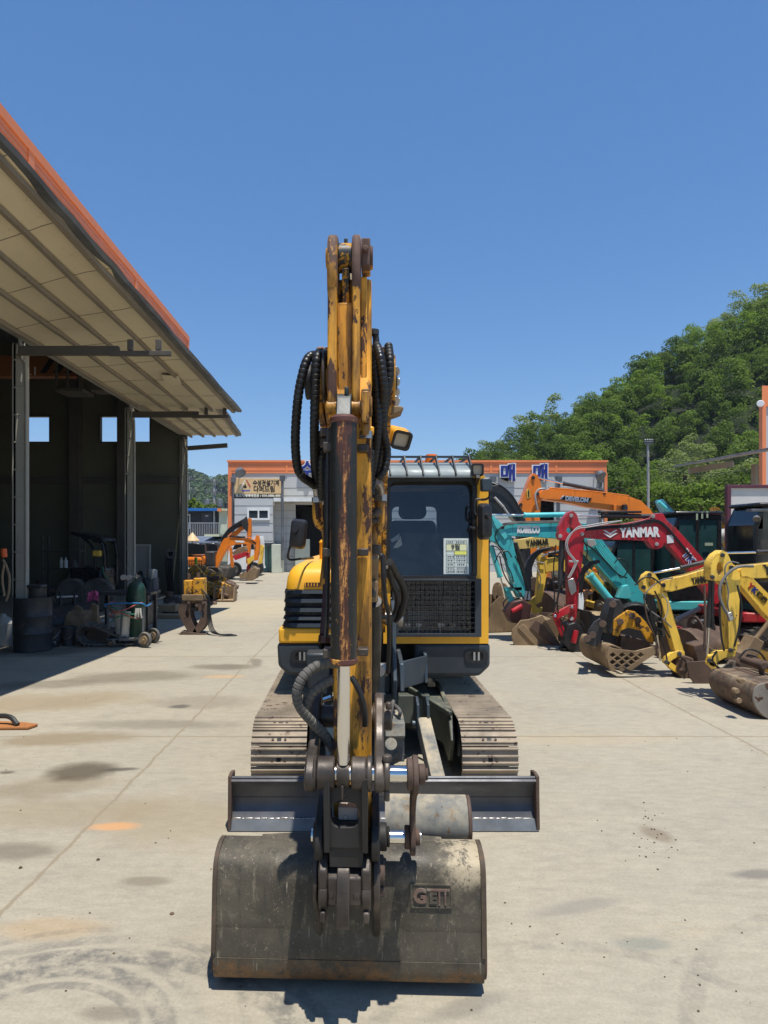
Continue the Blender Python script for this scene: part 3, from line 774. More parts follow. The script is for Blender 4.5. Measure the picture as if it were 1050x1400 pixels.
# trees at the foot of the hill that can be told apart
trunk_me = None
def tree(name, label, x, y, z, h, r, kind, n, size, group=None, seed=1):
    g = np.random.default_rng(seed)
    t = thing(name, label, 'tree', (x, y, z), 0, group)
    me = quad_mesh('crown', leaf_quads(g, crown_blobs(g, h, r, 15, .25), n, size), {'a': m_leaf_a, 'b': m_leaf_b, 'c': m_leaf_c, 'd': m_leaf_d}[kind])
    o = bpy.data.objects.new('crown', me); COL.objects.link(o); o.parent = t
    mb = MB(local=True); mb.tube([(0, 0, -.4), (.05, .03, h * .3), (-.05, .06, h * .6), (0.04, 0, h * .9)], .14, 7)
    for i in range(5):
        a = i * 1.3; mb.tube([(0, 0, h * (.28 + .08 * i)), (r * .3 * math.cos(a), r * .3 * math.sin(a), h * (.42 + .08 * i)), (r * .62 * math.cos(a), r * .62 * math.sin(a), h * (.5 + .08 * i))], .06, 5, sub=2)
    mb.build('trunk', m_bark, t)
    return t
foot = [(846, 46, 8.6, 3.2, 'd', 'dark green tree rising beside the end of the grey hall'),
        (866, 44, 6.0, 2.6, 'a', 'mid green tree behind the orange boom, left of the utility pole'),
        (905, 43, 6.8, 2.9, 'c', 'fresh green tree just right of the utility pole'),
        (936, 45, 8.2, 3.1, 'b', 'pale green spreading tree in the middle of the hill foot'),
        (968, 42, 6.2, 2.7, 'c', 'bright yellow green tree behind the teal cab'),
        (1000, 44, 8.0, 3.2, 'a', 'mid green tree above the maroon framed board'),
        (1035, 41, 7.2, 2.9, 'd', 'deep green tree behind the shed roof on the right'),
        (1085, 43, 8.6, 3.3, 'a', 'tall mid green tree hidden behind the right building'),
        (884, 50, 8.8, 3.3, 'a', 'large mid green tree behind the utility pole')]
for i, (px, D, h, r, k, lb) in enumerate(foot):
    tree('broadleaf_tree', lb, PX(px, D), D, hill_z(PX(px, D), D) - .1, h * .82, r * .78, k, 4200, .20, 'trees at the foot of the hill', 40 + i)

# distant hazy hills on the left
m_far = leafmat('far_wood_leaves', (0.05, 0.085, 0.035), (0.10, 0.14, 0.055), (0.07, 0.11, 0.045), .15)
def far_z(X, Y):
    s = min(1, max(0, (Y - 300) / 140))
    return (47 + 9 * math.sin(X * .03 + 1.0) + 5 * math.sin(X * .085) - .10 * abs(X + 105)) * s * s * (3 - 2 * s)
mb = MB(); mb.sheet([[(X, Y, far_z(X, Y)) for X in range(-260, 140, 10)] for Y in range(298, 520, 8)])
tag(mb.build('distant_hills', paint('far_soil', (0.05, 0.07, 0.03), 0.95, bump=0, scale=.03), rec=False), kind='structure', label='low wooded hills far beyond the yard')
q = []
for i in range(420):
    X = rng.uniform(-145, -70); Y = rng.uniform(312, 450); s = rng.uniform(1.0, 1.7)
    q.append(leaf_quads(nrg, [((0, 0, 2.5), (3.6, 3.6, 3.2)), ((1.5, 1, 4), (2, 2, 1.8))], 140, 1.6) * s + np.array([X, Y, far_z(X, Y) - .5]))
me = quad_mesh('far_woods', np.concatenate(q), m_far); o = bpy.data.objects.new('far_woods', me); COL.objects.link(o)
tag(o, 'far wooded slopes seen past the corner of the workshop', kind='stuff')
# ------------------------------------------------------------------ the excavator in the middle of the yard
m_yel = paint('worn_yellow_paint', (0.85, 0.40, 0.025), 0.42, 0, var=0.14, chip=0.16, chipcol=(0.05, 0.02, 0.012), chipscale=11, grime=0.32, grimecol=(0.10, 0.05, 0.015), dust=0.12, bump=0.08, stretch=2.2)
m_yel_arm = paint('arm_yellow_paint', (0.82, 0.385, 0.04), 0.4, 0, var=0.3, edge=0.026, chip=0.46, chipcol=(0.045, 0.022, 0.016), chipscale=17, grime=0.85, grimecol=(0.07, 0.036, 0.014), dust=0.1, bump=0.12, stretch=3.0)
m_yel_clean = paint('hood_yellow_paint', (0.88, 0.44, 0.03), 0.36, 0, var=0.07, chip=0.05, chipcol=(0.06, 0.03, 0.015), grime=0.12, grimecol=(0.3, 0.15, 0.03), dust=0.08, bump=0.03)
m_skirt = paint('blue_grey_skirt', (0.034, 0.042, 0.050), 0.42, 0, var=0.15, dust=0.18, dustcol=(0.25, 0.22, 0.17), bump=0.05)
m_brkt = paint('slate_bracket', (0.048, 0.064, 0.078), 0.38, 0.2, var=0.2, chip=0.12, dust=0.2, bump=0.06)
m_visor = paint('galvanised_visor', (0.20, 0.235, 0.24), 0.5, 0.1, var=0.2, grime=0.2, grimecol=(0.12, 0.13, 0.13), bump=0.04)
def bucket_wear():
    t = NT('bucket_dark_steel'); co = t.coord(); xyz = t.sep(co)
    n1 = t.noise(co, 4, 6, .65); n2 = t.noise(co, 26, 8, .78); st = t.noise(t.mapping(co, (22, 22, 2.2)), 1.0, 7, .72); sp = t.noise(co, 120, 3, .7)
    c = t.mix(t.ramp(n1, .3, .7), (0.05, 0.044, 0.033, 1), (0.105, 0.09, 0.064, 1))
    c = t.mix(t.ramp(st, .50, .72, 0, .75), c, (0.03, 0.03, 0.028, 1))                      # dark runs
    c = t.mix(t.ramp(t.noise(t.mapping(co, (30, 30, 3.0), loc=(3, 1, 2)), 1.0, 7, .75), .60, .70, 0, .55), c, (0.30, 0.25, 0.17, 1))   # pale dirt runs
    c = t.mix(t.ramp(t.noise(co, 9, 8, .75), .50, .68, 0, .5), c, (0.22, 0.18, 0.125, 1))
    c = t.mix(t.ramp(n2, .60, .67, 0, .7), c, (0.33, 0.27, 0.185, 1))                       # dried mud flecks
    c = t.mix(t.ramp(sp, .63, .68, 0, .6), c, (0.26, 0.22, 0.16, 1))
    for rot_, sc_ in ((.35, (90, 90, 3)), (-.5, (70, 70, 4)), (1.2, (60, 60, 2.5))): c = t.mix(t.ramp(t.noise(t.mapping(co, sc_, rot=(0, rot_, 0)), 1.0, 3, .6), .70, .73, 0, .7), c, (0.34, 0.30, 0.23, 1))
    mx = t.ramp(t.math('ADD', xyz[0], t.math('MULTIPLY', n2, .25)), .22, .34, 0, 1); mz = t.ramp(t.math('ADD', xyz[2], t.math('MULTIPLY', n1, .3)), .55, .66)
    c = t.mix(t.math('MULTIPLY', t.math('MULTIPLY', mx, mz), t.ramp(n2, .40, .52)), c, (0.42, 0.35, 0.235, 1))       # clay smeared on the right shoulder
    rz = t.ramp(t.math('ADD', xyz[2], t.math('MULTIPLY', t.math('SUBTRACT', n1, .5), .28)), .06, .17, 1, 0)
    c = t.mix(t.math('MULTIPLY', rz, t.ramp(n2, .36, .6)), c, (0.20, 0.105, 0.042, 1))                 # rust towards the wear edge
    return t.done(t.bsdf(c, t.ramp(n1, .3, .7, .45, .75), .1, t.bump(t.math('ADD', n2, t.math('MULTIPLY', sp, .5)), .35, .004), .4))
m_bucket = bucket_wear()
m_bucket_low = paint('bucket_wear_strip', (0.09, 0.068, 0.045), 0.55, 0.3, var=0.5, chip=0.22, chipcol=(0.13, 0.07, 0.03), dust=0.3, bump=0.4, scale=2.5, grime=0.4, grimecol=(0.03, 0.025, 0.02))
m_bladeface = paint('polished_blade_steel', (0.10, 0.10, 0.105), 0.45, 0.4, var=0.45, grime=0.25, grimecol=(0.05, 0.04, 0.035), bump=0.12, scale=1.5)
m_edge = paint('cutting_edge_steel', (0.17, 0.18, 0.185), 0.45, 0.3, var=0.3, chip=0.2, chipcol=(0.12, 0.09, 0.07), bump=0.2, scale=4)
m_grey_mud = paint('grey_paint_under_mud', (0.15, 0.165, 0.165), 0.6, 0, var=0.3, chip=0.36, chipcol=(0.075, 0.05, 0.032), chipscale=18, dust=0.85, dustcol=(0.46, 0.38, 0.25), bump=0.3, scale=5)
m_link_brown = paint('worn_brown_link', (0.068, 0.055, 0.045), 0.42, 0.3, edge=0.008, edgecol=(0.15, 0.12, 0.10), var=0.5, chip=0.25, chipcol=(0.035, 0.03, 0.03), dust=0.18, dustcol=(0.25, 0.2, 0.15), bump=0.25, scale=5)
m_dark_link = paint('dark_oily_link', (0.03, 0.028, 0.026), 0.5, 0.2, var=0.3, dust=0.2, bump=0.2)
m_guide_pipe = paint('maroon_pipe', (0.07, 0.03, 0.026), 0.4, 0.2, var=0.3, chip=0.15, chipcol=(0.4, 0.18, 0.1), bump=0.1)
m_seat = paint('seat_cloth', (0.02, 0.022, 0.026), 0.85, var=0.2, bump=0.3)
m_wind = glass('windshield_glass', (0.74, 0.80, 0.86), 1.0, 0.03, (0.30, 0.38, 0.48), f0=1.6)
m_window = glass('cab_glass', (0.55, 0.60, 0.64), 1.0, 0.05)
m_mesh = flat('guard_mesh', (0.014, 0.014, 0.016), 0.5)
m_amber = paint('amber_beacon', (0.75, 0.16, 0.02), 0.25, var=0.1, bump=0)
m_lens = paint('lamp_lens', (0.42, 0.38, 0.30), 0.15, 0, var=0.15, bump=0.1, bscale=40, spec=0.7)

def cylinder_wear():
    """black hydraulic cylinder whose front is worn to maroon primer and yellow"""
    t = NT('worn_black_cylinder'); co = t.coord(); xyz = t.sep(co)
    st = t.mapping(co, (26, 26, 3.2)); n1 = t.noise(st, 1.0, 8, 0.7); n2 = t.noise(co, 45, 6, 0.75); n3 = t.noise(t.mapping(co, (5, 5, 1.6)), 1.0, 4)
    c = t.mix(t.ramp(n3, .3, .7), (0.012, 0.014, 0.014, 1), (0.028, 0.03, 0.028, 1))
    dx = t.math('ABSOLUTE', t.math('ADD', xyz[0], 0.278))               # distance from the middle of the worn stripe
    edge = t.math('ADD', dx, t.math('MULTIPLY', t.math('SUBTRACT', n1, .5), .12))
    band = t.ramp(edge, .011, .021, 1, 0)
    c = t.mix(t.math('MULTIPLY', band, .93), c, t.mix(n3, (0.055, 0.018, 0.013, 1), (0.13, 0.042, 0.024, 1)))
    inner = t.ramp(t.math('ADD', edge, t.math('MULTIPLY', t.math('SUBTRACT', n2, .5), .05)), -.002, .012, 1, 0)
    yel = t.math('MULTIPLY', inner, t.ramp(t.noise(t.mapping(co, (38, 38, 6)), 1.3, 8, .8), .45, .51))
    c = t.mix(yel, c, t.mix(n2, (0.55, 0.19, 0.03, 1), (0.85, 0.46, 0.15, 1)))
    ch = t.ramp(t.noise(t.mapping(co, (1, 1, .6)), 52, 8, .8), .62, .65)
    c = t.mix(ch, c, (0.42, 0.2, 0.05, 1))
    return t.done(t.bsdf(c, t.ramp(n1, .3, .7, .3, .6), 0, t.bump(n2, .15, .004), .45))
m_cyl = cylinder_wear()

hero = thing('excavator', 'yellow and black excavator facing the camera with raised arm and wide bucket on the ground', 'excavator', (0.25, 6.6, 0))
# the arm swings a little to the viewer's left
XA = Matrix.Translation((0, 2.6, 0)) @ Matrix.Rotation(rad(-2.2), 4, 'Z') @ Matrix.Translation((0, -2.6, 0))
APART = set('pin hose_fitting valve_block gland pipe_clamp hose_bracket check_valve steel_pipe pivot_pin hose_strap flange flange_tip boom_side_plate cylinder_lug slot_bar side_window control_lever bucket_lug stiffener clevis pin_boss flange_web outer_link valve_cap swing_bracket hose_clamp_plate monitor'.split())
def hb_(mb, name, mat, parent=hero, bevel=0.0, seg=2, xf=None):
    if name in APART: return [m.build(name, mat, parent, bevel, seg, xf=xf) for m in mb.pieces()][0]
    return mb.build(name, mat, parent, bevel, seg, xf=xf)
def ab_(mb, name, mat, parent=hero, bevel=0.0, seg=2): return hb_(mb, name, mat, parent, bevel, seg, XA)

# --- tracks
def track(xi, xo):
    yf, yr, zc, r = 5.12, 7.45, 0.252, 0.235
    L = yr - yf; per = 2 * L + 2 * math.pi * r; n = 46; mb = MB(); bolts = MB()
    def at(s_):
        s_ %= per
        if s_ < L: return V((0, yr - s_, zc + r)), V((0, -1, 0)), V((0, 0, 1))
        s_ -= L
        if s_ < math.pi * r:
            a = s_ / r; return V((0, yf - r * math.sin(a), zc + r * math.cos(a))), V((0, -math.cos(a), -math.sin(a))), V((0, -math.sin(a), math.cos(a)))
        s_ -= math.pi * r
        if s_ < L: return V((0, yf + s_, zc - r)), V((0, 1, 0)), V((0, 0, -1))
        s_ -= L; a = s_ / r
        return V((0, yr + r * math.sin(a), zc - r * math.cos(a))), V((0, math.cos(a), math.sin(a))), V((0, math.sin(a), -math.cos(a)))
    p = per / n; ex = V((1, 0, 0)); xm = (xi + xo) / 2; sg = 1 if xo > xi else -1
    for k in range(n):
        c, d, nn = at(k * p); x0, x1 = min(xi, xo), max(xi, xo)
        prof = [(-.50, 0), (.50, 0), (.50, .010), (.40, .012), (.37, .026), (.31, .026), (.28, .012), (.04, .012), (.015, .024), (-.045, .024), (-.07, .012), (-.34, .012), (-.37, .026), (-.43, .026), (-.46, .010), (-.5, .010)]
        vs = []
        for x in (x0, x1):
            for u, h in prof: vs.append(V((x, 0, 0)) + c + d * (u * p * .985) + nn * h)
        m = len(prof); mb.add(vs, [tuple(range(m)), tuple(range(2 * m - 1, m - 1, -1))] + [(i, (i + 1) % m, m + (i + 1) % m, m + i) for i in range(m)])
        if k % 1 == 0:
            for bxx in (-.045, .045): bolts.cyl(V((xm + bxx, 0, 0)) + c + d * (.18 * p) + nn * .010, V((xm + bxx, 0, 0)) + c + d * (.18 * p) + nn * .022, .009, n=6)
            q = V((xm, 0, 0)) + c + d * (.18 * p) + nn * .012
            bolts.mi = 1; bolts.bar(q - ex * .016 , q + ex * .016, .03, .003, up=nn); bolts.mi = 0
    # link chain inside
    mb2 = MB(); mb2.prism([(yf, zc + r - .02), (yr, zc + r - .02), (yr + r * .8, zc), (yr, zc - r + .02), (yf, zc - r + .02), (yf - r * .85, zc)], xm - .07, xm + .07, 'x')
    return mb, bolts, mb2
m_shoe = paint('dusty_track_shoe', (0.33, 0.27, 0.20), 0.7, 0.25, var=0.35, chip=0.3, chipcol=(0.085, 0.055, 0.045), dust=0.55, dustcol=(0.46, 0.38, 0.26), bump=0.3, scale=3)
for xi, xo in ((-.325, -.722), (.79, 1.19)):
    mb, bo, ch = track(xi, xo)
    tk = hb_(mb, 'track', m_shoe)
    hb_(bo, 'shoe_bolt', [m_rust, m_sign_black], tk); hb_(ch, 'link_chain', m_darksteel, tk)
    fr = MB(); s_ = 1 if xo > xi else -1
    fr.box(min(xi + .03 * s_, xo - .03 * s_), max(xi + .03 * s_, xo - .03 * s_), 5.3, 7.3, .14, .40)
    fo = hb_(fr, 'track_frame', m_skirt, bevel=.02)
    for y in (5.12, 7.45):
        mb = MB(); mb.cyl((xi + .05 * s_, y, .252), (xo - .05 * s_, y, .252), .19, n=24); hb_(mb, 'idler' if y < 6 else 'sprocket', m_darksteel, fo, .01)
# undercarriage X-frame with its inner plates (the dark plates beside the tracks)
m_under = paint('dusty_green_grey_frame', (0.075, 0.083, 0.068), 0.6, 0, var=0.25, chip=0.15, dust=0.5, dustcol=(0.33, 0.29, 0.2), bump=0.15)
mb = MB(); mb.box(-.2, .66, 5.75, 7.0, .28, .52); mb.cyl((.25, 6.6, .5), (.25, 6.6, .66), .42, n=32)
for s_, xa in ((1, .79), (-1, -.325)):
    mb.prism([(5.35, .47), (5.9, .55), (6.2, .55), (6.2, .2), (5.35, .10), (5.2, .3)], xa - .035 * s_, xa, 'x')
    mb.prism([(xa, 5.35), (xa - .16 * s_, 5.75), (xa - .5 * s_, 6.1), (xa, 6.2)], .20, .50, 'z')
    mb.bar((xa - .02 * s_, 5.3, .48), (xa - .30 * s_, 5.85, .56), .03, .04)
hb_(mb, 'undercarriage', m_under, bevel=.008)

# --- blade with two arms
prof = []
zt, zbm = .335, .055
for i in range(11):
    t_ = i / 10; z = zbm + (zt - .02 - zbm) * t_
    prof.append((4.315 + .055 * math.sin(math.pi * min(1, t_ * 1.05)) - .02 * (t_ > .93), z))
xl, xr = PX(317.5, 4.33), PX(731, 4.33)
mb = MB(); mb.shell(prof, xl, xr, -.014)
mb.tube([(xl, 4.325, zt - .008), (xr, 4.325, zt - .008)], .012, 10, sub=1)
bl = hb_(mb, 'blade', m_bladeface)
mb = MB(); mb.box(xl + .01, xr - .01, 4.395, 4.43, .12, .17); mb.box(xl, xr, 4.365, 4.372, .185, .19); hb_(mb, 'stiffener', m_bladeface, bl)
mb = MB(); mb.prism([(4.285, .004), (4.312, .004), (4.33, .072), (4.312, .072)], xl - .015, xr + .015, 'x'); eo = hb_(mb, 'cutting_edge', m_edge, bl, .003)
mb = MB(); r2 = random.Random(2); x = xl
while x < xr - .05:                          # weld bead
    l = r2.uniform(.02, .06); mb.bar((x, 4.317, .074), (x + l, 4.317, .074), .012, r2.uniform(.006, .014)); x += l
hb_(mb, 'weld_bead', m_steel, bl, .003)
for x, s_ in ((xl, -1), (xr, 1)):
    mb = MB(); mb.prism([(4.285, .012), (4.44, .06), (4.44, .34), (4.36, .352), (4.30, .345), (4.295, .2)], x, x + .022 * s_, 'x'); hb_(mb, 'end_plate', m_rust, bl, .004)
for xa in (PX(581, 4.95), PX(452, 4.95)):
    mb = MB(); top = V((xa + .0, 5.15, .50)); bot = V((xa + .04, 4.42, .22))
    mb.bar((xa, 5.05, .475), (xa + .045, 4.42, .17), .095, .12)
    ar = hb_(mb, 'blade_arm', m_grey_mud, bevel=.006)
    mb = MB()
    for q in (-.045, .03): mb.prism([(5.0, .42), (5.3, .42), (5.3, .62), (5.12, .66), (5.02, .62)], xa + q - .008, xa + q + .012, 'x')
    mb.cyl((xa - .085, 5.06, .47), (xa + .06, 5.06, .47), .026); hb_(mb, 'clevis', m_brkt, ar, .004)
# guarded swivel block between the tracks
mb = MB(); xb0, xb1 = PX(526, 4.9), PX(553, 4.9)
mb.prism([(4.86, .53), (5.0, .545), (5.2, .54), (5.2, .22), (4.9, .24), (4.9, .40), (4.83, .44)], xb0, xb1, 'x')
bo = hb_(mb, 'guard_block', m_grey_mud, bevel=.006)
mb = MB(); mb.tube([(xb0 + .05, 4.95, .53), (xb0 + .05, 4.93, .60), (xb0 + .08, 5.1, .66)], .014); mb.tube([(xb0 + .1, 4.95, .53), (xb0 + .11, 4.93, .6), (xb0 + .05, 5.12, .62)], .014); hb_(mb, 'hose', m_rubber_dusty, bo)
mb = MB(); mb.cyl((xb0 + .04, 4.80, .40), (xb0 + .04, 4.84, .385), .042); mb.cyl((xb0 + .08, 4.885, .30), (xb0 + .08, 4.9, .30), .014, n=6); hb_(mb, 'cap', m_grey_mud, bo)

# --- house: skirts, hood, cab
DF = 5.77
def hx(px): return PX(px, DF)
def hz(py): return PZ(py, DF)
def skirt(x0, x1, out):
    """front view outline with one chamfered outer corner, swept back"""
    xo = x0 if out < 0 else x1
    o = [(x0, hz(880)), (x1, hz(880)), (x1, hz(925)), (x0, hz(925))]
    if out < 0: o = [(x0, hz(880)), (x1, hz(880)), (x1, hz(924)), (x0 + .10, hz(924)), (x0 + .01, hz(911))]
    else: o = [(x0, hz(880)), (x1, hz(880)), (x1 - .0, hz(911)), (x1 - .09, hz(925)), (x0, hz(925))]
    return MB().prism(o, DF, 8.2, 'y')
sk = skirt(hx(378.5), hx(438), -1); s1 = hb_(sk, 'skirt', m_skirt, bevel=.03, seg=3)
sk = skirt(hx(566), hx(670.5), 1); s2 = hb_(sk, 'skirt', m_skirt, bevel=.03, seg=3)
mb = MB(); mb.box(hx(438) + .01, hx(566) - .01, 6.25, 8.2, hz(921), hz(872)); hb_(mb, 'chassis', m_dark_link)
# front steps/covers of the skirts and towing slots
for xm_, par in ((hx(413), s1), (hx(651), s2)):
    mb = MB(); zz = hz(897)
    mb.prism(rrect(xm_ - .10, xm_ + .10, zz - .055, zz + .055, .045), DF - .012, DF + .01, 'y', holes=[rrect(xm_ - .055, xm_ + .055, zz - .036, zz + .036, .02)])
    hb_(mb, 'slot_frame', m_black, par)
    mb = MB(); mb.box(xm_ - .06, xm_ + .06, DF - .003, DF + .002, zz - .04, zz + .04); hb_(mb, 'slot', m_sign_black, par)
    mb = MB()
    for q in (-.025, .012): mb.box(xm_ + q, xm_ + q + .016, DF - .012, DF + .0, zz - .035, zz + .035)
    hb_(mb, 'slot_bar', m_steel, par)
mb = MB(); mb.prism([(hx(420), hz(887)), (hx(455), hz(887)), (hx(455), hz(948)), (hx(424), hz(934))], 5.55, 5.76, 'y'); hb_(mb, 'step_box', m_skirt, bevel=.02)
mb = MB(); mb.box(hx(381), hx(470), DF - .01, 8.2, hz(880) + .003, hz(858.5)); hb_(mb, 'sill_panel', m_yel_clean, bevel=.02, seg=3)
# louvre block
mb = MB(); mb.box(hx(389), hx(475), DF + .05, 8.15, hz(858) + .002, hz(806)); lo = hb_(mb, 'engine_cover', m_sign_black)
for k, (ya, yb) in enumerate(((805.5, 812), (817, 824.5), (829.5, 837), (841.5, 848), (850, 858))):
    mb = MB(); x0 = hx(388.5 - k * .55)
    zt_, zb_ = hz(ya), hz(yb)
    pth = [(DF + .9, 0), (DF + .10, 0), (DF + .02, .03), (DF - .015, .09), (DF - .015, .9)]
    rows = []
    for z, ins in ((zt_, .035), (zt_ - .012, .0), (zb_ + .004, -.008), (zb_, .02)):
        rows.append([(x0 + dx * .9 + ins * (1 if True else 0), y + ins, z) for y, dx in pth])
    mb.sheet(rows); mb.sheet([[(a[0] + .02, a[1] + .02, a[2]) for a in r] for r in rows]); mb.mi = 0
    hb_(mb, 'louvre', m_skirt, lo)
mb = MB(); mb.box(hx(415), hx(475), DF + .03, DF + .05, hz(849), hz(815)); hb_(mb, 'grille', m_mesh, lo)
# rounded hood
xl_, xr_ = hx(389.5), hx(480)
rows = []
for z, inx, iny in ((hz(806), 0, 0), (hz(800), .004, 0), (hz(790), .012, .01), (hz(782), .03, .03), (hz(776), .06, .07), (hz(771), .11, .15), (hz(768), .18, .28), (hz(766.5), .3, .5)):
    r_ = .12; x0 = xl_ + inx; y0 = DF + iny; row = [(x0, 8.1, z), (x0, y0 + r_, z)]
    for i in range(1, 6):
        a = rad(90 * i / 6); row.append((x0 + r_ - r_ * math.cos(a), y0 + r_ - r_ * math.sin(a), z))
    row += [(x0 + r_, y0, z), (xr_, y0, z)]
    rows.append(row)
rows.append([(xl_ + .3, 8.1, hz(766))] * 2 + [(xr_ - .1, 8.0, hz(766))] * (len(rows[0]) - 2))
mb = MB(); mb.sheet(rows); ho = hb_(mb, 'hood', m_yel_clean)
mb = MB(); mb.prism(rrect(hx(416), hx(470), hz(802), hz(796.5), .014), DF - .012, DF + .004, 'y'); mb.mi = 1
for i in range(14): mb.box(hx(417) + i * .025, hx(417) + i * .025 + .008, DF - .016, DF - .012, hz(801.3), hz(797.2))
hb_(mb, 'hood_vent', [m_guide_pipe, m_yel], ho)
mb = MB(); mb.cyl((hx(444), 6.35, hz(772)), (hx(444), 6.35, hz(742)), .072, n=20); mb.cyl((hx(444), 6.35, hz(742)), (hx(444), 6.35, hz(738)), .078, .06, n=20); mb.cyl((hx(444), 6.35, hz(774)), (hx(444), 6.35, hz(768)), .10, n=20); hb_(mb, 'air_intake', m_yel, ho)
mb = MB(); mb.box(.05, 1.18, 7.4, 8.15, hz(880), 1.62); hb_(mb, 'rear_cover', m_yel_clean, bevel=.06, seg=3)

# cab
cx0, cx1, cy0, cy1, cz0, cz1 = hx(524), hx(668), DF, 7.32, hz(880), PZ(648, DF)
m_cabin = paint('cab_inner_trim', (0.05, 0.053, 0.06), 0.7, var=.1, bump=0)
wx0, wx1, wz0, wz1 = hx(531), hx(648), hz(791), hz(656)
mb = MB()
mb.prism([(cx0, cz0), (cx1, cz0), (cx1, cz1 - .06), (cx1 - .05, cz1), (cx0, cz1)], cy0, cy0 + .09, 'y',
         holes=[rrect(wx0 - .025, wx1 + .02, wz0 - .01, wz1 + .02, .06), rrect(hx(534), hx(658), hz(869), hz(793.5), .01)])
mb.box(cx0, cx1 - .04, cy0 + .02, cy1, cz1 - .028, cz1 + .03)
cab = hb_(mb, 'cab', m_yel_clean, bevel=.014, seg=2)
mb = MB()
for x in (cx0 + .002, cx1 - .062): 
    mb.box(x, x + .06, cy0 + .09, cy0 + .15, cz0, cz1 - .03); mb.box(x, x + .06, cy0 + .6, cy0 + .68, cz0, cz1 - .03); mb.box(x, x + .06, cy1 - .08, cy1, cz0, cz1 - .03)
    mb.box(x, x + .06, cy0 + .15, cy1 - .08, cz0, cz0 + .5); mb.box(x, x + .06, cy0 + .15, cy1 - .08, cz1 - .12, cz1 - .03)
mb.prism([(cx0 + .06, cz0), (cx1 - .06, cz0), (cx1 - .06, cz1 - .03), (cx0 + .06, cz1 - .03)], cy1 - .08, cy1, 'y', holes=[rrect(cx0 + .16, cx1 - .25, 1.35, 2.18, .06)])
hb_(mb, 'cab_shell', m_cabin, cab, .01)
mb = MB(); mb.box(cx1 - .004, cx1 + .002, cy0 + .09, cy1, cz0, cz0 + .5); mb.box(cx1 - .004, cx1 + .002, cy0 + .6, cy0 + .68, cz0 + .5, cz1 - .13); mb.box(cx1 - .004, cx1 + .002, cy1 - .08, cy1, cz0 + .5, cz1 - .13); hb_(mb, 'side_panel', m_yel_clean, cab)
mb = MB(); mb.box(cx0 + .065, cx1 - .065, cy0 + .10, cy1 - .10, cz0 - .02, cz0 + .03); mb.box(cx0 + .07, cx1 - .07, cy1 - .14, cy1 - .085, cz0, 1.33); mb.box(cx0 + .07, cx1 - .07, cy0 + .1, cy1 - .1, cz1 - .06, cz1 - .032)
hb_(mb, 'cab_lining', m_cabin, cab)
mb = MB(); mb.box(cx0 + .07, cx1 - .07, cy0 + .12, cy0 + .62, cz0 + .032, cz0 + .05); mb.prism([(cy0 + .62, cz0 + .03), (cy0 + .66, cz0 + .03), (cy0 + .62, cz0 + .34), (cy0 + .58, cz0 + .34)], cx0 + .12, cx1 - .12, 'x'); hb_(mb, 'floor_mat', paint('dusty_floor_mat', (.26, .27, .23), .8, var=.4, dust=.4, bump=.1, scale=5), cab)
mb = MB()
for px in (556, 572, 603, 620): mb.box(hx(px), hx(px + 8), cy0 + .2, cy0 + .32, cz0 + .12, cz0 + .14); mb.bar((hx(px + 4), cy0 + .26, cz0 + .05), (hx(px + 4), cy0 + .26, cz0 + .13), .02, .02)
hb_(mb, 'pedal', m_steel, cab)
mb = MB(); mb.prism(rrect(wx0 - .03, wx1 + .025, wz0 - .015, wz1 + .025, .065), cy0 - .012, cy0 + .004, 'y', holes=[rrect(wx0 + .012, wx1 - .012, wz0 + .012, wz1 - .012, .06)]); hb_(mb, 'window_seal', m_rubber, cab)
mb = MB(); mb.sheet([[(wx0 - .02, cy0 + .004, wz0), (wx1 + .015, cy0 + .004, wz0)], [(wx0 - .02, cy0 + .086, wz1), (wx1 + .015, cy0 + .086, wz1)]]); hb_(mb, 'windshield', m_wind, cab)
mb = MB(); mb.sheet([[(cx0 + .15, cy1 - .04, 1.34), (cx1 - .24, cy1 - .04, 1.34)], [(cx0 + .15, cy1 - .04, 2.19), (cx1 - .24, cy1 - .04, 2.19)]]); hb_(mb, 'rear_window', m_window, cab)
mb = MB()
for x in (cx0 + .03, cx1 - .03):
    for ya, yb in ((cy0 + .15, cy0 + .6), (cy0 + .68, cy1 - .08)): mb.sheet([[(x, ya, cz0 + .5), (x, yb, cz0 + .5)], [(x, ya, cz1 - .12), (x, yb, cz1 - .12)]])
hb_(mb, 'side_window', m_window, cab)
mb = MB(); mb.sheet([[(hx(534), cy0 + .05, hz(869)), (hx(658), cy0 + .05, hz(869))], [(hx(534), cy0 + .05, hz(793)), (hx(658), cy0 + .05, hz(793))]]); hb_(mb, 'lower_window', m_wind, cab)
# mesh guard
gx0, gx1, gz0, gz1 = hx(536), hx(657), hz(870), hz(791)
mb = MB(); mb.prism([(gx0, gz0), (gx1, gz0), (gx1, gz1), (gx0, gz1)], cy0 - .045, cy0 - .015, 'y', holes=[[(gx0 + .05, gz0 + .03), (gx1 - .055, gz0 + .03), (gx1 - .055, gz1 - .02), (gx0 + .05, gz1 - .02)]])
gd = hb_(mb, 'guard_frame', m_skirt, cab, bevel=.004)
mb = MB()
for i in range(17):
    x = gx0 + .05 + (gx1 - gx0 - .105) * i / 16; mb.bar((x, cy0 - .03, gz0 + .03), (x, cy0 - .03, gz1 - .02), .006, .006)
for i in range(11):
    z = gz0 + .03 + (gz1 - gz0 - .05) * i / 10; mb.bar((gx0 + .05, cy0 - .035, z), (gx1 - .055, cy0 - .035, z), .006, .006)
hb_(mb, 'guard_mesh', m_mesh, gd)
mb = MB(); mb.bar((hx(531), cy0 - .02, hz(789.5)), (hx(650), cy0 - .02, hz(789.5)), .02, .03); hb_(mb, 'wiper_rail', m_black, cab)
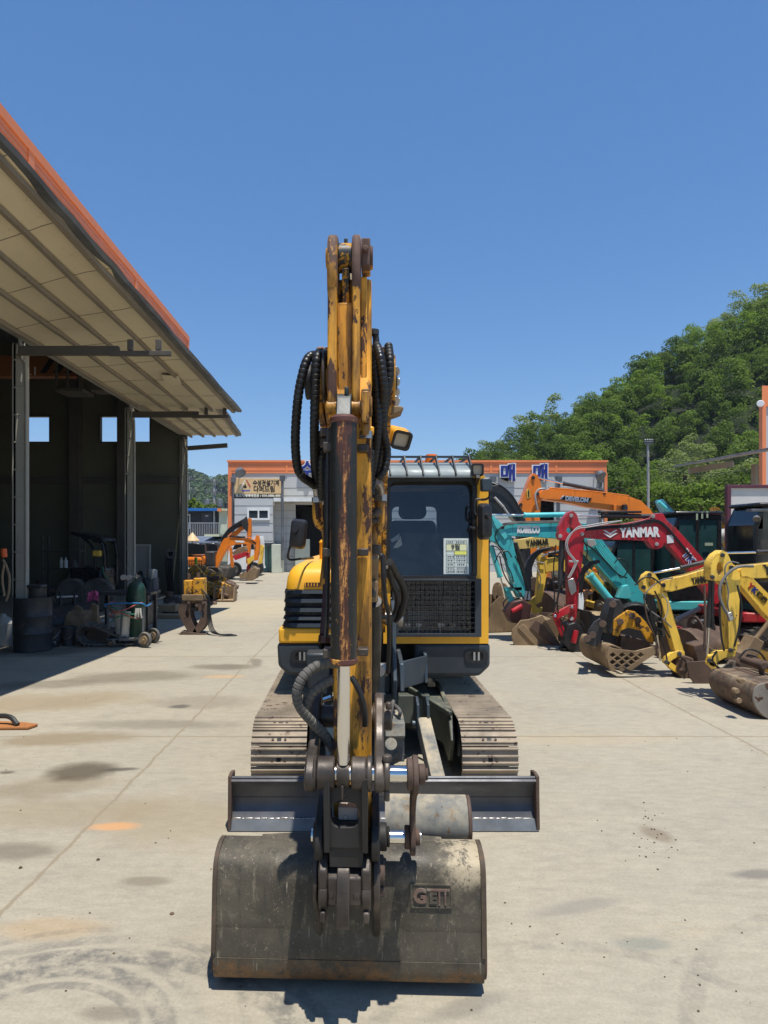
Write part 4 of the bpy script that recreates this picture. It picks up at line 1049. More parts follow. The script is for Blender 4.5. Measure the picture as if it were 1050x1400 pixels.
mb = MB(); mb.bar((cx1 + .01, cy0 + .06, hz(845)), (cx1 + .01, cy0 + .06, hz(700)), .02, .02); hb_(mb, 'grab_rail', m_black, cab)
# visor guard over the roof edge
vx0, vx1 = hx(528), hx(645)
rows = []
for i in range(7):
    a = rad(78 - 62 * i / 6 * 1.0); rows.append([(vx0, cy0 - .07 + .17 * (i / 6) ** 1.6, PZ(653.5, 5.95) + (.125) * (i / 6) ** .8), (vx1, cy0 - .07 + .17 * (i / 6) ** 1.6, PZ(653.5, 5.95) + (.125) * (i / 6) ** .8)])
rows += [[(vx0, cy0 + .9, rows[-1][0][2] + .02), (vx1, cy0 + .9, rows[-1][0][2] + .02)]]
mb = MB(); mb.sheet(rows); mb.sheet([[(x, y + .01, z - .012) for x, y, z in r] for r in rows])
for z in (0,): mb.box(vx0, vx1, cy0 - .075, cy0 + .01, rows[0][0][2] - .016, rows[0][0][2])
vs_ = hb_(mb, 'visor', m_visor, cab)
mb = MB()
for px in (530, 552.5, 574.5, 596, 618.5, 641):
    x = hx(px); mb.bar((x + .02, cy0 - .085, rows[0][0][2] + .0), (x, cy0 + .02, rows[0][0][2] + .17), .011, .03)
    mb.bar((x, cy0 + .02, rows[0][0][2] + .165), (x, cy0 + .8, rows[0][0][2] + .165), .016, .016)
mb.bar((vx0, cy0 + .02, rows[0][0][2] + .165), (vx1, cy0 + .02, rows[0][0][2] + .165), .018, .018)
hb_(mb, 'visor_rib', m_skirt, vs_)
mb = MB(); x = hx(599); zb = rows[0][0][2] + .12; mb.lathe([(.062, 0), (.062, .03), (.058, .03), (.056, .10), (.05, .12), (.02, .125)], (x, 6.25, zb), n=20); hb_(mb, 'beacon', m_amber, cab)
def lamp(c, d, w, h, dep, shell_mat, name='work_lamp', parent=hero, xf=None, up=(0, 0, 1)):
    """boxy work lamp: rounded shell, dark bezel, lens; d is where it looks"""
    c = V(c); d = V(d).normalized(); a = d.cross(V(up)).normalized(); b = a.cross(d)
    def fr(x, z, y): return c + a * x + b * z + d * y
    mb = MB(); sec = [(.62, 0), (.9, .12), (1, .35), (1, 1)]; n = 24; vs = []; fs = []
    for sc_, y in sec:
        for x, z in rrect(-w / 2 * sc_, w / 2 * sc_, -h / 2 * sc_, h / 2 * sc_, min(w, h) * .22 * sc_, 5): vs.append(fr(x, z, (y - 1) * dep))
    n = len(vs) // len(sec)
    for k in range(len(sec) - 1):
        for i in range(n): fs.append((k * n + i, k * n + (i + 1) % n, (k + 1) * n + (i + 1) % n, (k + 1) * n + i))
    fs.append(tuple(range(n)))
    mb.add(vs, fs); o = mb.build(name, shell_mat, parent, xf=xf)
    mb = MB(); ou = rrect(-w / 2 * 1.02, w / 2 * 1.02, -h / 2 * 1.02, h / 2 * 1.02, min(w, h) * .23, 5); inn = rrect(-w / 2 * .74, w / 2 * .74, -h / 2 * .7, h / 2 * .7, min(w, h) * .12, 5)
    m = len(ou); vs = [fr(x, z, .006) for x, z in ou] + [fr(x, z, .008) for x, z in inn] + [fr(x, z, -.02) for x, z in inn] + [fr(x, z, -.03) for x, z in ou]; fs = []
    for k in range(3):
        for i in range(m): fs.append((k * m + i, k * m + (i + 1) % m, (k + 1) * m + (i + 1) % m, (k + 1) * m + i))
    mb.add(vs, fs); mb.build('bezel', m_black, o, xf=xf)
    mb = MB(); mb.add([fr(x, z, -.012) for x, z in inn], [tuple(range(m))]); mb.build('lens', m_lens, o, xf=xf)
    return o
lamp((hx(650), cy0 - .10, hz(644)), (-.05, -1, -.12), .10, .105, .1, m_black, parent=hero)
mb = MB(); mb.bar((hx(650), cy0 - .12, hz(653)), (hx(650), cy0, hz(662)), .03, .03); hb_(mb, 'lamp_bracket', m_black, cab)
# mirrors
def mirror(c, w, h, turn, arm, lean=0.0):
    c = V(c); mb = MB()
    R = Matrix.Translation(c) @ Matrix.Rotation(rad(turn), 4, 'Z') @ Matrix.Rotation(rad(lean), 4, 'Y')
    vs = []; fs = []; secs = [(.55, -.055), (.86, -.045), (1, -.01), (1, .012)]
    for sc_, y in secs:
        for x, z in rrect(-w / 2 * sc_, w / 2 * sc_, -h / 2 * sc_, h / 2 * sc_, .035 * sc_, 4): vs.append(R @ V((x, y, z)))
    n = len(vs) // 4
    for k in range(3):
        for i in range(n): fs.append((k * n + i, k * n + (i + 1) % n, (k + 1) * n + (i + 1) % n, (k + 1) * n + i))
    fs += [tuple(range(n)), tuple(3 * n + i for i in reversed(range(n)))]
    mb.add(vs, fs)
    mb.cyl(R @ V((-w * .1, -.05, h * .14)), R @ V((-w * .1, -.09, h * .14)), .024)
    o = hb_(mb, 'mirror', m_black); mb = MB(); mb.tube(arm, .010, 8); hb_(mb, 'mirror_arm', m_black, o)
DM = 5.62
mirror(P(408, 730, DM), .135, .245, -8, [P(404, 727, DM - .07), P(399, 740, DM), P(394, 757, DM), P(396, 765, DM + .03), P(412, 764, DM + .1), P(428, 763, DM + .4)], 6)
mirror(P(661.5, 713, DM), .115, .30, 28, [P(661, 702, DM - .04), P(650, 703, DM), P(649, 690, DM), P(651, 683, DM), P(662, 683, DM), P(669, 679, DM), P(669, 664, DM)], 0)
mb = MB(); a = P(664, 662, DM); mb.box(a.x - .038, a.x + .05, DM - .03, DM + .05, a.z - .06, a.z + .05); hb_(mb, 'side_lamp_box', m_brkt, bevel=.012)
mb = MB(); mb.tube([P(655, 722, DM + .1), P(645, 722, DM + .1), P(641, 716, 5.98)], .013); mb.cyl(P(641, 715, 5.99), P(641, 715, 5.95), .03); hb_(mb, 'mirror_stay', m_black)
# inside: seat, levers, console, data sheet
sx = hx(576)
mb = MB(); 
def pad(mb, x0, x1, y, z0, z1, dep, topw=1.0):
    vs = []; fs = []; n = 8
    secs = [(0.0, .80), (.25, 1.0), (.75, 1.0), (1.0, .8)]
    xm_ = (x0 + x1) / 2; zm = (z0 + z1) / 2
    for t_, sc_ in secs:
        for x, z in rrect(-(x1 - x0) / 2, (x1 - x0) / 2, -(z1 - z0) / 2, (z1 - z0) / 2, .07, 4):
            k = sc_ * (topw if z > 0 else 1); vs.append((xm_ + x * (1 - (1 - sc_) * .3) * (topw if z > 0 else 1), y + t_ * dep, zm + z * (1 - (1 - sc_) * .15)))
    m = len(vs) // 4
    for k in range(3):
        for i in range(m): fs.append((k * m + i, k * m + (i + 1) % m, (k + 1) * m + (i + 1) % m, (k + 1) * m + i))
    fs += [tuple(range(m)), tuple(3 * m + i for i in reversed(range(m)))]
    mb.add(vs, fs)
pad(mb, sx - .27, sx + .30, 6.72, 1.30, 2.02, .16, .82)
pad(mb, sx - .26, sx + .28, 6.35, 1.18, 1.34, .45, 1)
st = hb_(mb, 'seat', m_seat, cab)
mb = MB(); pad(mb, sx - .125, sx + .15, 6.70, 2.03, 2.26, .12, .92); hb_(mb, 'headrest', m_seat, st)
mb = MB()
for x in (hx(545), hx(612)): mb.bar((x, 6.25, .95), (x, 6.3, 1.42), .03, .03); mb.cyl((x, 6.3, 1.40), (x + .01, 6.26, 1.54), .022, .03)
mb.box(cx0 + .08, cx0 + .25, 6.3, 6.9, .95, 1.4); mb.box(cx1 - .22, cx1 - .08, 6.35, 6.9, .95, 1.35)
hb_(mb, 'control_lever', m_cabin, cab)
mb = MB(); mb.prism([(hx(541), hz(750)), (hx(552), hz(733)), (hx(554), hz(746)), (hx(547), hz(750))], 6.12, 6.22, 'y'); mb.prism([(hx(538), hz(738)), (hx(551), hz(729)), (hx(551), hz(737)), (hx(540), hz(742))], 6.20, 6.23, 'y'); hb_(mb, 'monitor', m_lens, cab)
m_paper = flat('paper_sheet', (0.70, 0.78, 0.74), 0.7, var=.03)
m_py = flat('paper_yellow', (0.78, 0.80, 0.18), 0.7); m_ink = flat('ink', (0.05, 0.06, 0.07), 0.8); m_ppale = flat('paper_pale_yellow', (0.78, 0.80, 0.50), 0.7)
yP = cy0 - .002
p0x, p1x, p0z, p1z = hx(606.5), hx(641), hz(785), hz(736)
mb = MB(); mb.box(p0x, p1x, yP, yP + .001, p0z, p1z); mb.mi = 1
mb.box(hx(610), hx(638), yP - .0015, yP - .0005, hz(753), hz(743.5)); mb.mi = 2; mb.box(hx(621.5), hx(638), yP - .0022, yP - .0016, hz(758.3), hz(753.6)); mb.mi = 3
for py in (739, 743.4, 753, 758.6, 764, 769, 774, 779, 783): mb.box(hx(610), hx(638), yP - .003, yP - .0024, hz(py) - .0012, hz(py) + .0012)
for px in (610, 638): mb.box(hx(px) - .0012, hx(px) + .0012, yP - .003, yP - .0024, hz(783), hz(739))
mb.box(hx(621) - .001, hx(621) + .001, yP - .003, yP - .0024, hz(783), hz(753))
r3 = random.Random(5)
for py in (741, 761, 766, 771.5, 776.5, 781):
    x = 612
    while x < 636:
        l = r3.uniform(1, 2.6)
        if not 619.5 < x < 623: mb.box(hx(x), hx(x + l * .7), yP - .003, yP - .0024, hz(py) - .005, hz(py) + .005)
        x += l + .6
ps = hb_(mb, 'data_sheet', [m_paper, m_ppale, m_py, m_ink], cab)
text('9월', .055, face_cam((hx(623), yP - .004, hz(748.3))), m_ink, ps, bold=.001, extrude=.0006)

# --- swing post and brackets under the boom foot
mb = MB()
mb.prism([(hx(545), 5.98), (hx(640), 5.98), (hx(641), 6.1), (hx(500), 6.1), (hx(497), 5.35), (hx(535), 5.2)], .615, .65, 'z')
mb.prism([(5.30, .65), (5.98, .65), (5.98, .93), (5.65, .90), (5.36, .86)], .375, .41, 'x')
mb.prism([(5.62, .65), (5.98, .65), (5.98, .90), (5.7, .88)], .60, .63, 'x')
mb.prism([(.375, 5.36), (.63, 5.68), (.63, 5.71), (.375, 5.4)], .65, .87, 'z')
hb_(mb, 'swing_bracket', m_brkt, bevel=.008)
mb = MB(); xc = PX(540, 5.15)
for x in (xc - .022, -.13):
    mb.prism([(5.05, .62), (5.45, .62), (5.55, 1.0), (5.5, 1.30), (5.32, 1.36), (5.16, 1.30), (5.12, 1.0), (5.0, .8)], x, x + .03, 'x')
mb.box(-.10, xc - .03, 5.28, 5.5, .60, .78)
sp = hb_(mb, 'swing_post', m_brkt, bevel=.006)
mb = MB(); mb.cyl((-.15, 5.25, 1.23), (xc + .055, 5.25, 1.23), .055); mb.cyl((xc + .03, 5.25, 1.23), (xc + .065, 5.25, 1.23), .07)
mb.cyl((-.1, 5.12, .86), (xc - .06, 5.12, .86), .05); mb.lathe([(.05, 0), (.055, .02), (.04, .05)], (xc - .12, 5.06, .87), (0, -1, 0)); hb_(mb, 'pivot_pin', m_steel, sp)

# --- boom
ZF = 1.23
sidep = [(5.25, 1.12), (4.9, 1.42), (4.5, 1.90), (4.1, 2.14), (3.5, 2.24), (2.98, 2.34), (2.81, 2.43), (2.785, 2.56), (2.89, 2.66), (3.45, 2.66), (4.05, 2.62), (4.55, 2.42), (5.0, 1.86), (5.36, 1.33), (5.38, 1.2)]
sidep = spline(sidep, 3, True)
mb = MB(); mb.prism(sidep, -.125, .125, 'x')
bm_o = ab_(mb, 'boom', m_yel_arm, bevel=.01)
mb = MB()                                    # side plates run a little proud of the belly plate
for x0, x1 in ((-.155, -.13), (.13, .155)): mb.prism(sidep, x0, x1, 'x')
ab_(mb, 'boom_side_plate', m_yel_arm, bm_o, .004)
for s_ in (-1, 1): mb = MB(); mb.cyl((.12 * s_, 2.88, 2.51), (.172 * s_, 2.88, 2.51), .108, n=24); ab_(mb, 'boom_tip_boss', m_yel_arm, bm_o, .006)
mb = MB(); mb.cyl((-.205, 2.88, 2.51), (-.175, 2.88, 2.51), .076, n=24); mb.cyl((-.18, 2.88, 2.51), (.18, 2.88, 2.51), .04); mb.cyl((-.216, 2.88, 2.525), (-.204, 2.88, 2.525), .018, n=6); ab_(mb, 'pin', m_darksteel, bm_o, .005)
# boom cylinder in front of the boom
mb = MB(); mb.cyl((.05, 5.12, .86), (.05, 4.42, 1.72), .032); bc = ab_(mb, 'boom_cylinder', m_chrome)
mb = MB(); mb.cyl((.05, 5.08, .90), (.05, 4.72, 1.36), .062); mb.cyl((.05, 4.72, 1.36), (.05, 4.69, 1.395), .07); ab_(mb, 'barrel', m_darksteel, bc, .005)
# arm cylinder on the boom's back
mb = MB(); mb.cyl((0, 4.5, 2.74), (0, 3.6, 2.88), .06); ac = ab_(mb, 'arm_cylinder', m_darksteel, bevel=.005)
mb = MB(); mb.cyl((0, 3.62, 2.878), (0, 2.70, 2.945), .028); ab_(mb, 'rod', m_chrome, ac)
mb = MB()
for s_ in (-.08, .055): mb.prism([(4.35, 2.5), (4.67, 2.45), (4.57, 2.78), (4.47, 2.80)], s_, s_ + .025, 'x')
ab_(mb, 'cylinder_lug', m_yel_arm, bm_o, .004)
# work lamp on the boom
lp = P(549, 602, 4.1); lamp(lp, (.22, -1, -.42), .12, .115, .17, m_yel, up=(.18, 0, 1))
mb = MB(); mb.tube([lp + V((0, .12, 0)), P(536, 607, 4.25), P(529, 600, 4.3)], .014); hb_(mb, 'lamp_bracket', m_black)

# --- stick (the cylinder runs down its front, the linkage stands well proud of the bucket)
ss = spline([(2.70, .60), (2.66, .70), (2.655, 1.0), (2.64, 1.55), (2.635, 2.08), (2.62, 2.34), (2.68, 2.55), (2.70, 2.80), (2.745, 2.89), (2.81, 2.80), (2.97, 2.66), (3.01, 2.48), (2.95, 2.16), (2.88, 1.53), (2.83, .9), (2.83, .64), (2.78, .585)], 3, True)
mb = MB(); mb.prism(ss, -.074, .074, 'x')
stk = ab_(mb, 'stick', m_yel_arm, bevel=.010)
# two front flange plates that carry the arm cylinder's rod end
fl = spline([(2.61, 2.31), (2.57, 2.36), (2.58, 2.53), (2.59, 2.75), (2.58, 2.885), (2.61, 2.993), (2.68, 3.025), (2.765, 2.975), (2.77, 2.87), (2.72, 2.71), (2.72, 2.35), (2.665, 2.29)], 3, True)
mb = MB()
for x0, x1 in ((-.092, -.057), (.002, .031)): mb.prism(fl, x0, x1, 'x')
fo_ = ab_(mb, 'flange', m_yel_arm, stk, .007)
m_tip = paint('flange_tip_worn', (0.40, 0.19, 0.03), .5, 0, var=.4, chip=.68, chipcol=(.075, .045, .035), chipscale=9, grime=.5, grimecol=(.06, .035, .025), bump=.15, stretch=2.5)
tipo = spline([(2.60, 2.78), (2.572, 2.88), (2.604, 2.996), (2.68, 3.03), (2.768, 2.978), (2.76, 2.87), (2.68, 2.80)], 3, True)
mb = MB()
for x0, x1 in ((-.094, -.055), (0, .033)): mb.prism(tipo, x0, x1, 'x')
ab_(mb, 'flange_tip', m_tip, fo_, .012)
mb = MB(); mb.prism([(2.655, 2.39), (2.70, 2.39), (2.72, 2.885), (2.67, 2.87)], .032, .057, 'x'); mb.box(-.056, .001, 2.64, 2.66, 2.36, 2.76); ab_(mb, 'flange_web', m_yel_arm, stk, .004)
mb = MB(); mb.cyl((-.054, 2.675, 2.945), (-.001, 2.675, 2.945), .056, n=24); mb.prism([(2.63, 2.89), (2.70, 2.89), (2.73, 2.76), (2.67, 2.74)], -.04, -.012, 'x'); mb.cyl((-.026, 2.67, 2.99), (-.026, 2.67, 3.02), .008, n=8)
ab_(mb, 'rod_end', paint('rod_end_black_yellow', (0.03, 0.03, 0.03), .5, var=.2, chip=.55, chipcol=(0.35, 0.17, 0.02), chipscale=14), fo_, .004)
mb = MB(); mb.box(.036, .070, 2.61, 2.73, 2.89, 2.997); mb.cyl((.068, 2.675, 2.945), (.080, 2.675, 2.945), .045); mb.cyl((.052, 2.59, 2.95), (.052, 2.612, 2.95), .013, n=8); ab_(mb, 'pin', m_tip, fo_, .006)
mb = MB(); mb.cyl((-.104, 2.675, 2.945), (-.088, 2.675, 2.945), .040); ab_(mb, 'pin', m_tip, fo_, .006)
# bucket cylinder down the front
DC = 2.50; cxm = PX(471.5, DC)
mb = MB(); mb.lathe([(.045, 0), (.048, .012), (.048, PZ(577, DC) - PZ(903, DC))], (cxm, DC, PZ(903, DC)), (0, 0, 1), 32)
bcy = ab_(mb, 'bucket_cylinder', m_cyl)
mb = MB(); mb.lathe([(.042, 0), (.0515, .008), (.0515, .022), (.048, .024)], (cxm, DC, PZ(908.5, DC)), (0, 0, 1), 32); mb.lathe([(.048, 0), (.0525, .004), (.0525, .018), (.036, .03), (.027, .027)], (cxm, DC, PZ(579, DC)), (0, 0, 1), 32); ab_(mb, 'gland', paint('gland_brown', (0.10, 0.04, 0.03), .5, var=.2, chip=.4, chipcol=(0.35, 0.17, 0.03), chipscale=16), bcy)
mb = MB(); mb.cyl((PX(471, DC), DC, PZ(1044, DC)), (cxm, DC, PZ(905, DC)), .0235, n=28); ab_(mb, 'rod', m_chrome, bcy)
mb = MB(); zc = PZ(556, DC + .07); mb.cyl((-.056, DC + .09, zc), (.001, DC + .09, zc), .052, n=24); mb.prism([(DC - .03, zc - .08), (DC + .05, zc - .08), (DC + .11, zc), (DC + .04, zc + .03)], -.054, 0, 'x'); mb.cyl((-.018, DC + .06, zc + .04), (-.018, DC + .06, zc + .072), .009, n=8)
ab_(mb, 'cap_lug', paint('lug_grey_yellow', (0.028, 0.037, 0.038), .45, 0, var=.2, chip=.42, chipcol=(0.38, 0.24, 0.07), chipscale=10), bcy, .006)
mb = MB(); mb.cyl((-.098, DC + .09, zc), (.07, DC + .09, zc), .027); mb.box(.036, .068, DC + .02, DC + .12, zc - .068, zc + .05); mb.cyl((.066, DC + .07, zc), (.078, DC + .07, zc), .04); mb.cyl((.052, DC + .06, zc + .05), (.052, DC + .06, zc + .063), .018, n=6); mb.cyl((.052, DC + .05, zc - .11), (.052, DC + .05, zc - .066), .016, n=8); ab_(mb, 'pin', m_yel_arm, bcy, .006)
# feed pipe and clamps beside the cylinder
DP = 2.56
mb = MB(); mb.tube([P(449.5, 585, DP), P(449, 700, DP), P(448, 830, DP), P(446, 872, DP)], .010, 8, sub=2); ab_(mb, 'feed_pipe', m_black, stk)
mb = MB()
for py in (612, 755, 892):
    mb.box(PX(443, DP), PX(456, DP), DP - .04, DP + .04, PZ(py + 6, DP), PZ(py - 6, DP)); mb.box(PX(489, DP), PX(504, DP), DP, DP + .07, PZ(py + 5, DP), PZ(py - 5, DP))
ab_(mb, 'pipe_clamp', m_link_brown, stk, .004)
mb = MB(); mb.tube([P(441, 800, 3.0), P(440.5, 830, 2.95), P(438, 868, 2.9)], .015, 8, sub=3); mb.cyl(P(441, 868, 2.9), P(441, 878, 2.9), .028, .032); ab_(mb, 'side_pipe', m_guide_pipe, stk)

# --- bucket linkage
DL = 2.52; zl = PZ(1057, DL); DJ = 2.74; zj = PZ(1143, DJ)
for xa in (PX(427, 2.58), PX(519, 2.58)):
    o = spline([(2.84, 1.20), (2.76, 1.20), (2.65, 1.07), (2.52, 1.04), (2.455, zl), (2.48, zl - .055), (2.56, zl - .07), (2.61, zl - .03), (2.73, 1.03), (2.86, 1.12)], 3, True)
    lk = MB(); lk.prism(o, xa - .019, xa + .019, 'x')
    lko = ab_(lk, 'guide_link', m_link_brown, bevel=.008)
D9 = 2.72; z9 = PZ(985, D9)
mb = MB(); mb.cyl((PX(420, D9), 2.78, z9), (PX(514, D9), 2.78, z9), .045); mb.cyl((PX(508, D9), 2.78, z9), (PX(516, D9), 2.78, z9), .058); ab_(mb, 'pin', m_link_brown, lko, .006)
mb = MB(); mb.cyl((PX(522, D9), 2.78, z9), (PX(535, D9), 2.78, z9), .055); mb.cyl((PX(530, D9), 2.72, z9 + .045), (PX(530, D9), 2.72, z9 + .075), .015, n=6); ab_(mb, 'pin_cap', m_link_brown, lko, .006)
# cylinder-rod pin row
for a, b, r in ((435, 459.5, .060), (481.5, 502, .060), (430, 434.5, .064), (502.5, 510, .064), (526, 534, .062), (462, 479, .052)):
    mb = MB(); mb.cyl((PX(a, DL), DL, zl), (PX(b, DL), DL, zl), r, n=28)
    if a == 526: mb.cyl((PX(530, DL), DL - .02, zl + .05), (PX(530, DL), DL - .02, zl + .076), .020, n=6); mb.cyl((PX(530, DL), DL - .03, zl - .09), (PX(530, DL), DL - .03, zl - .05), .012, n=6)
    if a == 462: mb.cyl((PX(470, DL), DL - .045, zl - .08), (PX(470, DL), DL - .045, zl - .03), .005, n=8)
    pr = ab_(mb, 'boss', m_link_brown, bevel=.006)
mb = MB(); mb.cyl((PX(418, DL), DL, zl), (PX(562, DL), DL, zl), .030); ab_(mb, 'long_pin', m_chrome)
mb = MB(); mb.cyl((PX(424, DJ), DJ, zj), (PX(573, DJ), DJ, zj), .027); ab_(mb, 'long_pin', m_chrome)
# H link: two rails, cross plate with window
x0, x1 = PX(438, DL), PX(511, DL)
mb = MB(); mb.prism([(x0 + .026, zl - .045), (x1 - .026, zl - .045), (x1 - .03, .71), (x0 + .03, .71)], 2.50, 2.53, 'y', holes=[rrect(PX(454, DL), PX(492, DL), PZ(1128, DL), PZ(1095, DL), .03)])
for x, w_ in ((x0 + .018, .023), (x1 - .041, .023)): mb.prism([(2.46, zl), (2.58, zl), (2.62, .73), (2.56, .675), (2.485, .70)], x, x + w_, 'x')
mb.cyl((x0 + .018, 2.58, .735), (x1 - .018, 2.58, .735), .054, n=24)
mb.box(x0 + .036, x1 - .036, 2.51, 2.55, .635, .77)
ab_(mb, 'link', m_dark_link, bevel=.007)
# steel block seen through the window of the link
mb = MB(); mb.box(PX(463, 2.62), PX(490, 2.62), 2.57, 2.66, PZ(1126, 2.62), PZ(1097, 2.62)); mb.cyl((PX(473, 2.62), 2.565, PZ(1110, 2.62)), (PX(473, 2.62), 2.572, PZ(1110, 2.62)), .010, n=10); ab_(mb, 'grease_block', paint('pale_dusty_block', (0.42, 0.36, 0.32), .7, var=.2, chip=.3, chipcol=(.06, .05, .05), chipscale=14), bevel=.012, seg=3)
# ears of the coupler
for x in (PX(438, 2.6), PX(513, 2.6)):
    mb = MB(); mb.prism(spline([(2.88, .66), (2.78, .82), (2.66, .82), (2.55, .78), (2.51, .72), (2.525, .655), (2.60, .63), (2.8, .58)], 3, True), x - .016, x + .016, 'x')
    a, b = (516, 527) if x > 0 else (427, 431)
    mb.cyl((PX(a, DJ), DJ, zj), (PX(b, DJ), DJ, zj), .054)
    if x > 0: mb.cyl((PX(527, DJ), DJ, zj), (PX(531, DJ), DJ, zj), .04)
    ab_(mb, 'coupler_ear', m_dark_link, bevel=.006)
# --- bucket, just clear of the slab
bp = spline([(3.04, .48), (2.97, .53), (2.90, .546), (2.845, .538), (2.805, .512), (2.787, .465), (2.779, .40), (2.772, .32), (2.766, .24), (2.758, .15), (2.765, .085), (2.80, .055), (2.93, .05), (3.28, .07)], 4)
bx0, bx1 = PX(290.5, 2.79), PX(657, 2.79)
mb = MB(); mb.shell(bp, bx0, bx1, -.014)
bk = ab_(mb, 'bucket', m_bucket)
k_ = [i for i, q_ in enumerate(bp) if q_[1] > .262 and i > 2][-1]
mb = MB(); mb.shell([(y - .007, z) for y, z in bp[6:k_ + 1]] + [(2.765, .258)], bx0 + .004, bx1 - .004, -.01); ab_(mb, 'back_plate', m_bucket, bk)
mb = MB(); mb.shell([(y - .006, z) for y, z in spline([(2.757, .15), (2.765, .085), (2.80, .050)], 5)], bx0 + .004, bx1 - .004, -.01); ab_(mb, 'wear_strip', m_bucket, bk)
fullp = bp + [(3.34, .10), (3.32, .26), (3.12, .48)]
paint('rim_brown', (0.085, 0.062, 0.042), .65, .2, var=.4, chip=.3, chipcol=(.09, .05, .03), dust=.3)
for x, s_ in ((bx0, -1), (bx1, 1)):
    mb = MB(); mb.prism(fullp, x - .001 * s_, x + .012 * s_, 'x')
    pl = ab_(mb, 'side_plate', m_rust, bk, .004)
    mb = MB(); mb.shell([(y - .003, z) for y, z in bp[6:36]], min(x - .012 * s_, x + .006 * s_), max(x - .012 * s_, x + .006 * s_), -.02); ab_(mb, 'side_rim', bpy.data.materials['rim_brown'], bk)
# rib plates, bucket lugs
mb = MB(); mb.prism([(PX(352, 2.92), 2.96), (PX(440, 2.92), 3.0), (PX(440, 2.92), 2.88), (PX(352, 2.92), 2.93)], .535, .560, 'z'); mb.prism([(PX(524, 2.92), 2.88), (PX(524, 2.92), 3.0), (PX(600, 2.92), 2.96), (PX(600, 2.92), 2.93)], .535, .560, 'z'); ab_(mb, 'stiffener', m_bucket, bk, .004)
mb = MB()
for x, w_ in ((PX(433.5, 2.66), .009), (PX(514, 2.66), .014)):
    mb.prism(spline([(2.98, .70), (2.80, .72), (2.62, .66), (2.55, .58), (2.55, .48), (2.66, .36), (2.755, .24), (2.80, .27), (2.88, .48), (2.96, .54)], 3, True), x - w_, x + w_, 'x')
ab_(mb, 'bucket_lug', m_link_brown, bk, .006)
mb = MB(); mb.cyl((PX(517, 2.56), 2.60, .575), (PX(527, 2.56), 2.60, .575), .045); mb.box(PX(516, 2.56), PX(526.5, 2.56), 2.57, 2.63, .495, .535); ab_(mb, 'pin_cap', m_rust, bk, .006)
# brown cast coupling with its hook, standing in front of the shell
zc_ = .535; DQ = 2.56; DH = 2.52
cpl = None
for a, b, r in ((437, 449, .075), (449.5, 459, .062), (483, 495, .062), (495.5, 508.5, .075), (459, 483, .055)):
    mb = MB(); mb.cyl((PX(a, DH), DQ, zc_), (PX(b, DH), DQ, zc_), r, n=28)
    if r == .075: mb.prism([(2.49, .56), (2.62, .58), (2.63, .69), (2.57, .69), (2.49, .63)], PX(a, DH), PX(b, DH), 'x'); mb.box(PX(a + 2, DH), PX(b - 2, DH), 2.49, 2.53, .44, .48)
    q_ = ab_(mb, 'coupling', m_link_brown, bevel=.007); cpl = cpl or q_
mb = MB(); mb.prism([(2.50, .50), (2.62, .58), (2.63, .63), (2.56, .63), (2.50, .60)], PX(449, DH), PX(496, DH), 'x'); ab_(mb, 'web', m_link_brown, cpl, .006)
mb = MB(); mb.prism(spline([(2.50, .62), (2.475, .56), (2.465, .48), (2.475, .43), (2.505, .415), (2.525, .455), (2.53, .54), (2.525, .63)], 3, True), PX(462, 2.49), PX(479.5, 2.49), 'x'); ab_(mb, 'hook', m_link_brown, cpl, .006)
# raised maker's plate
xg, zg = PX(584, 2.81), PZ(1214, 2.81)
sl_ = rad(6)
RT = XA @ Matrix.Translation((xg, 2.765, zg)) @ Matrix.Rotation(-sl_, 4, 'X')
mbp = MB(); mbp.box(-.080, .086, -.006, .010, -.046, .046); mbp.mi = 1
mbp.prism([(-.080, -.046), (.086, -.046), (.086, .046), (-.080, .046)], -.010, -.006, 'y', holes=[[(-.075, -.041), (.081, -.041), (.081, .041), (-.075, .041)]])
mbp.v = [tuple(RT @ V(a)) for a in mbp.v]; pt_ = mbp.build('maker_plate', [m_bucket, m_bucket], bk)
m_redraise = paint('rusty_red_letters', (0.135, 0.085, 0.066), .6, .1, var=.5, chip=.45, chipcol=(.12, .10, .08), bump=.2)
text('G', .074, RT @ face_cam((-.042, -.010, -.002)), m_redraise, pt_, bold=.003, extrude=.005, width=.052)
text('E', .056, RT @ face_cam((.010, -.010, -.008)), m_bucket, pt_, bold=.003, extrude=.005, width=.030)
mbp = MB(); mbp.box(-.014, .076, -.014, -.006, .020, .027); mbp.box(.032, .039, -.014, -.006, -.034, .020); mbp.box(.056, .063, -.014, -.006, -.034, .020)
mbp.v = [tuple(RT @ V(a)) for a in mbp.v]; mbp.build('lettering', m_redraise, pt_)
# clamp with half-round shell to the right of the stick
D_ = 3.15; xa, xb = PX(520, D_), PX(630, D_)
arcp = spline([(3.13, .45), (3.08, .48), (3.055, .54), (3.075, .61), (3.13, .655), (3.18, .66)], 4)
mb = MB(); mb.shell(arcp, xa, xb, -.01); cl = ab_(mb, 'clamp_shell', m_grey_mud)
mb = MB(); mb.prism(arcp + [(3.30, .42)], xb, xb + .018, 'x'); ab_(mb, 'end_plate', m_rust, cl, .004)
mb = MB(); mb.box(xa, xb, 3.08, 3.22, .40, .475); ab_(mb, 'mud', paint('caked_mud', (0.16, 0.125, 0.075), .95, var=.6, bump=.9, bscale=40, scale=14), cl, .02)
xp = PX(566, 2.6)
mb = MB(); mb.prism(spline([(2.52, 1.04), (2.47, .98), (2.49, .92), (2.60, .86), (2.69, .76), (2.68, .65), (2.71, .59), (2.77, .60), (2.79, .67), (2.77, .79), (2.66, .94), (2.60, 1.02)], 3, True), xp - .010, xp + .011, 'x')
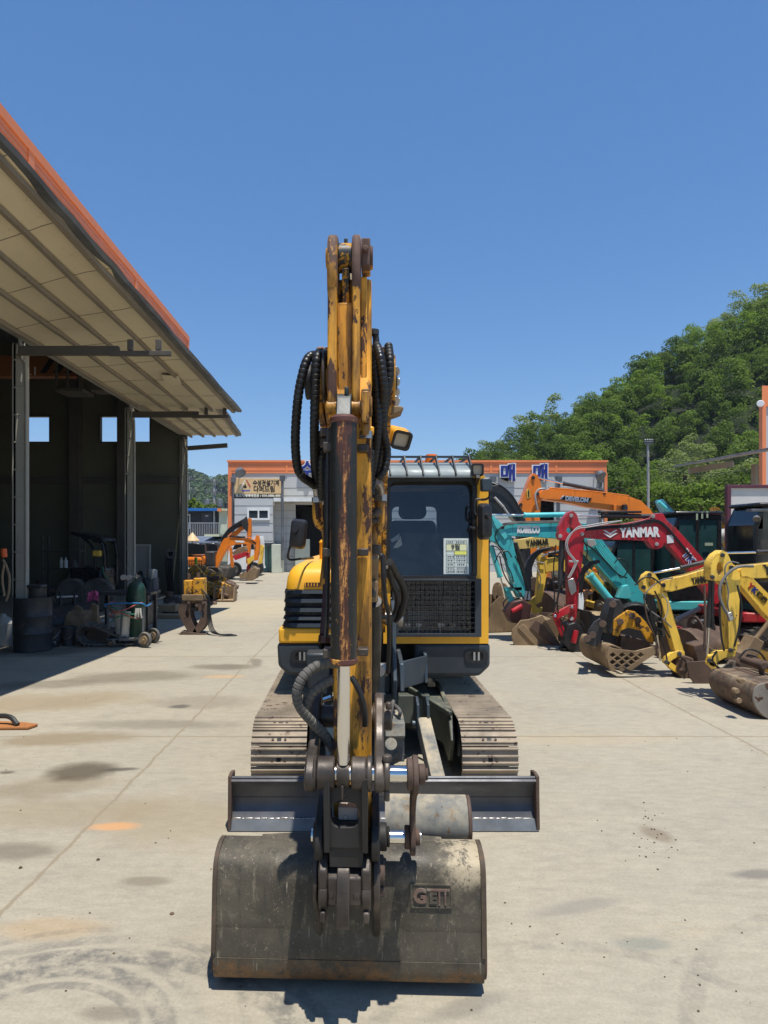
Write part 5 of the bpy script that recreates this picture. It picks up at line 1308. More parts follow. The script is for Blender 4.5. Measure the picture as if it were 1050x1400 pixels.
mb.cyl((xp - .031, DL, zl), (xp - .01, DL, zl), .058); mb.cyl((xp + .011, DL, zl), (xp + .036, DL, zl), .037); mb.cyl((xp + .036, DL, zl), (xp + .046, DL, zl), .023)
mb.cyl((xp - .031, DJ, zj), (xp - .01, DJ, zj), .045); mb.cyl((xp + .011, DJ, zj), (xp + .031, DJ, zj), .032)
ab_(mb, 'outer_link', m_rust, cl, .004)

# --- hoses
def hose(pts, r=.020, rib=.003, pitch=.03, name='hose', mat=None, n=10):
    mb = MB(); mb.tube([P(*q) for q in pts], r, n, 6, rib, pitch); return hb_(mb, name, mat or m_rubber)
hose([(434, 487, 2.808), (427, 486, 2.754), (420, 492, 2.727), (414, 510, 2.718), (408, 540, 2.727), (404.5, 580, 2.754), (404, 612, 2.790), (407, 640, 2.826), (414, 652, 2.844), (424, 659, 2.880), (431, 664, 2.925)], .018, .0012, .020)
hose([(440, 490, 2.745), (435, 486, 2.691), (432.5, 496, 2.673), (431, 530, 2.682), (430, 580, 2.718), (430, 620, 2.790), (432, 650, 2.880), (436, 675, 2.970)], .018, .0012, .020)
hose([(441, 590, 2.835), (440, 620, 2.808), (440, 650, 2.835), (441, 682, 2.925)], .0175, .0012, .020)
hose([(444, 600, 2.880), (446, 640, 2.790), (446.5, 720, 2.790), (446, 790, 2.880)], .013, 0)
mb = MB(); a = P(432, 664, 2.925); mb.tube([P(430, 663, 2.925), P(433, 670, 2.934), P(434, 680, 2.952)], .017, 10); mb.cyl(P(434, 680, 2.952), P(434, 687, 2.952), .026, n=6); ft = hb_(mb, 'hose_fitting', m_steel)
mb = MB(); mb.tube([P(434, 687, 2.952), P(434, 705, 2.952), P(437, 716, 2.970), P(446, 727, 3.015), P(447, 760, 3.060), P(443, 800, 3.105)], .022, 10); hb_(mb, 'steel_pipe', m_yel_arm)
mb = MB(); mb.box(PX(438, 2.83), PX(450, 2.83), 2.77, 2.88, PZ(494, 2.83), PZ(484, 2.83)); mb.cyl(P(437, 483, 2.790), P(437, 478, 2.790), .02, n=8); mb.ring(P(441, 515, 2.745), P(446, 515, 2.745), .105, .055); mb.box(PX(438, 2.7), PX(449, 2.7), 2.65, 2.75, PZ(598, 2.7), PZ(587, 2.7)); mb.cyl(P(446, 600, 2.700), P(446, 612, 2.700), .025); hb_(mb, 'hose_bracket', m_link_brown, bevel=.005)
# right-hand bundle
DR = 2.75
hose([(515, 472, DR), (519, 484, DR - .05), (522, 500, DR - .06), (525, 530, DR - .05), (523, 560, DR), (524, 590, DR + .05), (529, 615, DR + .1), (526, 640, DR + .1), (517, 655, DR + .1)], .0165, .0012, .020)
hose([(512, 475, DR + .05), (514, 500, DR - .02), (516, 540, DR - .02), (517, 580, DR), (513, 620, DR + .05), (509, 650, DR + .1), (507, 676, DR + .1)], .0165, .0012, .020)
hose([(531, 472, DR + .05), (533, 490, DR), (533, 515, DR), (528, 545, DR + .02), (524, 575, DR + .1), (523, 600, DR + .15), (517, 640, DR + .2), (512, 680, DR + .25)], .0165, .0012, .020)
hose([(506, 615, DR - .06), (504, 650, DR - .05), (503, 682, DR)], .0175, .0012, .020)
hose([(507, 512, DR), (510, 500, DR), (513, 520, DR + .05), (512, 570, DR + .05), (510, 610, DR + .1)], .017, .001, .022)
mb = MB(); mb.prism([(PX(512, DR), PZ(483, DR)), (PX(534, DR), PZ(483, DR)), (PX(534.5, DR), PZ(468, DR)), (PX(516, DR), PZ(468, DR))], DR + .06, DR + .1, 'y'); mb.tube([P(504, 456, DR + .1), P(511, 454, DR + .1), P(514, 462, DR + .1), P(514, 472, DR + .1)], .014); mb.cyl(P(511, 451, DR + .1), P(511, 458, DR + .1), .022, n=8); hb_(mb, 'hose_clamp_plate', m_darksteel, bevel=.004)
mb = MB(); mb.tube([P(505, 470, DR + .15), P(507, 500, DR + .15), P(504, 525, DR + .15)], .012); mb.tube([P(503, 500, DR + .2), P(513, 494, DR + .2)], .02); hb_(mb, 'steel_pipe', m_yel_arm)
# valve bank on the boom tip
DV = 3.0
mb = MB(); mb.box(PX(530, DV), PX(541, DV), DV, DV + .1, PZ(556, DV), PZ(506, DV)); mb.prism([(PX(520, DV), PZ(569, DV)), (PX(535, DV), PZ(571, DV)), (PX(549, DV), PZ(566, DV)), (PX(551, DV), PZ(560, DV)), (PX(545, DV), PZ(558, DV)), (PX(520, DV), PZ(559, DV))], DV - .06, DV + .06, 'y'); vb = hb_(mb, 'valve_bank', m_rust_tan, bevel=.006)
mb = MB()
for py in (508, 522.5, 536, 548.5): mb.cyl(P(539.5, py, DV - .001), P(539.5, py, DV - .04), .024, n=14)
for py in (520, 547): mb.cyl(P(542, py, DV + .04), P(547, py, DV + .04), .012, n=8)
hb_(mb, 'valve_cap', m_steel, vb, .003)
mb = MB(); mb.prism([(PX(504, DV), PZ(600, DV)), (PX(527, DV), PZ(570, DV)), (PX(527, DV), PZ(515, DV)), (PX(504, DV), PZ(510, DV))], DV + .03, DV + .06, 'y'); hb_(mb, 'side_bracket', m_yel_arm, bevel=.004)
# fittings and yellow pipe on the right of the stick
D2 = 3.05
mb = MB(); mb.tube([P(515, 657, D2 - .2), P(519, 664, D2 - .1), P(520, 676, D2)], .020, 10); mb.cyl(P(520, 676, D2), P(520, 685, D2), .030, n=6); mb.cyl(P(500, 590, 2.610), P(500, 600, 2.610), .026); hb_(mb, 'hose_fitting', m_steel)
mb = MB(); mb.tube([P(520, 685, D2), P(521, 705, D2), P(520, 718, D2), P(511, 728, D2), P(508, 740, D2), P(508, 760, D2)], .027, 10); hb_(mb, 'steel_pipe', m_yel_arm)
mb = MB(); mb.box(PX(501, 2.65), PX(511, 2.65), 2.61, 2.68, PZ(595, 2.65), PZ(585, 2.65)); mb.bar(P(490, 590, 2.637), P(502, 590, 2.637), .03, .02); hb_(mb, 'pipe_clamp', m_yel, bevel=.006)
mb = MB(); mb.cyl(P(500, 600, 2.655), P(500, 615, 2.655), .026); mb.cyl(P(496, 706, D2 - .1), P(510, 703, D2 - .1), .022); mb.cyl(P(505, 712, D2 - .1), P(518, 712, D2 - .1), .014); mb.cyl(P(510, 705, D2 - .1), P(519, 696, D2 - .1), .02)
mb.box(PX(489, D2), PX(503, D2), D2 - .2, D2 - .1, PZ(744, D2), PZ(735, D2)); mb.cyl(P(511, 745, D2), P(511, 758, D2), .034); hb_(mb, 'check_valve', m_link_brown, bevel=.004)
mb = MB(); mb.tube([P(498, 712, 2.880), P(497, 740, 2.880), P(494, 775, 2.880), P(492, 830, 2.880)], .014); mb.tube([P(511, 760, 3.600), P(510, 790, 3.700), P(510, 830, 3.900)], .03); mb.box(PX(504, 3.7), PX(516, 3.7), 3.6, 3.72, PZ(821, 3.7), PZ(793, 3.7)); hb_(mb, 'valve_block', m_rust_tan, bevel=.006)
mb = MB(); mb.cyl(P(509, 811, 3.600), P(509, 811, 3.560), .022, .018); mb.cyl(P(509, 811, 3.560), P(509, 811, 3.550), .009); hb_(mb, 'port', m_darksteel)
hose([(511, 822, 3.8), (512, 860, 4.0), (511, 905, 4.3), (510, 940, 4.6)], .045, 0)
hose([(517, 762, 4.2), (523, 762, 4.2), (525, 800, 4.2), (527, 822, 4.3), (531, 838, 4.5), (532, 880, 4.8), (530, 920, 4.9)], .016, 0)
hose([(533, 768, 4.6), (540, 782, 4.8), (550, 800, 4.9), (553, 818, 4.95), (548, 838, 5.0), (540, 848, 5.05)], .026, 0)
hose([(531, 775, 4.7), (537, 800, 4.85), (543, 815, 4.9), (541, 835, 5.0), (533, 850, 5.0)], .02, 0)
mb = MB(); mb.box(PX(518, 4.3), PX(526, 4.3), 4.2, 4.3, PZ(763, 4.3), PZ(759, 4.3)); mb.box(PX(519, 4.3), PX(529, 4.3), 4.22, 4.3, PZ(845, 4.3), PZ(840, 4.3)); hb_(mb, 'hose_strap', m_black)
# two dusty loops low on the left and a thin one to the stick end
hose([(462, 907, 2.655), (448, 907, 2.628), (430, 912, 2.610), (414, 926, 2.592), (406, 945, 2.592), (408, 962, 2.610), (416, 975, 2.628), (430, 990, 2.655), (445, 1006, 2.682), (457, 1026, 2.700)], .018, .0016, .020, mat=m_rubber_dusty)
hose([(460, 928, 2.682), (446, 933, 2.655), (430, 944, 2.637), (421, 958, 2.637), (417, 972, 2.646), (424, 984, 2.655), (438, 1000, 2.673), (452, 1018, 2.700), (459, 1032, 2.700)], .018, .0016, .020, mat=m_rubber_dusty)
hose([(480, 925, 2.592), (488, 938, 2.583), (495, 955, 2.583), (499, 975, 2.592), (499, 992, 2.610)], .011, 0)
mb = MB(); mb.tube([P(427, 968, 2.880), P(440, 958, 2.880), P(453, 953, 2.880)], .011, 6); hb_(mb, 'steel_pipe', m_chrome)
# ------------------------------------------------------------------ the row of machines on the right, arms towards the viewer's left
m_red = paint('crimson_paint', (0.46, 0.016, 0.030), 0.34, 0, var=0.2, chip=0.14, edge=0.02, edgecol=(.2, .1, .09), grime=0.55, grimecol=(.07, .01, .01), dust=0.4, bump=0.02)
m_teal = paint('teal_paint', (0.05, 0.42, 0.44), 0.36, 0, var=0.15, chip=0.2, edge=0.02, chipcol=(0.06, 0.04, 0.03), grime=0.5, dust=0.3, bump=0.04)
m_teal_l = paint('light_teal_paint', (0.09, 0.52, 0.53), 0.36, 0, var=0.1, chip=0.06, dust=0.15, bump=0.03)
m_lemon = paint('pale_yellow_paint', (0.86, 0.55, 0.075), 0.42, 0, var=0.2, edge=0.03, chip=0.24, chipcol=(0.06, 0.035, 0.02), chipscale=14, grime=0.48, grimecol=(0.2, 0.12, 0.03), dust=0.3, bump=0.05, stretch=1.8)
m_cream_yel = paint('cream_yellow_paint', (0.76, 0.54, 0.16), 0.45, 0, var=0.1, chip=0.08, grime=0.2, grimecol=(0.3, 0.2, 0.06), bump=0.03)
m_org = paint('bright_orange_paint', (0.83, 0.22, 0.018), 0.4, 0, var=0.14, chip=0.12, edge=0.03, grime=0.4, grimecol=(0.25, 0.07, 0.02), dust=0.08, bump=0.02)
m_ochre = paint('chipped_ochre_paint', (0.62, 0.30, 0.02), 0.5, 0, var=0.2, chip=0.45, chipcol=(0.06, 0.035, 0.02), chipscale=12, grime=0.3, dust=0.2, bump=0.1)
m_cabblk = paint('black_cab_paint', (0.014, 0.015, 0.018), 0.3, 0, var=0.2, dust=0.2, bump=0.02)
m_cabglass = paint('dark_cab_window', (0.012, 0.016, 0.018), 0.05, 0, var=0.2, bump=0, spec=0.7)
m_tealglass = paint('greenish_cab_window', (0.02, 0.06, 0.06), 0.06, 0, var=0.3, bump=0, spec=0.7)
m_greytube = paint('pale_grey_hose', (0.38, 0.37, 0.35), 0.5, 0, var=.15, bump=.05)
m_midtube = paint('weathered_grey_hose', (0.16, 0.155, 0.145), 0.7, 0, var=.2, bump=.05)
m_letter_w = flat('white_letters', (0.78, 0.78, 0.76), 0.5, var=.03)
m_letter_k = flat('black_letters', (0.02, 0.018, 0.015), 0.5)
m_track_far = paint('dark_dusty_track', (0.055, 0.05, 0.044), 0.8, 0, var=.3, dust=.4, bump=.3)

def plate(pts, D, th, name, mat, parent, holes=(), bevel=0.006, smooth=0):
    o = pxl(pts, D)
    if smooth: o = spline(o, smooth, True)
    return MB().prism(o, D - th / 2, D + th / 2, 'y', [pxl(h, D) for h in holes]).build(name, mat, parent, bevel)
def pcirc(px, py, r, n=14, ry=None): return circ(px, py, r, n, ry)
def pcyl(a, b, D, rpx, name, mat, parent, n=14, mb=None):
    m = mb or MB(); m.cyl(P(*a, D), P(*b, D), rpx / F * D, n=n)
    return m.build(name, mat, parent, .003) if mb is None else None
def ram(a, b, c, D, rrod, rbar, parent, name='hydraulic_cylinder', mat=None, rod=None):
    """rod from a to b, barrel from b to c (pixels)"""
    o = pcyl(b, c, D, rbar, name, mat or m_darksteel, parent)
    m = MB(); m.cyl(P(*a, D), P(*b, D), rrod / F * D, n=12); m.build('rod', rod or m_chrome, o)
    m = MB(); q = P(*b, D).lerp(P(*c, D), .04); m.cyl(P(*b, D), q, rbar * 1.18 / F * D, n=14); m.build('gland', mat or m_darksteel, o)
    return o
def phose(pts, D, rpx, name, mat, parent, rib=0, off=0):
    m = MB(); m.tube([P(x, y, D + off) for x, y in pts], rpx / F * D, 7, 5, rib, .03); return m.build(name, mat, parent)
def pins(pts, D, th, rpx, parent, mat=None, name='pin'):
    for x, y in pts:
        m = MB(); m.cyl(P(x, y, D - th / 2 - .025), P(x, y, D + th / 2 + .025), rpx / F * D, n=14); m.build(name, mat or m_steel, parent, .004)

def chassis(root, xf, D, s, body, cabm, glassm, blade=True, cab_near=True, cabmat_trim=None, length=1.95, cab_w=.86, cab_h=1.78, cab_l=.95, bodyh=.75):
    """tracks, blade, house and cab of a parked machine that faces -X; xf = front of its tracks"""
    def B(name, mat, mb, par=root, bv=.02): return mb.build(name, mat, par, bv)
    for yy in (-1, 1):
        y0, y1 = sorted((D + yy * .50 * s, D + yy * .85 * s)); mb = MB()
        pr = []; r = .23 * s; zc = r + .005
        for i in range(9): a = rad(90 + 180 * i / 8); pr.append((xf + r + r * math.cos(a), zc + r * math.sin(a)))
        for i in range(9): a = rad(-90 + 180 * i / 8); pr.append((xf + length * s - r + r * math.cos(a), zc + r * math.sin(a)))
        mb.prism(pr, y0, y1, 'y')
        for i in range(22):
            x = xf + r + (length * s - 2 * r) * i / 21; mb.box(x - .012, x + .012, y0 - .004, y1 + .004, 2 * r - .002, 2 * r + .03)
        for i in range(7):
            a = rad(100 + 160 * i / 6); c = V((xf + r + (r + .01) * math.cos(a), 0, zc + (r + .01) * math.sin(a))); mb.bar(c + V((0, y0 - .004, 0)), c + V((0, y1 + .004, 0)), .03, .025)
        tk = B('track', m_track_far, mb, bv=0)
        for x in (xf + r, xf + length * s - r):
            mb = MB(); yq = y0 - .012 if yy < 0 else y1 + .012; mb.cyl((x, yq, zc), (x, (y0 + y1) / 2, zc), r * .66, n=18); mb.cyl((x, yq - .02, zc), (x, (y0 + y1) / 2, zc), r * .25, n=12); B('wheel', m_darksteel, mb, tk, .006)
    mb = MB(); mb.box(xf + .4 * s, xf + 1.5 * s, D - .5 * s, D + .5 * s, .2 * s, .45 * s); mb.cyl((xf + .95 * s, D, .45 * s), (xf + .95 * s, D, .56 * s), .38 * s, n=24); B('undercarriage', m_darksteel, mb)
    if blade:
        mb = MB(); mb.shell(spline([(xf - .42 * s, .03), (xf - .40 * s, .14), (xf - .42 * s, .26), (xf - .46 * s, .33)], 3), D - .85 * s, D + .85 * s, .02, 'y'); b = B('blade', body, mb, bv=0)
        for yy in (-.4, .4): mb = MB(); mb.bar((xf - .4 * s, D + yy * s, .16), (xf + .5 * s, D + yy * s, .26), .09, .12); B('blade_arm', body, mb, b)
    x0, x1 = xf + .05 * s, xf + length * s + .1
    z0, z1 = .56 * s, .56 * s + bodyh * s
    mb = MB(); mb.prism(spline([(x0 + .1, D - .78 * s), (x1 - .5, D - .80 * s), (x1 - .08, D - .55 * s), (x1, D), (x1 - .08, D + .55 * s), (x1 - .5, D + .80 * s), (x0 + .1, D + .78 * s), (x0, D + .5 * s), (x0, D - .5 * s)], 3, True), z0, z0 + .16 * s, 'z'); B('deck', body, mb)
    mb = MB(); xm = xf + 1.0 * s
    mb.prism(spline([(xm, D - .78 * s), (x1 - .5, D - .79 * s), (x1 - .09, D - .54 * s), (x1 - .01, D), (x1 - .09, D + .54 * s), (x1 - .5, D + .79 * s), (xm, D + .78 * s)], 3, True), z0 + .165 * s, z1, 'z')
    hd = B('engine_hood', body, mb, bv=.05)
    mb = MB(); mb.box(x0 + .2, xm - .005, D + .1 * s, D + .77 * s, z0 + .165 * s, z1 - .1); B('side_tank', body, mb, bv=.05)
    # cab: corner posts, roof, dark glass between
    yn = D - .80 * s; yf = yn + cab_w * s; xa, xb = xf + .18 * s, xf + .18 * s + cab_l * s; zc0 = z0 + .17 * s; zc1 = zc0 + cab_h * s; p = .07 * s
    mb = MB()
    sill = zc0 + .5 * s
    def wall(y, h=True):
        mb.prism([(xa + .02, zc0), (xb, zc0), (xb, zc1), (xa + .14 * s, zc1), (xa, zc1 - .3 * s)], y, y + .05, 'y',
                 holes=[[(xa + p + .02, sill), (xa + .5 * cab_l * s, sill), (xa + .5 * cab_l * s, zc1 - p), (xa + .17 * s, zc1 - p), (xa + p, zc1 - .34 * s)], [(xa + .56 * cab_l * s, sill), (xb - p, sill), (xb - p, zc1 - p), (xa + .56 * cab_l * s, zc1 - p)]])
    wall(yn); wall(yf - .05)
    mb.box(xb - .05, xb, yn + .05, yf - .05, zc0, sill); mb.box(xa + .02, xa + .07, yn + .05, yf - .05, zc0, zc0 + .35 * s)
    cb = B('cab', cabm, mb, bv=.012)
    mb = MB(); mb.box(xa + .06 * s, xb + .03, yn - .03, yf + .03, zc1, zc1 + .07 * s); B('roof', cabm, mb, cb, .03)
    for y in (yn + .022, yf - .028):
        mb = MB(); mb.box(xa + .03, xa + .52 * cab_l * s, y, y + .006, sill - .02, zc1 - .36 * s); mb.box(xa + .15 * s, xa + .52 * cab_l * s, y, y + .006, zc1 - .36 * s, zc1 - .03); mb.box(xa + .54 * cab_l * s, xb - .03, y, y + .006, sill - .02, zc1 - .03); B('window', glassm, mb, cb, 0)
    mb = MB(); mb.add([(xa + .02, yn + .05, zc0 + .34 * s), (xa + .02, yf - .05, zc0 + .34 * s), (xa + .012, yf - .05, zc1 - .3 * s), (xa + .012, yn + .05, zc1 - .3 * s)], [(0, 1, 2, 3)]); mb.add([(xa + .012, yn + .05, zc1 - .3 * s), (xa + .012, yf - .05, zc1 - .3 * s), (xa + .13 * s, yf - .05, zc1 - .01), (xa + .13 * s, yn + .05, zc1 - .01)], [(0, 1, 2, 3)]); B('windshield', glassm, mb, cb, 0)
    mb = MB(); mb.add([(xb - .02, yn + .05, sill), (xb - .02, yf - .05, sill), (xb - .02, yf - .05, zc1), (xb - .02, yn + .05, zc1)], [(0, 1, 2, 3)]); B('rear_window', glassm, mb, cb, 0)
    mb = MB(); mb.box(xa + .5 * s, xa + .62 * s, yn + .2 * s, yf - .2 * s, zc0 + .4 * s, zc0 + 1.1 * s); mb.box(xa + .2 * s, xa + .55 * s, yn + .2 * s, yf - .2 * s, zc0 + .3 * s, zc0 + .42 * s); B('seat', m_seat, mb, cb, .03)
    return cb

# ===== red mini excavator
DR_ = 11.2
red = thing('mini_excavator', 'crimson mini excavator with white lettered boom and silver hoses in the right-hand row', 'excavator', (PX(985, DR_), DR_, 0), group='mini excavators parked in the right-hand row')
T_ = .17
b_ = plate([(797, 735), (797, 725), (806, 719), (830, 717.5), (850, 716), (872, 712), (885, 708), (891, 702.5), (903, 702), (909, 712), (921, 722), (938, 741), (957, 763), (976, 790), (992, 818), (975, 826), (957, 803), (930, 768), (912, 747), (905, 742), (903, 748), (895, 751), (888, 748), (882, 739.5), (862, 738.5), (820, 737.5)], DR_, T_, 'boom', m_red, red)
yl = DR_ - T_ / 2 - .006
text('YANMAR', .21, face_cam((PX(874.5, yl), yl, PZ(728.3, yl)), rad(-1)), m_letter_w, red, bold=.012, width=PX(903, yl) - PX(847, yl))
mb = MB(); q = lambda a, b: (PX(a, yl), PZ(b, yl))
for dy in (0, 4.2): mb.prism([q(824.5, 725 + dy), q(827.5, 725 + dy), q(834, 728.6 + dy), q(841, 724.6 + dy), q(844.5, 724.6 + dy), q(834, 731.3 + dy)], yl - .004, yl, 'y')
mb.build('boom_emblem', m_letter_w, red)
mb = MB(); mb.prism([q(911.5, 732), q(920.5, 731), q(921, 742), q(912, 743)], yl - .003, yl, 'y'); mb.build('sticker', m_letter_w, red)
text('YK', .17, face_cam((PX(941, yl), yl, PZ(762, yl)), rad(52)), m_letter_w, red, bold=.014)
text('YK', .17, face_cam((PX(941, yl - .004), yl - .004, PZ(762, yl)), rad(52)), flat('blue_red_letter', (.03, .04, .3)), red, bold=.002)
st_ = plate([(781, 698.5), (786.5, 703), (790, 714), (797, 722), (797, 740), (795, 760), (790, 800), (788, 825), (786, 845), (784, 851), (779, 850), (775.5, 830), (774.5, 790), (774, 745), (771, 739), (764, 738.5), (761, 733), (763, 720), (769, 708), (775, 701)], DR_, T_ * .9, 'stick', m_red, red, holes=[pcirc(777, 725, 4.4)])
pins([(781, 705), (766, 733), (796, 730), (893, 706), (898, 744), (781.5, 846)], DR_, T_, 2.6, red, m_greytube)
ram((783, 704.5), (822, 705), (890, 706), DR_, 1.3, 3.2, red)
mb = MB(); mb.bar(P(818, 700, DR_), P(876, 700, DR_), .1, .035); mb.build('cylinder_cover', m_black, red, .008)
ram((759, 836), (766, 800), (768.5, 738), DR_, 1.2, 3.8, red)
for k, (dx, mt) in enumerate(((0, m_greytube), (2.2, m_greytube))):
    phose([(850, 712), (825, 717 - dx), (803, 721 - dx), (790, 723 - dx), (779 + dx * .7, 731), (773.5 + dx, 742), (775.5 + dx, 754), (783 + dx, 764), (786 + dx, 770), (782 + dx, 780), (776.5 + dx, 790)], DR_, .9, 'hose', mt, red, off=-.13)
for dy in (0, 1.6, 3.2): phose([(800, 722 + dy), (830, 719 + dy), (860, 717 + dy), (888, 711 + dy), (905, 714 + dy), (925, 735 + dy), (945, 760 + dy)], DR_, .8, 'hose', m_rubber, red, off=-.1)
plate([(775.5, 793), (784, 790), (787, 800), (788, 808), (781, 814), (778, 806)], DR_ - .13, .04, 'hose_clamp', m_steel, red)
plate([(777.5, 766), (791, 766), (791, 769), (777.5, 769)], DR_ - .12, .03, 'hose_clamp', m_greytube, red)
plate([(756, 845), (756.5, 839), (762, 836), (778, 826.5), (786, 826), (787, 831), (783, 835), (764, 845), (760, 849)], DR_ - .08, .06, 'link', m_red, red)
plate([(756, 844), (763, 841), (773, 862), (771, 871), (767, 870)], DR_ - .02, .09, 'link', m_red, red)
pins([(759, 842), (782, 830)], DR_ - .05, .14, 2.0, red)
plate([(772, 852), (784, 848), (792, 855), (800, 868), (798, 885), (790, 893), (775, 888), (766, 876), (768, 866)], DR_, .34, 'coupler', m_black, red, bevel=.02)
pcyl((788, 862), (784, 879), DR_ - .2, 3.6, 'coupler_cylinder', m_red, red)
plate([(767, 885), (773, 884), (772, 893), (766, 891)], DR_, .2, 'coupler_hook', m_black, red)
for a, b in (((787, 768), (785, 805)), ((766, 845), (768, 880))): phose([a, ((a[0] + b[0]) / 2 + 6, (a[1] + b[1]) / 2), b], DR_, 1.0, 'hose', m_rubber, red, off=-.12)
plate([(787, 800), (793, 780), (805, 768), (818, 765), (820, 769), (808, 773), (799, 784), (796, 802), (797, 812), (790, 812)], DR_ + .2, .09, 'thumb_arm', m_cabblk, red)
phose([(763, 838), (762, 820), (767, 800), (775, 785)], DR_, 1.2, 'hose', m_rubber, red, rib=.001, off=-.15)
plate([(791, 812), (796, 810), (798, 822), (797, 834), (790, 832)], DR_ - .1, .05, 'grease_gun', m_letter_w, red)
chassis(red, PX(985, DR_), DR_ + .1, .95, m_red, m_cabblk, m_cabglass, cab_h=1.72, bodyh=.7)
mb = MB(); c = P(1034, 705, DR_ - .9); mb.lathe([(.02, 0), (.045, .04), (.055, .08), (.05, .085)], c, (-.3, -.6, -.7), 14); mb.box(c.x - .1, c.x + .2, c.y - .05, c.y + .1, c.z + .06, c.z + .1); mb.build('cab_lamp', m_leadgrey, red, .005)

# ===== teal excavator (its arm at the left of the row, its cab in the middle)
DK = 12.3
kob = thing('mini_excavator', 'teal excavator with white lettered boom, black cab and a rusty trapezoid bucket', 'excavator', (PX(895, DK), DK, 0), group='mini excavators parked in the right-hand row')
plate([(686, 728), (688, 720), (697, 716), (730, 715), (765, 714.5), (798, 716), (812, 728), (830, 752), (862, 793), (882, 815), (874, 833), (852, 815), (825, 786), (800, 757), (788, 744), (775, 738.5), (762, 736.5), (730, 734.5), (700, 733), (690, 732)], DK, .26, 'boom', m_teal, kob)
yl = DK - .14
text('KOBELCO', .17, face_cam((PX(722.5, yl), yl, PZ(724.3, yl)), rad(.5)), m_letter_w, kob, bold=.012, width=PX(738, yl) - PX(707, yl))
plate([(655, 700), (668, 702), (680, 712), (690, 722), (697, 731), (703, 757), (710, 780), (716.5, 804), (715, 815), (707, 817), (701, 806), (695, 785), (688, 752), (676, 742), (664, 738), (650, 735), (646, 715)], DK, .22, 'stick', m_teal, kob)
plate([(672, 706), (680, 712), (686, 716), (694, 734), (690, 738), (684, 730), (676, 718)], DK - .13, .02, 'stick_rib', m_teal_l, kob)
pins([(687, 721), (668, 742), (711, 812), (699, 803), (857, 812)], DK, .26, 2.4, kob, m_darksteel)
ram((660, 704), (716, 704.5), (772, 703.5), DK, 1.7, 3.4, kob, mat=m_teal_l); ram((691, 818), (684, 789), (671, 746), DK, 1.4, 3.6, kob, mat=m_teal_l)
ram((800, 778), (806, 786), (840, 828), DK - .25, 1.8, 5.2, kob, mat=m_teal_l)
plate([(843, 817), (849, 801), (856, 799), (858, 806), (861, 816), (856, 818)], DK - .2, .2, 'boom_bracket', m_teal_l, kob)
for k in range(4): phose([(810 + k * 2.2, 740 - k), (822 + k * 2.2, 758 - k), (838 + k * 2, 776 - k)], DK, .7, 'hose', m_teal_l, kob, off=-.17)
for k in range(3): phose([(765, 712 + k), (730, 713 + k), (700, 714 + k), (684, 718 + k * 2), (677, 728 + k * 2), (680, 742), (688, 755), (693, 766)], DK, .9, 'hose', m_rubber, kob, off=-.06 if k < 2 else -.16)
phose([(672, 746), (682, 750), (692, 770), (699, 784), (702, 796)], DK, .8, 'hose', m_rubber, kob, off=-.18)
phose([(676, 770), (683, 756), (694, 754), (700, 762)], DK, .8, 'hose', m_rubber, kob, off=-.2)
phose([(686, 770), (694, 785), (703, 798)], DK, .7, 'hose', m_greytube, kob, off=-.16)
phose([(795, 740), (812, 752), (830, 770), (845, 785), (857, 790)], DK, 1.0, 'hose', m_rubber, kob, off=-.2)
phose([(840, 770), (846, 764), (856, 768), (858, 780), (850, 790), (842, 782)], DK, .8, 'hose', m_rubber, kob, off=-.24)
plate([(752 + 50, 738), (812, 737), (815, 745), (808, 748), (803, 745)], DK - .2, .05, 'hose_clamp', m_greytube, kob)
plate([(690, 803), (713, 802), (713, 807), (691, 808)], DK - .06, .1, 'link', m_teal, kob)
plate([(690, 804), (696, 806), (704, 822), (698, 826), (694, 820)], DK, .12, 'link', m_teal, kob)
plate([(698, 822), (712, 818), (724, 826), (722, 842), (712, 852), (696, 850), (689, 836)], DK - .05, .30, 'coupler', paint('dark_maroon_coupler', (0.06, 0.025, 0.022), .5, .1, var=.3, dust=.2, bump=.2), kob, bevel=.02)
pcyl((700, 836), (714, 828), DK - .24, 3.2, 'coupler_cylinder', m_red, kob)
plate([(706, 855), (712, 848), (722, 847), (735, 843), (741, 841), (750, 855), (768, 884), (779, 888), (774, 891.5), (712, 890.5), (703, 882), (699, 870), (701, 860)], DK - .55, .06, 'bucket_side', m_rust_tan, kob, bevel=.004)
mb = MB(); sh = spline([(P(741, 841, DK).x, P(741, 841, DK).z), (P(722, 846, DK).x, P(722, 846, DK).z), (P(707, 853, DK).x, P(707, 853, DK).z), (P(700, 870, DK).x, .12), (P(706, 885, DK).x, .03), (P(716, 890, DK).x, .012), (P(774, 890, DK).x, .012)], 3)
mb.shell(sh, DK - .55, DK + .05, .02, 'y'); bkk = mb.build('bucket_shell', m_rust_tan, kob)
plate([(724, 858), (732, 848), (737, 850), (770, 886), (764, 889), (758, 884)], DK - .60, .03, 'bucket_rib', m_rust, kob)
plate([(708, 858), (716, 853), (747, 889), (738, 890)], DK - .592, .02, 'bucket_rib', m_rust_tan, kob)
for px in (733, 741): plate([(px - 14, 850), (px - 6, 838), (px + 1, 842), (px - 2, 850)], DK - .15 + (px - 733) * .03, .03, 'bucket_ear', m_rust, kob)
kc = chassis(kob, PX(892, DK), DK + .5, 1.02, m_teal_l, m_cabblk, m_tealglass, cab_h=1.47, bodyh=.62, cab_l=.88)
mb = MB(); x = PX(964, DK - .3)
for px, py, l in ((950, 703, .12), (957, 701, .12), (964, 700, .05)): mb.box(PX(px, DK - .3), PX(px + 2.5, DK - .3), DK - .345, DK - .335, PZ(py + 8, DK - .3), PZ(py - 1, DK - .3))
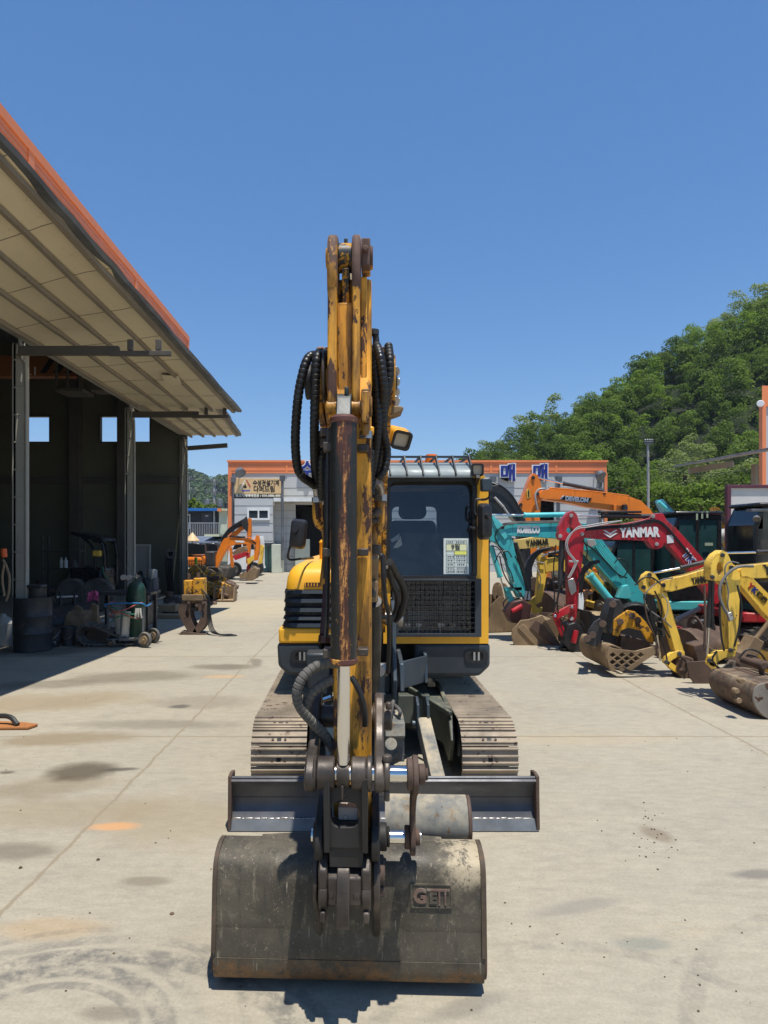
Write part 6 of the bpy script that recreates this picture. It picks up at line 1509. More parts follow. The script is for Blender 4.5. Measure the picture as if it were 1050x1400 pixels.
mb.box(PX(962, DK - .3), PX(973, DK - .3), DK - .345, DK - .335, PZ(746, DK - .3), PZ(742, DK - .3)); mb.build('masking_tape', flat('pale_green_tape', (.35, .42, .28)), kc)
phose([(925, 848), (935, 842), (948, 836), (957, 832)], DK - .9, 3.2, 'corrugated_pipe', m_greytube, kob, rib=.006)

# ===== pale yellow mini excavators in front
def yellow_mini(name, label, D, boom, stick, hole, armram, bucketram, linkpts, pinpts, hosepts, th=.15):
    t = thing(name, label, 'excavator', (PX(boom[0][0], D) + 1.5, D, 0), group='mini excavators parked in the right-hand row')
    plate(boom, D, th, 'boom', m_lemon, t); plate(stick, D, th * .92, 'stick', m_lemon, t, holes=[hole])
    ram(*armram, D, 1.6, 3.0, t); ram(*bucketram, D, 1.5, 3.8, t)
    for l in linkpts: plate(l, D - .03, .09, 'link', m_lemon, t)
    pins(pinpts, D, th, 3.0, t, m_darksteel)
    for h, mt, r in hosepts: phose(h, D, r, 'hose', mt, t, off=-th / 2 - .05)
    return t
D1 = 9.1
y1_ = yellow_mini('mini_excavator', 'pale yellow mini excavator with thin dark lettered boom, second from the right edge', D1,
    [(902, 803), (906, 793), (920, 789.5), (938, 785), (960, 778), (972, 772), (1000, 772), (1022, 787), (1050, 815), (1090, 858), (1120, 885), (1105, 900), (1075, 872), (1040, 838), (1008, 800), (1000, 796), (968, 796), (940, 801.5), (915, 808.5), (906, 808)],
    [(886, 781), (893, 785), (899, 795), (908, 806), (912, 822), (917, 840), (926, 870), (933, 893), (929, 901), (921, 895), (913, 866), (906, 842), (900, 818), (893, 813), (883, 812), (876, 805), (875, 795), (879, 786)],
    pcirc(888, 797, 4, 12, 6), ((893, 783.5), (930, 776.5), (985, 763)), ((903, 903), (896, 850), (889, 806)),
    [[(907, 906), (908, 900), (915, 892), (926, 888.5), (934, 890), (934, 897), (925, 897), (916, 903), (912, 910)], [(906, 903), (913, 903), (928, 914), (925, 920), (916, 915)]],
    [(888, 786), (880, 803), (907, 800), (929, 894), (911, 905)],
    [([(920, 790), (905, 793), (890, 803), (881, 815), (884, 830), (896, 840), (908, 848), (918, 858)], m_midtube, 1.0), ([(905, 812), (912, 822), (913, 836), (908, 846)], m_greytube, .7), ([(884, 812), (888, 830), (892, 850), (898, 868)], m_rubber, 1.6), ([(880, 815), (885, 845), (895, 870), (900, 900)], m_rust, 1.0)])
yl = D1 - .08
text('YANMAR', .12, face_cam((PX(959, yl), yl, PZ(793.2, yl)), rad(-9)), m_letter_k, y1_, bold=.006, width=PX(972, yl) - PX(945, yl))
text('Y', .10, face_cam((PX(1026, yl), yl, PZ(802, yl)), rad(45)), flat('deep_red_letter', (.35, .02, .02)), y1_, bold=.006)
text('K', .10, face_cam((PX(1031.5, yl), yl, PZ(807.5, yl)), rad(45)), m_blue_letter, y1_, bold=.006)
text('建機', .085, face_cam((PX(1041, yl), yl, PZ(817, yl)), rad(45)), m_letter_k, y1_, bold=.002)
plate([(926, 893), (942, 898), (947, 915), (938, 926), (925, 925), (920, 912)], D1, .26, 'coupler', m_rust, y1_, bevel=.015)
plate([(918, 924), (925, 922), (935, 925), (936, 930), (925, 930), (919, 928)], D1, .1, 'coupler_hook', m_darksteel, y1_)
pins([(931, 902), (940, 905), (931, 915), (944, 918)], D1, .26, 2.4, y1_, m_rust)
mb = MB(); mb.shell(spline([(PX(948, D1), PZ(905, D1)), (PX(952, D1), .2), (PX(962, D1), .07), (PX(980, D1), .012), (PX(1010, D1), .03)], 3), D1 - .45, D1 - .05, .015, 'y')
yb = mb.build('bucket', m_rust, y1_); plate([(938, 905), (965, 903), (990, 915), (1000, 935), (985, 947), (970, 946), (950, 937), (942, 925)], D1 - .45, .02, 'side_plate', m_rust, yb)
plate([(940, 880), (955, 876), (968, 885), (975, 905), (960, 912), (945, 902)], D1 + .05, .3, 'bucket_ear', m_rust, yb, bevel=.02)
chassis(y1_, PX(1100, D1), D1 + .1, .95, m_lemon, m_cabblk, m_cabglass)
D2_ = 7.9
y2_ = yellow_mini('mini_excavator', 'pale yellow mini excavator nearest the camera at the right edge with upright stick', D2_,
    [(1006, 779), (1012, 773), (1030, 771.5), (1060, 768), (1120, 755), (1160, 770), (1230, 850), (1260, 890), (1235, 905), (1190, 860), (1140, 800), (1110, 788), (1060, 789), (1022, 790.5), (1016, 788), (1008, 788)],
    [(983, 752), (990, 756), (995, 768), (1007, 783), (1007, 800), (1005, 850), (1003, 886), (1000, 892), (991, 890), (990, 850), (987, 800), (979, 795), (969, 793), (966, 785), (967, 768), (974, 758)],
    pcirc(979, 777, 4, 12, 9), ((993, 756), (1034, 755), (1130, 750)), ((967, 896), (969, 858), (973, 790)),
    [[(966, 908), (968, 897), (978, 889), (994, 887), (1004, 889), (1002, 897), (988, 899), (978, 905), (974, 912)], [(965, 905), (974, 903), (990, 921), (986, 926), (978, 919)]],
    [(988, 759), (974, 789), (1000, 776), (999, 889), (970, 903), (988, 915)],
    [([(1030, 774), (1010, 775), (995, 784), (985, 800), (984, 815), (989, 830), (995, 840), (998, 848)], m_midtube, 2.0), ([(1010, 770), (1000, 768), (993, 772), (991, 782), (993, 795), (996, 810), (995, 828), (1000, 845)], m_midtube, 1.0), ([(975, 795), (974, 830), (975, 860)], m_rubber, 2.0), ([(963, 800), (964, 840), (963, 885)], m_rust, 1.6)], th=.17)
yl = D2_ - .09
text('YANMAR', .17, face_cam((PX(1076, yl), yl, PZ(778, yl)), rad(-4)), m_letter_k, y2_, bold=.006, width=PX(1108, yl) - PX(1043, yl))
plate([(993, 838), (999, 836), (1002, 846), (997, 850)], D2_ - .13, .05, 'hose_clamp', m_steel, y2_)
plate([(984, 938), (986, 926), (990, 912), (998, 902), (1005, 904), (1004, 912), (998, 925), (994, 940), (989, 946)], D2_ - .14, .04, 'tipping_link', paint('grey_brown_link', (.2, .17, .13), .6, .2, var=.3, chip=.2, dust=.3), y2_)
pins([(1000, 906), (989, 938), (993, 921)], D2_ - .1, .14, 2.4, y2_, m_rust)
plate([(985, 935), (1000, 918), (1012, 912), (1022, 930), (1012, 948), (990, 950)], D2_, .24, 'coupler', m_darksteel, y2_, bevel=.015)
D3_ = 7.45
bo_ = [(1032, 936), (1026, 948), (1027, 960), (1034, 972), (1046, 982), (1062, 988), (1085, 985), (1105, 968), (1104, 940), (1080, 933), (1050, 933)]
o_ = [(PX(a, D3_ - .5), max(.012, PZ(b, D3_ - .5))) for a, b in spline(bo_, 3, True)]
yb2 = MB().prism(o_, D3_ - .5, D3_ + .32, 'y').build('bucket', paint('brown_worn_bucket', (.12, .08, .055), .7, .1, var=.5, chip=.4, chipcol=(.045, .036, .03), dust=.55, dustcol=(.34, .27, .18), grime=.3, bump=.4), y2_, .012)
MB().prism([(x + .012, z) for x, z in o_], D3_ - .525, D3_ - .50, 'y').build('side_plate', paint('grey_weathered_plate', (.24, .21, .175), .7, .2, var=.35, chip=.32, dust=.3, bump=.4), yb2, .006)
mb = MB(); mb.cyl((o_[0][0] + .02, D3_ - .51, o_[0][1] - .01), (o_[0][0] + .02, D3_ + .32, o_[0][1] - .01), .022, n=12); mb.build('lip_bar', m_rust_tan, yb2)
for px, py in ((1010, 930), (1003, 943), (1006, 956)): mb = MB(); c = P(px, py, D3_ - .45); mb.cyl(c, c + V((0, -.07, 0)), .028, n=14); mb.build('pin', m_rust_tan, yb2, .005)
for px, py in ((1030, 906), (1045, 908), (1022, 922), (1040, 925)): mb = MB(); c = P(px, py, D3_); mb.cyl(c + V((0, -.2, 0)), c + V((0, .2, 0)), .04, n=12); mb.cyl(c + V((.03, -.12, -.12)), c + V((0, -.12, 0)), .03, n=8); mb.build('bucket_ear', m_rust, yb2, .006)
chassis(y2_, PX(1230, D2_), D2_ + .1, .95, m_lemon, m_cabblk, m_cabglass)

# ===== cream yellow boom behind the teal arm
DY = 14.0
cy = thing('mini_excavator', 'cream yellow mini excavator half hidden behind the teal boom', 'excavator', (PX(790, DY), DY, 0), group='mini excavators parked in the right-hand row')
plate([(700, 738), (712, 737), (740, 732.5), (775, 727), (800, 735), (840, 770), (850, 790), (838, 800), (820, 775), (795, 752), (775, 746), (740, 748), (706, 751)], DY, .2, 'boom', m_cream_yel, cy)
yl = DY - .11
text('YANMAR', .17, face_cam((PX(735, yl), yl, PZ(742, yl)), rad(-5)), m_letter_k, cy, bold=.006, width=PX(750, yl) - PX(719, yl))
plate([(699, 735), (707, 738), (716, 755), (722, 800), (716, 806), (710, 790), (704, 760)], DY, .18, 'stick', m_darksteel, cy)
ram((695, 740), (705, 742), (725, 800), DY - .15, 1, 2.2, cy)
chassis(cy, PX(815, DY), DY + .2, .9, m_cream_yel, m_cabblk, m_tealglass, cab_h=1.5)
# ===== lemon arm with long yellow stick and dark curved boom between teal and red
DG = 12.9
yg = thing('mini_excavator', 'bright yellow mini excavator arm with knuckled link between the teal and the crimson arms', 'excavator', (PX(760, DG), DG + .5, 0), group='mini excavators parked in the right-hand row')
plate([(733, 757), (740, 755), (747, 765), (746, 785), (742, 808), (739, 822), (728, 828), (722, 826), (722, 822), (732, 815), (734, 795), (736, 775)], DG, .16, 'stick', m_lemon, yg)
plate([(722, 822), (728, 822), (735, 832), (741, 830), (740, 836), (734, 841), (727, 836)], DG - .04, .12, 'link', m_lemon, yg)
plate([(742, 764), (760, 762), (790, 768), (815, 785), (830, 805), (820, 812), (803, 795), (785, 783), (760, 780), (744, 782)], DG, .18, 'boom', m_lemon, yg)
plate([(715, 815), (716, 790), (720, 768), (729, 756), (740, 750), (752, 748), (752, 752), (743, 754), (733, 762), (727, 775), (725, 795), (726, 818), (719, 822)], DG - .3, .1, 'hose_guard', m_darksteel, yg, smooth=2)
plate([(717, 808), (724, 808), (725, 820), (717, 820)], DG - .4, .05, 'canister', m_letter_w, yg)
ram((740, 762), (750, 757), (775, 752), DG - .1, 1.2, 2.6, yg)
phose([(728, 772), (735, 778), (739, 792), (736, 806)], DG, .7, 'hose', m_greytube, yg, off=-.12); phose([(745, 770), (735, 768), (729, 765), (733, 758), (745, 758)], DG, .7, 'hose', m_greytube, yg, off=-.12)
chassis(yg, PX(815, DG), DG + .35, .85, m_lemon, m_cabblk, m_tealglass, cab_h=1.4)
# extra hose runs and dirt-black cylinders on the working arms
def hose_runs(par, D, runs, r=.9):
    for k, run in enumerate(runs): phose(run, D, r, 'hose', m_rubber, par, off=-.13 - .02 * (k % 3))
hose_runs(red, DR_, [[(797, 738), (803, 752), (799, 772), (792, 790), (795, 812)], [(773, 842), (767, 856), (775, 872), (790, 876)], [(786, 846), (796, 852), (800, 866)], [(760, 745), (757, 775), (758, 810), (757, 838)]])
hose_runs(y1_, D1, [[(880, 812), (890, 838), (899, 862), (908, 884), (912, 902)], [(895, 808), (904, 828), (905, 850), (916, 872)], [(930, 898), (940, 908), (936, 922)], [(868, 800), (880, 790), (892, 790), (905, 800)]], 1.1)
hose_runs(y2_, D2_, [[(986, 800), (984, 835), (986, 868), (990, 890)], [(1008, 800), (1014, 830), (1010, 860), (1004, 884)], [(980, 890), (974, 902), (984, 914), (996, 908)], [(1012, 905), (1025, 896), (1040, 905), (1030, 922)], [(1010, 900), (1022, 888), (1038, 892), (1048, 905)]], 1.3)
hose_runs(kob, DK, [[(683, 760), (688, 782), (698, 800), (712, 812), (718, 828)], [(704, 760), (712, 776), (722, 800), (720, 824)], [(695, 816), (688, 826), (696, 838), (710, 836)]])
# ===== big orange excavator behind
DO = 19.0
og = thing('excavator', 'large orange excavator with black lettered boom raised behind the row', 'excavator', (PX(930, DO), DO, 0))
plate([(735, 682), (734, 676), (740, 671), (750, 668.5), (770, 669), (800, 672), (830, 676), (858, 680), (872, 685), (884, 696), (905, 725), (925, 760), (905, 770), (885, 735), (872, 712), (862, 701), (830, 697.5), (800, 693.5), (770, 687), (745, 684)], DO, .42, 'boom', m_org, og)
plate([(727, 647.5), (732.5, 650), (736, 658), (738.5, 668), (738, 682), (736, 700), (736, 730), (728, 770), (716, 770), (714, 730), (713, 700), (707, 692), (712, 684), (719, 664), (724, 652)], DO, .36, 'stick', m_org, og)
pins([(729, 653), (735, 675), (712, 690), (826, 674)], DO, .4, 2.4, og, m_darksteel)
ram((730, 652), (770, 661), (824, 671.5), DO, 1.2, 2.6, og)
phose([(745, 668), (737, 669), (732, 676), (732.5, 686), (735, 697)], DO, 1.3, 'hose', m_greytube, og, off=-.3)
phose([(750, 667), (790, 670), (830, 674), (860, 678)], DO, .9, 'pipe', m_org, og, off=-.3); phose([(832, 670), (848, 667), (852, 671), (858, 676)], DO, .6, 'hose', m_rubber, og, off=-.2)
yl = DO - .22
mb = MB(); q = lambda a, b: (PX(a, yl), PZ(b, yl)); mb.prism([q(770, 677.5), q(809.5, 681), q(804, 688.5), q(765.5, 682.5)], yl - .006, yl, 'y'); mb.build('name_panel', m_sign_black, og)
mb = MB(); mb.prism([q(765, 682.5), q(767, 682.7), q(771.5, 677.6), q(769.6, 677.4)], yl - .01, yl, 'y'); mb.build('panel_stripe', m_letter_w, og)
text('DEVELON', .16, face_cam((PX(788.5, yl), yl - .01, PZ(683, yl)), rad(5.5)), m_letter_w, og, bold=.010, width=PX(804, yl) - PX(772.5, yl))
plate([(719.5, 669), (724.5, 668.5), (725.5, 680), (720.5, 682)], DO - .19, .01, 'warning_decal', m_lemon, og); plate([(721.5, 670.5), (723.5, 670.5), (724, 679), (722, 680)], DO - .197, .006, 'warning_symbol', m_letter_k, og)
plate([(838, 690), (842, 690), (842, 700), (838, 698)], DO - .25, .1, 'boom_bracket', m_org, og); mb = MB(); mb.cyl(P(854, 690, DO - .25), P(854, 697, DO - .25), .07, .09); mb.build('boom_lamp', m_black, og)
chassis(og, PX(905, DO), DO + .3, 1.1, m_org, m_cabblk, m_cabglass, cab_h=1.15)
# ===== dark excavator behind the cab
DB = 16.0
dk = thing('excavator', 'dark grey excavator with arched boom just right of the cab', 'excavator', (PX(640, DB), DB, 0))
plate([(640, 690), (650, 674), (662, 667), (676, 665), (690, 672), (702, 686), (712, 700), (714, 712), (704, 714), (695, 704), (690, 702), (680, 704), (660, 706), (645, 712)], DB, .4, 'boom', paint('charcoal_paint', (.02, .022, .025), .35, 0, var=.2, dust=.15), dk, smooth=2)
ram((697, 706), (688, 693), (676, 680), DB - .28, 1.6, 1.9, dk, rod=m_greytube, mat=m_greytube)
for k in range(3): phose([(655, 668 - k), (672, 662 - k), (688, 668 - k), (702, 682 - k), (712, 698)], DB, .9, 'hose', m_rubber, dk, off=-.1 - .08 * k)
phose([(660, 672), (670, 660), (681, 663)], DB, .7, 'hose', m_greytube, dk, off=-.3)
plate([(704, 700), (714, 700), (722, 740), (726, 790), (716, 795), (708, 750)], DB, .3, 'stick', bpy.data.materials['charcoal_paint'], dk)
plate([(708, 790), (728, 788), (742, 810), (730, 822), (712, 815)], DB, .8, 'bucket', m_rust, dk)
mb = MB(); xx = PX(600, DB)
for yy in (DB - .8, DB + .5): mb.box(xx - 2.2, xx + .6, yy, yy + .4, 0, .6)
mb.box(xx - 2.2, xx + .4, DB - .9, DB + 1.0, .7, 1.6); mb.build('house', bpy.data.materials['charcoal_paint'], dk, .08)

# ===== more machines parked close behind, mostly hidden
for i, (lb, px, D, s_, body, h_, bp_) in enumerate((
        ('orange mini excavator squeezed between the yellow arms behind the crimson stick', 748, 16.2, .9, m_org, 1.25, [(742, 745), (760, 742), (800, 752), (812, 770), (800, 775), (780, 760), (745, 758)]),
        ('dark green mini excavator behind the teal boom', 800, 17.4, .95, paint('leaf_green_paint', (.05, .18, .10), .4, 0, var=.1, dust=.2), 1.3, [(790, 742), (830, 738), (850, 748), (862, 775), (848, 778), (836, 758), (795, 756)]),
        ('yellow mini excavator with open canopy under the orange boom', 850, 15.4, .95, m_cream_yel, 1.2, [(838, 752), (870, 746), (890, 758), (896, 790), (884, 792), (878, 768), (842, 766)]))):
    t = thing('mini_excavator', lb, 'excavator', (PX(px, D), D, 0), group='mini excavators parked in the right-hand row')
    plate(bp_, D - .2, .2, 'boom', body, t)
    a, b = bp_[0], bp_[1]; ram((a[0], a[1] - 3), ((a[0] + b[0]) / 2, b[1] - 3), (b[0] + 8, b[1] - 1), D - .2, .8, 1.6, t)
    plate([(a[0] - 4, a[1]), (a[0] + 5, a[1]), (a[0] + 7, a[1] + 40), (a[0] + 1, a[1] + 60), (a[0] - 3, a[1] + 40)], D - .2, .18, 'stick', body, t)
    for k in range(2): phose([(b[0], b[1] - 1), (a[0] + 8, a[1] - 2 - k * 2), (a[0] - 3 - k * 2, a[1] + 12), (a[0] + 2, a[1] + 35)], D - .2, .6, 'hose', m_rubber, t, off=-.14)
    chassis(t, PX(px, D), D + .2, s_, body, m_cabblk, m_tealglass, cab_h=h_)
# ===== loose buckets and iron between the machines
def loose_bucket(label, x, y, rz, w, h, mat, teeth=False, name='digger_bucket', group='loose buckets lying between the machines'):
    t = thing(name, label, 'bucket', (x, y, 0), rz, group)
    pr = spline([(-.02, h), (-.22 * h / .5, h * .95), (-.42 * h / .5, h * .6), (-.40 * h / .5, h * .2), (-.15, .012), (.45 * h / .5, .03)], 3)
    mb = MB(local=True); mb.shell(pr, -w / 2, w / 2, .015, 'x'); mb.build('shell', mat, t)
    for s_ in (-1, 1):
        mb = MB(local=True); mb.prism(pr + [(.40 * h / .5, h * .4), (.1, h)], s_ * w / 2, s_ * w / 2 + .015, 'x'); mb.build('side_plate', mat, t, .004)
        mb = MB(local=True); mb.prism(spline([(-.05, h * .8), (-.2, h * .85), (-.22, h * 1.1), (-.1, h * 1.35), (.02, h * 1.3), (.05, h)], 3, True), s_ * .12 - .015, s_ * .12 + .015, 'x'); mb.build('ear', mat, t, .004)
    mb = MB(local=True); mb.cyl((-.18, -.1, h * 1.2), (.18, -.1, h * 1.2), .03); mb.build('pin', m_steel, t)
    return t
for lb, px, D, rz, w, h, mt in (
        ('small tan bucket right of the teal excavator\'s bucket', 760, 12.6, 1.3, .5, .42, m_rust_tan), ('brown bucket behind the knuckled yellow link', 752, 14.5, .6, 1.0, .75, m_rust),
        ('upright tan bucket beside the cab\'s right mirror foot', 680, 13.6, 1.8, .6, .7, m_rust_tan), ('wide brown bucket under the teal boom cylinder', 822, 12.2, .5, .9, .55, m_rust_tan),
        ('dark bucket leaning behind the crimson stick', 806, 13.5, 2.0, .7, .6, m_rust), ('rusty bucket in front of the teal excavator\'s tracks', 952, 10.3, .4, .8, .5, m_rust)):
    loose_bucket(lb, PX(px, D), D, rz, w, h, mt)
# skeleton bucket with its ochre bracket
DS = 9.5
sk_ = thing('skeleton_bucket', 'muddy skeleton bucket with a grid side lying in front of the crimson arm', 'bucket', (PX(850, DS), DS, 0))
outl = [(829, 900), (831, 884), (842, 887), (868, 890), (892, 884), (903, 889), (880, 904), (862, 917), (848, 922), (839, 919), (832, 911)]
holes = []
for i in range(-3, 5):
    for j in range(-3, 4):
        cx_, cy_ = 850 + (i + j) * 6.4, 905 + (j - i) * 4.9
        if 834 < cx_ < 879 and 892 < cy_ < 916 and (cx_ - 850) * .55 + (cy_ - 905) < 14: holes.append([(cx_ - 4.6, cy_), (cx_, cy_ + 3.6), (cx_ + 4.6, cy_), (cx_, cy_ - 3.6)])
plate(outl, DS - .5, .03, 'grid_side', m_rust_tan, sk_, holes=holes, bevel=.003)
plate(outl, DS + .5, .03, 'grid_side', m_rust_tan, sk_, bevel=.003)
mb = MB(); mb.shell([(PX(a, DS - .5), max(.01, PZ(b, DS - .5))) for a, b in spline([(850, 886), (838, 882), (831, 884), (828, 898), (832, 911), (839, 918), (848, 921.5)], 3)], DS - .5, DS + .55, .015, 'y'); mb.build('shell', m_rust_tan, sk_)
r4 = random.Random(8)
plate([(840, 866), (870, 872), (894, 884), (880, 890), (845, 890), (838, 880)], DS + .2, .5, 'inner_plate', m_rust, sk_, bevel=.01)
for px in (806, 826): plate([(px - 6, 880), (px - 2, 862), (px + 6, 850), (px + 14, 845), (px + 20, 852), (px + 16, 870), (px + 10, 884)], DS - .3 + (px - 806) * .02, .03, 'ear', m_darksteel, sk_)
for px, py in ((803, 873), (810, 868), (824, 853), (838, 826)):
    mb = MB(); mb.cyl(P(px, py, DS - .36), P(px, py, DS + .1), .035); mb.cyl(P(px, py, DS - .39), P(px, py, DS - .36), .05, n=8); mb.build('pin', m_rust, sk_, .004)
br = thing('coupler_bracket', 'chipped ochre bolted bracket resting on the skeleton bucket', 'bracket', (PX(862, DS), DS + .1, .6))
plate([(837, 868), (838, 848), (845, 842), (858, 834), (868, 836), (882, 850), (892, 866), (893, 880), (884, 876), (876, 862), (858, 858), (848, 862), (845, 870)], DS - .1, .05, 'plate', m_ochre, br)
plate([(837, 868), (838, 848), (845, 842), (858, 834), (868, 836), (882, 850), (892, 866), (893, 880), (884, 876), (876, 862), (858, 858), (848, 862), (845, 870)], DS + .28, .05, 'plate', m_ochre, br)
for px, py in ((848, 850), (864, 842), (872, 848)): mb = MB(); mb.cyl(P(px, py, DS - .18), P(px, py, DS + .34), .035); mb.cyl(P(px, py, DS - .2), P(px, py, DS - .17), .05, n=6); mb.build('bolt', m_rust, br, .004)
plate([(822, 852), (828, 832), (834, 818), (842, 818), (848, 830), (842, 848), (838, 862), (826, 866)], DS + .05, .3, 'coupler_block', m_darksteel, br, bevel=.015)
# hammer-like rusty tool between the yellow arms
tl = thing('breaker_tool', 'rusty block with a long rod leaning between the two yellow arms', 'tool', (PX(1025, 8.6), 8.6, 0))
plate([(1018, 880), (1025, 868), (1038, 876), (1030, 895), (1022, 902), (1008, 893)], 8.6, .22, 'block', m_rust_tan, tl, bevel=.01)
mb = MB(); mb.cyl(P(1032, 875, 8.6), P(1058, 842, 8.6), .028); mb.build('rod', m_rust_tan, tl); plate([(1000, 905), (1012, 888), (1030, 897), (1040, 930), (1010, 935)], 8.6, .3, 'base', m_rust, tl, bevel=.02)
plate([(1028, 902), (1046, 908), (1050, 922), (1036, 918)], 8.3, .06, 'yellow_lug', m_ochre, tl)
# hoops, chains and scrap heaped behind: separate pieces
r5 = random.Random(17)
for i, (lb, px, D, c) in enumerate((('dark steel plate leaning under the crimson boom', 838, 11.9, m_darksteel), ('brown steel crate under the crimson boom', 812, 13.2, m_rust), ('brown plate box behind the two yellow arms', 960, 11.2, m_rust), ('rust brown sheet stack left of the crimson stick', 742, 13.8, m_rust))):
    t = thing('scrap_crate', lb, 'crate', (PX(px, D), D, 0), r5.uniform(-.5, .5), 'steel crates and plates between the machines'); w_, h_ = r5.uniform(.7, 1.1), r5.uniform(.35, .6)
    mb = MB(local=True); mb.box(-w_ / 2, w_ / 2, -.35, .35, 0, .03); mb.build('floor_plate', c, t, .004)
    for s_ in (-1, 1):
        mb = MB(local=True); mb.box(s_ * w_ / 2 - .012, s_ * w_ / 2 + .012, -.35, .35, .03, h_); mb.build('end_plate', c, t, .004)
        mb = MB(local=True); mb.box(-w_ / 2 + .012, w_ / 2 - .012, s_ * .35 - .012, s_ * .35 + .012, .03, h_ * .9); mb.build('side_plate', c, t, .004)
for i, (lb, px, py, D, r) in enumerate((('black rubber tyre lying under the crimson boom', 845, 842, 12.6, .32), ('black tyre standing by the teal house', 868, 838, 11.9, .36))):
    mb = MB(); c = P(px, py, D); c.z = r + .01; prof = [(r * .55, -.1), (r * .92, -.11), (r, -.07), (r, .07), (r * .92, .11), (r * .55, .1)]
    mb.lathe(prof, c, (.2, 1, .1), 26); tag(mb.build('tyre', m_rubber, None, loc=c), lb, 'tyre')

# ------------------------------------------------------------------ right edge: neighbouring building, lean-to roof, framed board, poles
DN = 24.0
nb = thing('neighbour_hall', 'orange and grey corner of a neighbouring hall at the right edge with a lean-to roof', 'building', (PX(1060, DN) + 3, DN + 4, 0))
x0 = PX(1040, DN)
mb = MB(); mb.prism([(x0 + .15, DN), (x0 + 9, DN), (x0 + 16, DN + 10), (x0 + 7.2, DN + 10)], 0, PZ(556, DN), 'z'); mb.build('wall', m_conc_wall, nb)
mb = MB(); mb.prism([(x0, DN - .08), (x0 + 9, DN - .08), (x0 + 16, DN + 10), (x0 + 7.1, DN + 10)], PZ(556, DN) + .002, PZ(528, DN), 'z'); mb.box(x0, x0 + .13, DN - .1, DN + .1, 0, PZ(556, DN)); mb.build('parapet', m_orange_band, nb)
mb = MB(); mb.tube([(x0 + .75, DN - .12, .1), (x0 + .75, DN - .12, PZ(562, DN))], .07, 8, sub=1); mb.box(x0 + .55, x0 + .95, DN - .25, DN - .03, PZ(574, DN), PZ(568, DN)); mb.build('downpipe', m_white, nb)
mb = MB(); mb.lathe([(.05, 0), (.10, .06), (.12, .18), (.1, .2)], P(1039, 553, DN - .4), (-.4, -.8, 0), 12); mb.bar(P(1043, 553, DN), P(1039, 553, DN - .4), .08, .08); mb.build('floodlight', m_white, nb)
m_lean = paint('weathered_lean_to_roof', (.28, .27, .26), .5, .2, var=.3, bump=.1)
DE = 20.0
mb = MB(); a, b = P(997, 624, DE), P(1075, 612, DE)
mb.add([V((a.x, DE - 2.5, a.z)), V((b.x, DE - 2.5, b.z)), V((b.x, DE + 3.5, b.z + .1)), V((a.x, DE + 3.5, a.z + .1)), V((a.x, DE - 2.5, a.z - .06)), V((b.x, DE - 2.5, b.z - .06)), V((b.x, DE + 3.5, b.z + .04)), V((a.x, DE + 3.5, a.z + .04))], [(0, 1, 2, 3), (7, 6, 5, 4), (0, 4, 5, 1), (1, 5, 6, 2), (2, 6, 7, 3), (3, 7, 4, 0)])
mb.build('lean_to_roof', m_lean, nb)
for y in (DE - 2.0, DE + 2.8): mb = MB(); mb.bar(P(1007, 631, DE) + V((0, y - DE, 0)), P(1075, 620, DE) + V((0, y - DE, 0)), .12, .2); mb.build('rafter', m_frame_brown, nb)
mb = MB(); mb.box(PX(1046, DE), PX(1051, DE), DE + .5, DE + .7, 0, PZ(632, DE)); mb.build('post', m_frame_brown, nb)
bd = thing('framed_board', 'tall off-white board with a maroon frame standing behind the black cab', 'board', (PX(1040, 15.5), 15.5, 0))
m_maroon = paint('maroon_frame', (0.10, 0.025, 0.045), .5, var=.1)
xa_, xb_, za_, zb_ = PX(993, 15.5), PX(1110, 15.5), 0.0, PZ(663, 15.5)
mb = MB(); mb.prism([(xa_, za_), (xb_, za_), (xb_, zb_), (xa_, zb_)], 15.45, 15.58, 'y', holes=[[(xa_ + .085, za_ + .4), (xb_ - .1, za_ + .4), (xb_ - .1, zb_ - .07), (xa_ + .085, zb_ - .07)]]); mb.build('frame', m_maroon, bd, .008)
mb = MB(); mb.box(xa_ + .06, xb_ - .06, 15.5, 15.54, .3, zb_ - .04); mb.build('panel', paint('streaked_white_panel', (.60, .58, .55), .6, var=.08, grime=.3, grimecol=(.35, .32, .27)), bd)
# white tank and orange machines glimpsed between the cabs
DT = 16.5
tk_ = thing('water_tank', 'white cylindrical tank lying between the two black cabs', 'tank', (PX(985, DT), DT, 0))
mb = MB(); mb.lathe([(.05, 0), (.14, .04), (.17, .12), (.17, 1.3), (.14, 1.38), (.05, 1.42)], P(974, 734, DT), (1, 0, .10), 22); mb.build('vessel', m_greytube, tk_)
for px in (980, 1000): mb = MB(); mb.bar((PX(px, DT), DT, 0), (PX(px, DT), DT, PZ(748, DT)), .08, .08); mb.build('leg', m_rust, tk_)
fo2 = thing('excavator', 'ochre excavator boom slanting behind the teal cab beside the maroon board', 'excavator', (PX(985, 22), 22, 0))
plate([(974, 693), (979, 694), (990, 712), (1000, 728), (1010, 760), (1000, 765), (988, 735), (976, 712)], 22, .35, 'boom', m_ochre, fo2)
plate([(979, 698), (983, 698), (1000, 724), (998, 728)], 21.7, .1, 'pipe', m_darksteel, fo2)
chassis(fo2, PX(985, 22), 22.5, 1.1, m_org, m_cabblk, m_cabglass, cab_h=1.0)
fo3 = thing('excavator', 'sky blue excavator boom peeping above the black cab roof', 'excavator', (PX(905, 24), 24, 0))
plate([(898, 685), (903, 683), (918, 699), (930, 712), (960, 760), (950, 765), (925, 725), (908, 706)], 24, .4, 'boom', paint('sky_blue_paint', (.06, .25, .36), .4, var=.1), fo3)
mb = MB(); mb.cyl(P(900, 686, 23.7), P(917, 701, 23.7), .07); mb.build('hydraulic_cylinder', m_teal_l, fo3)
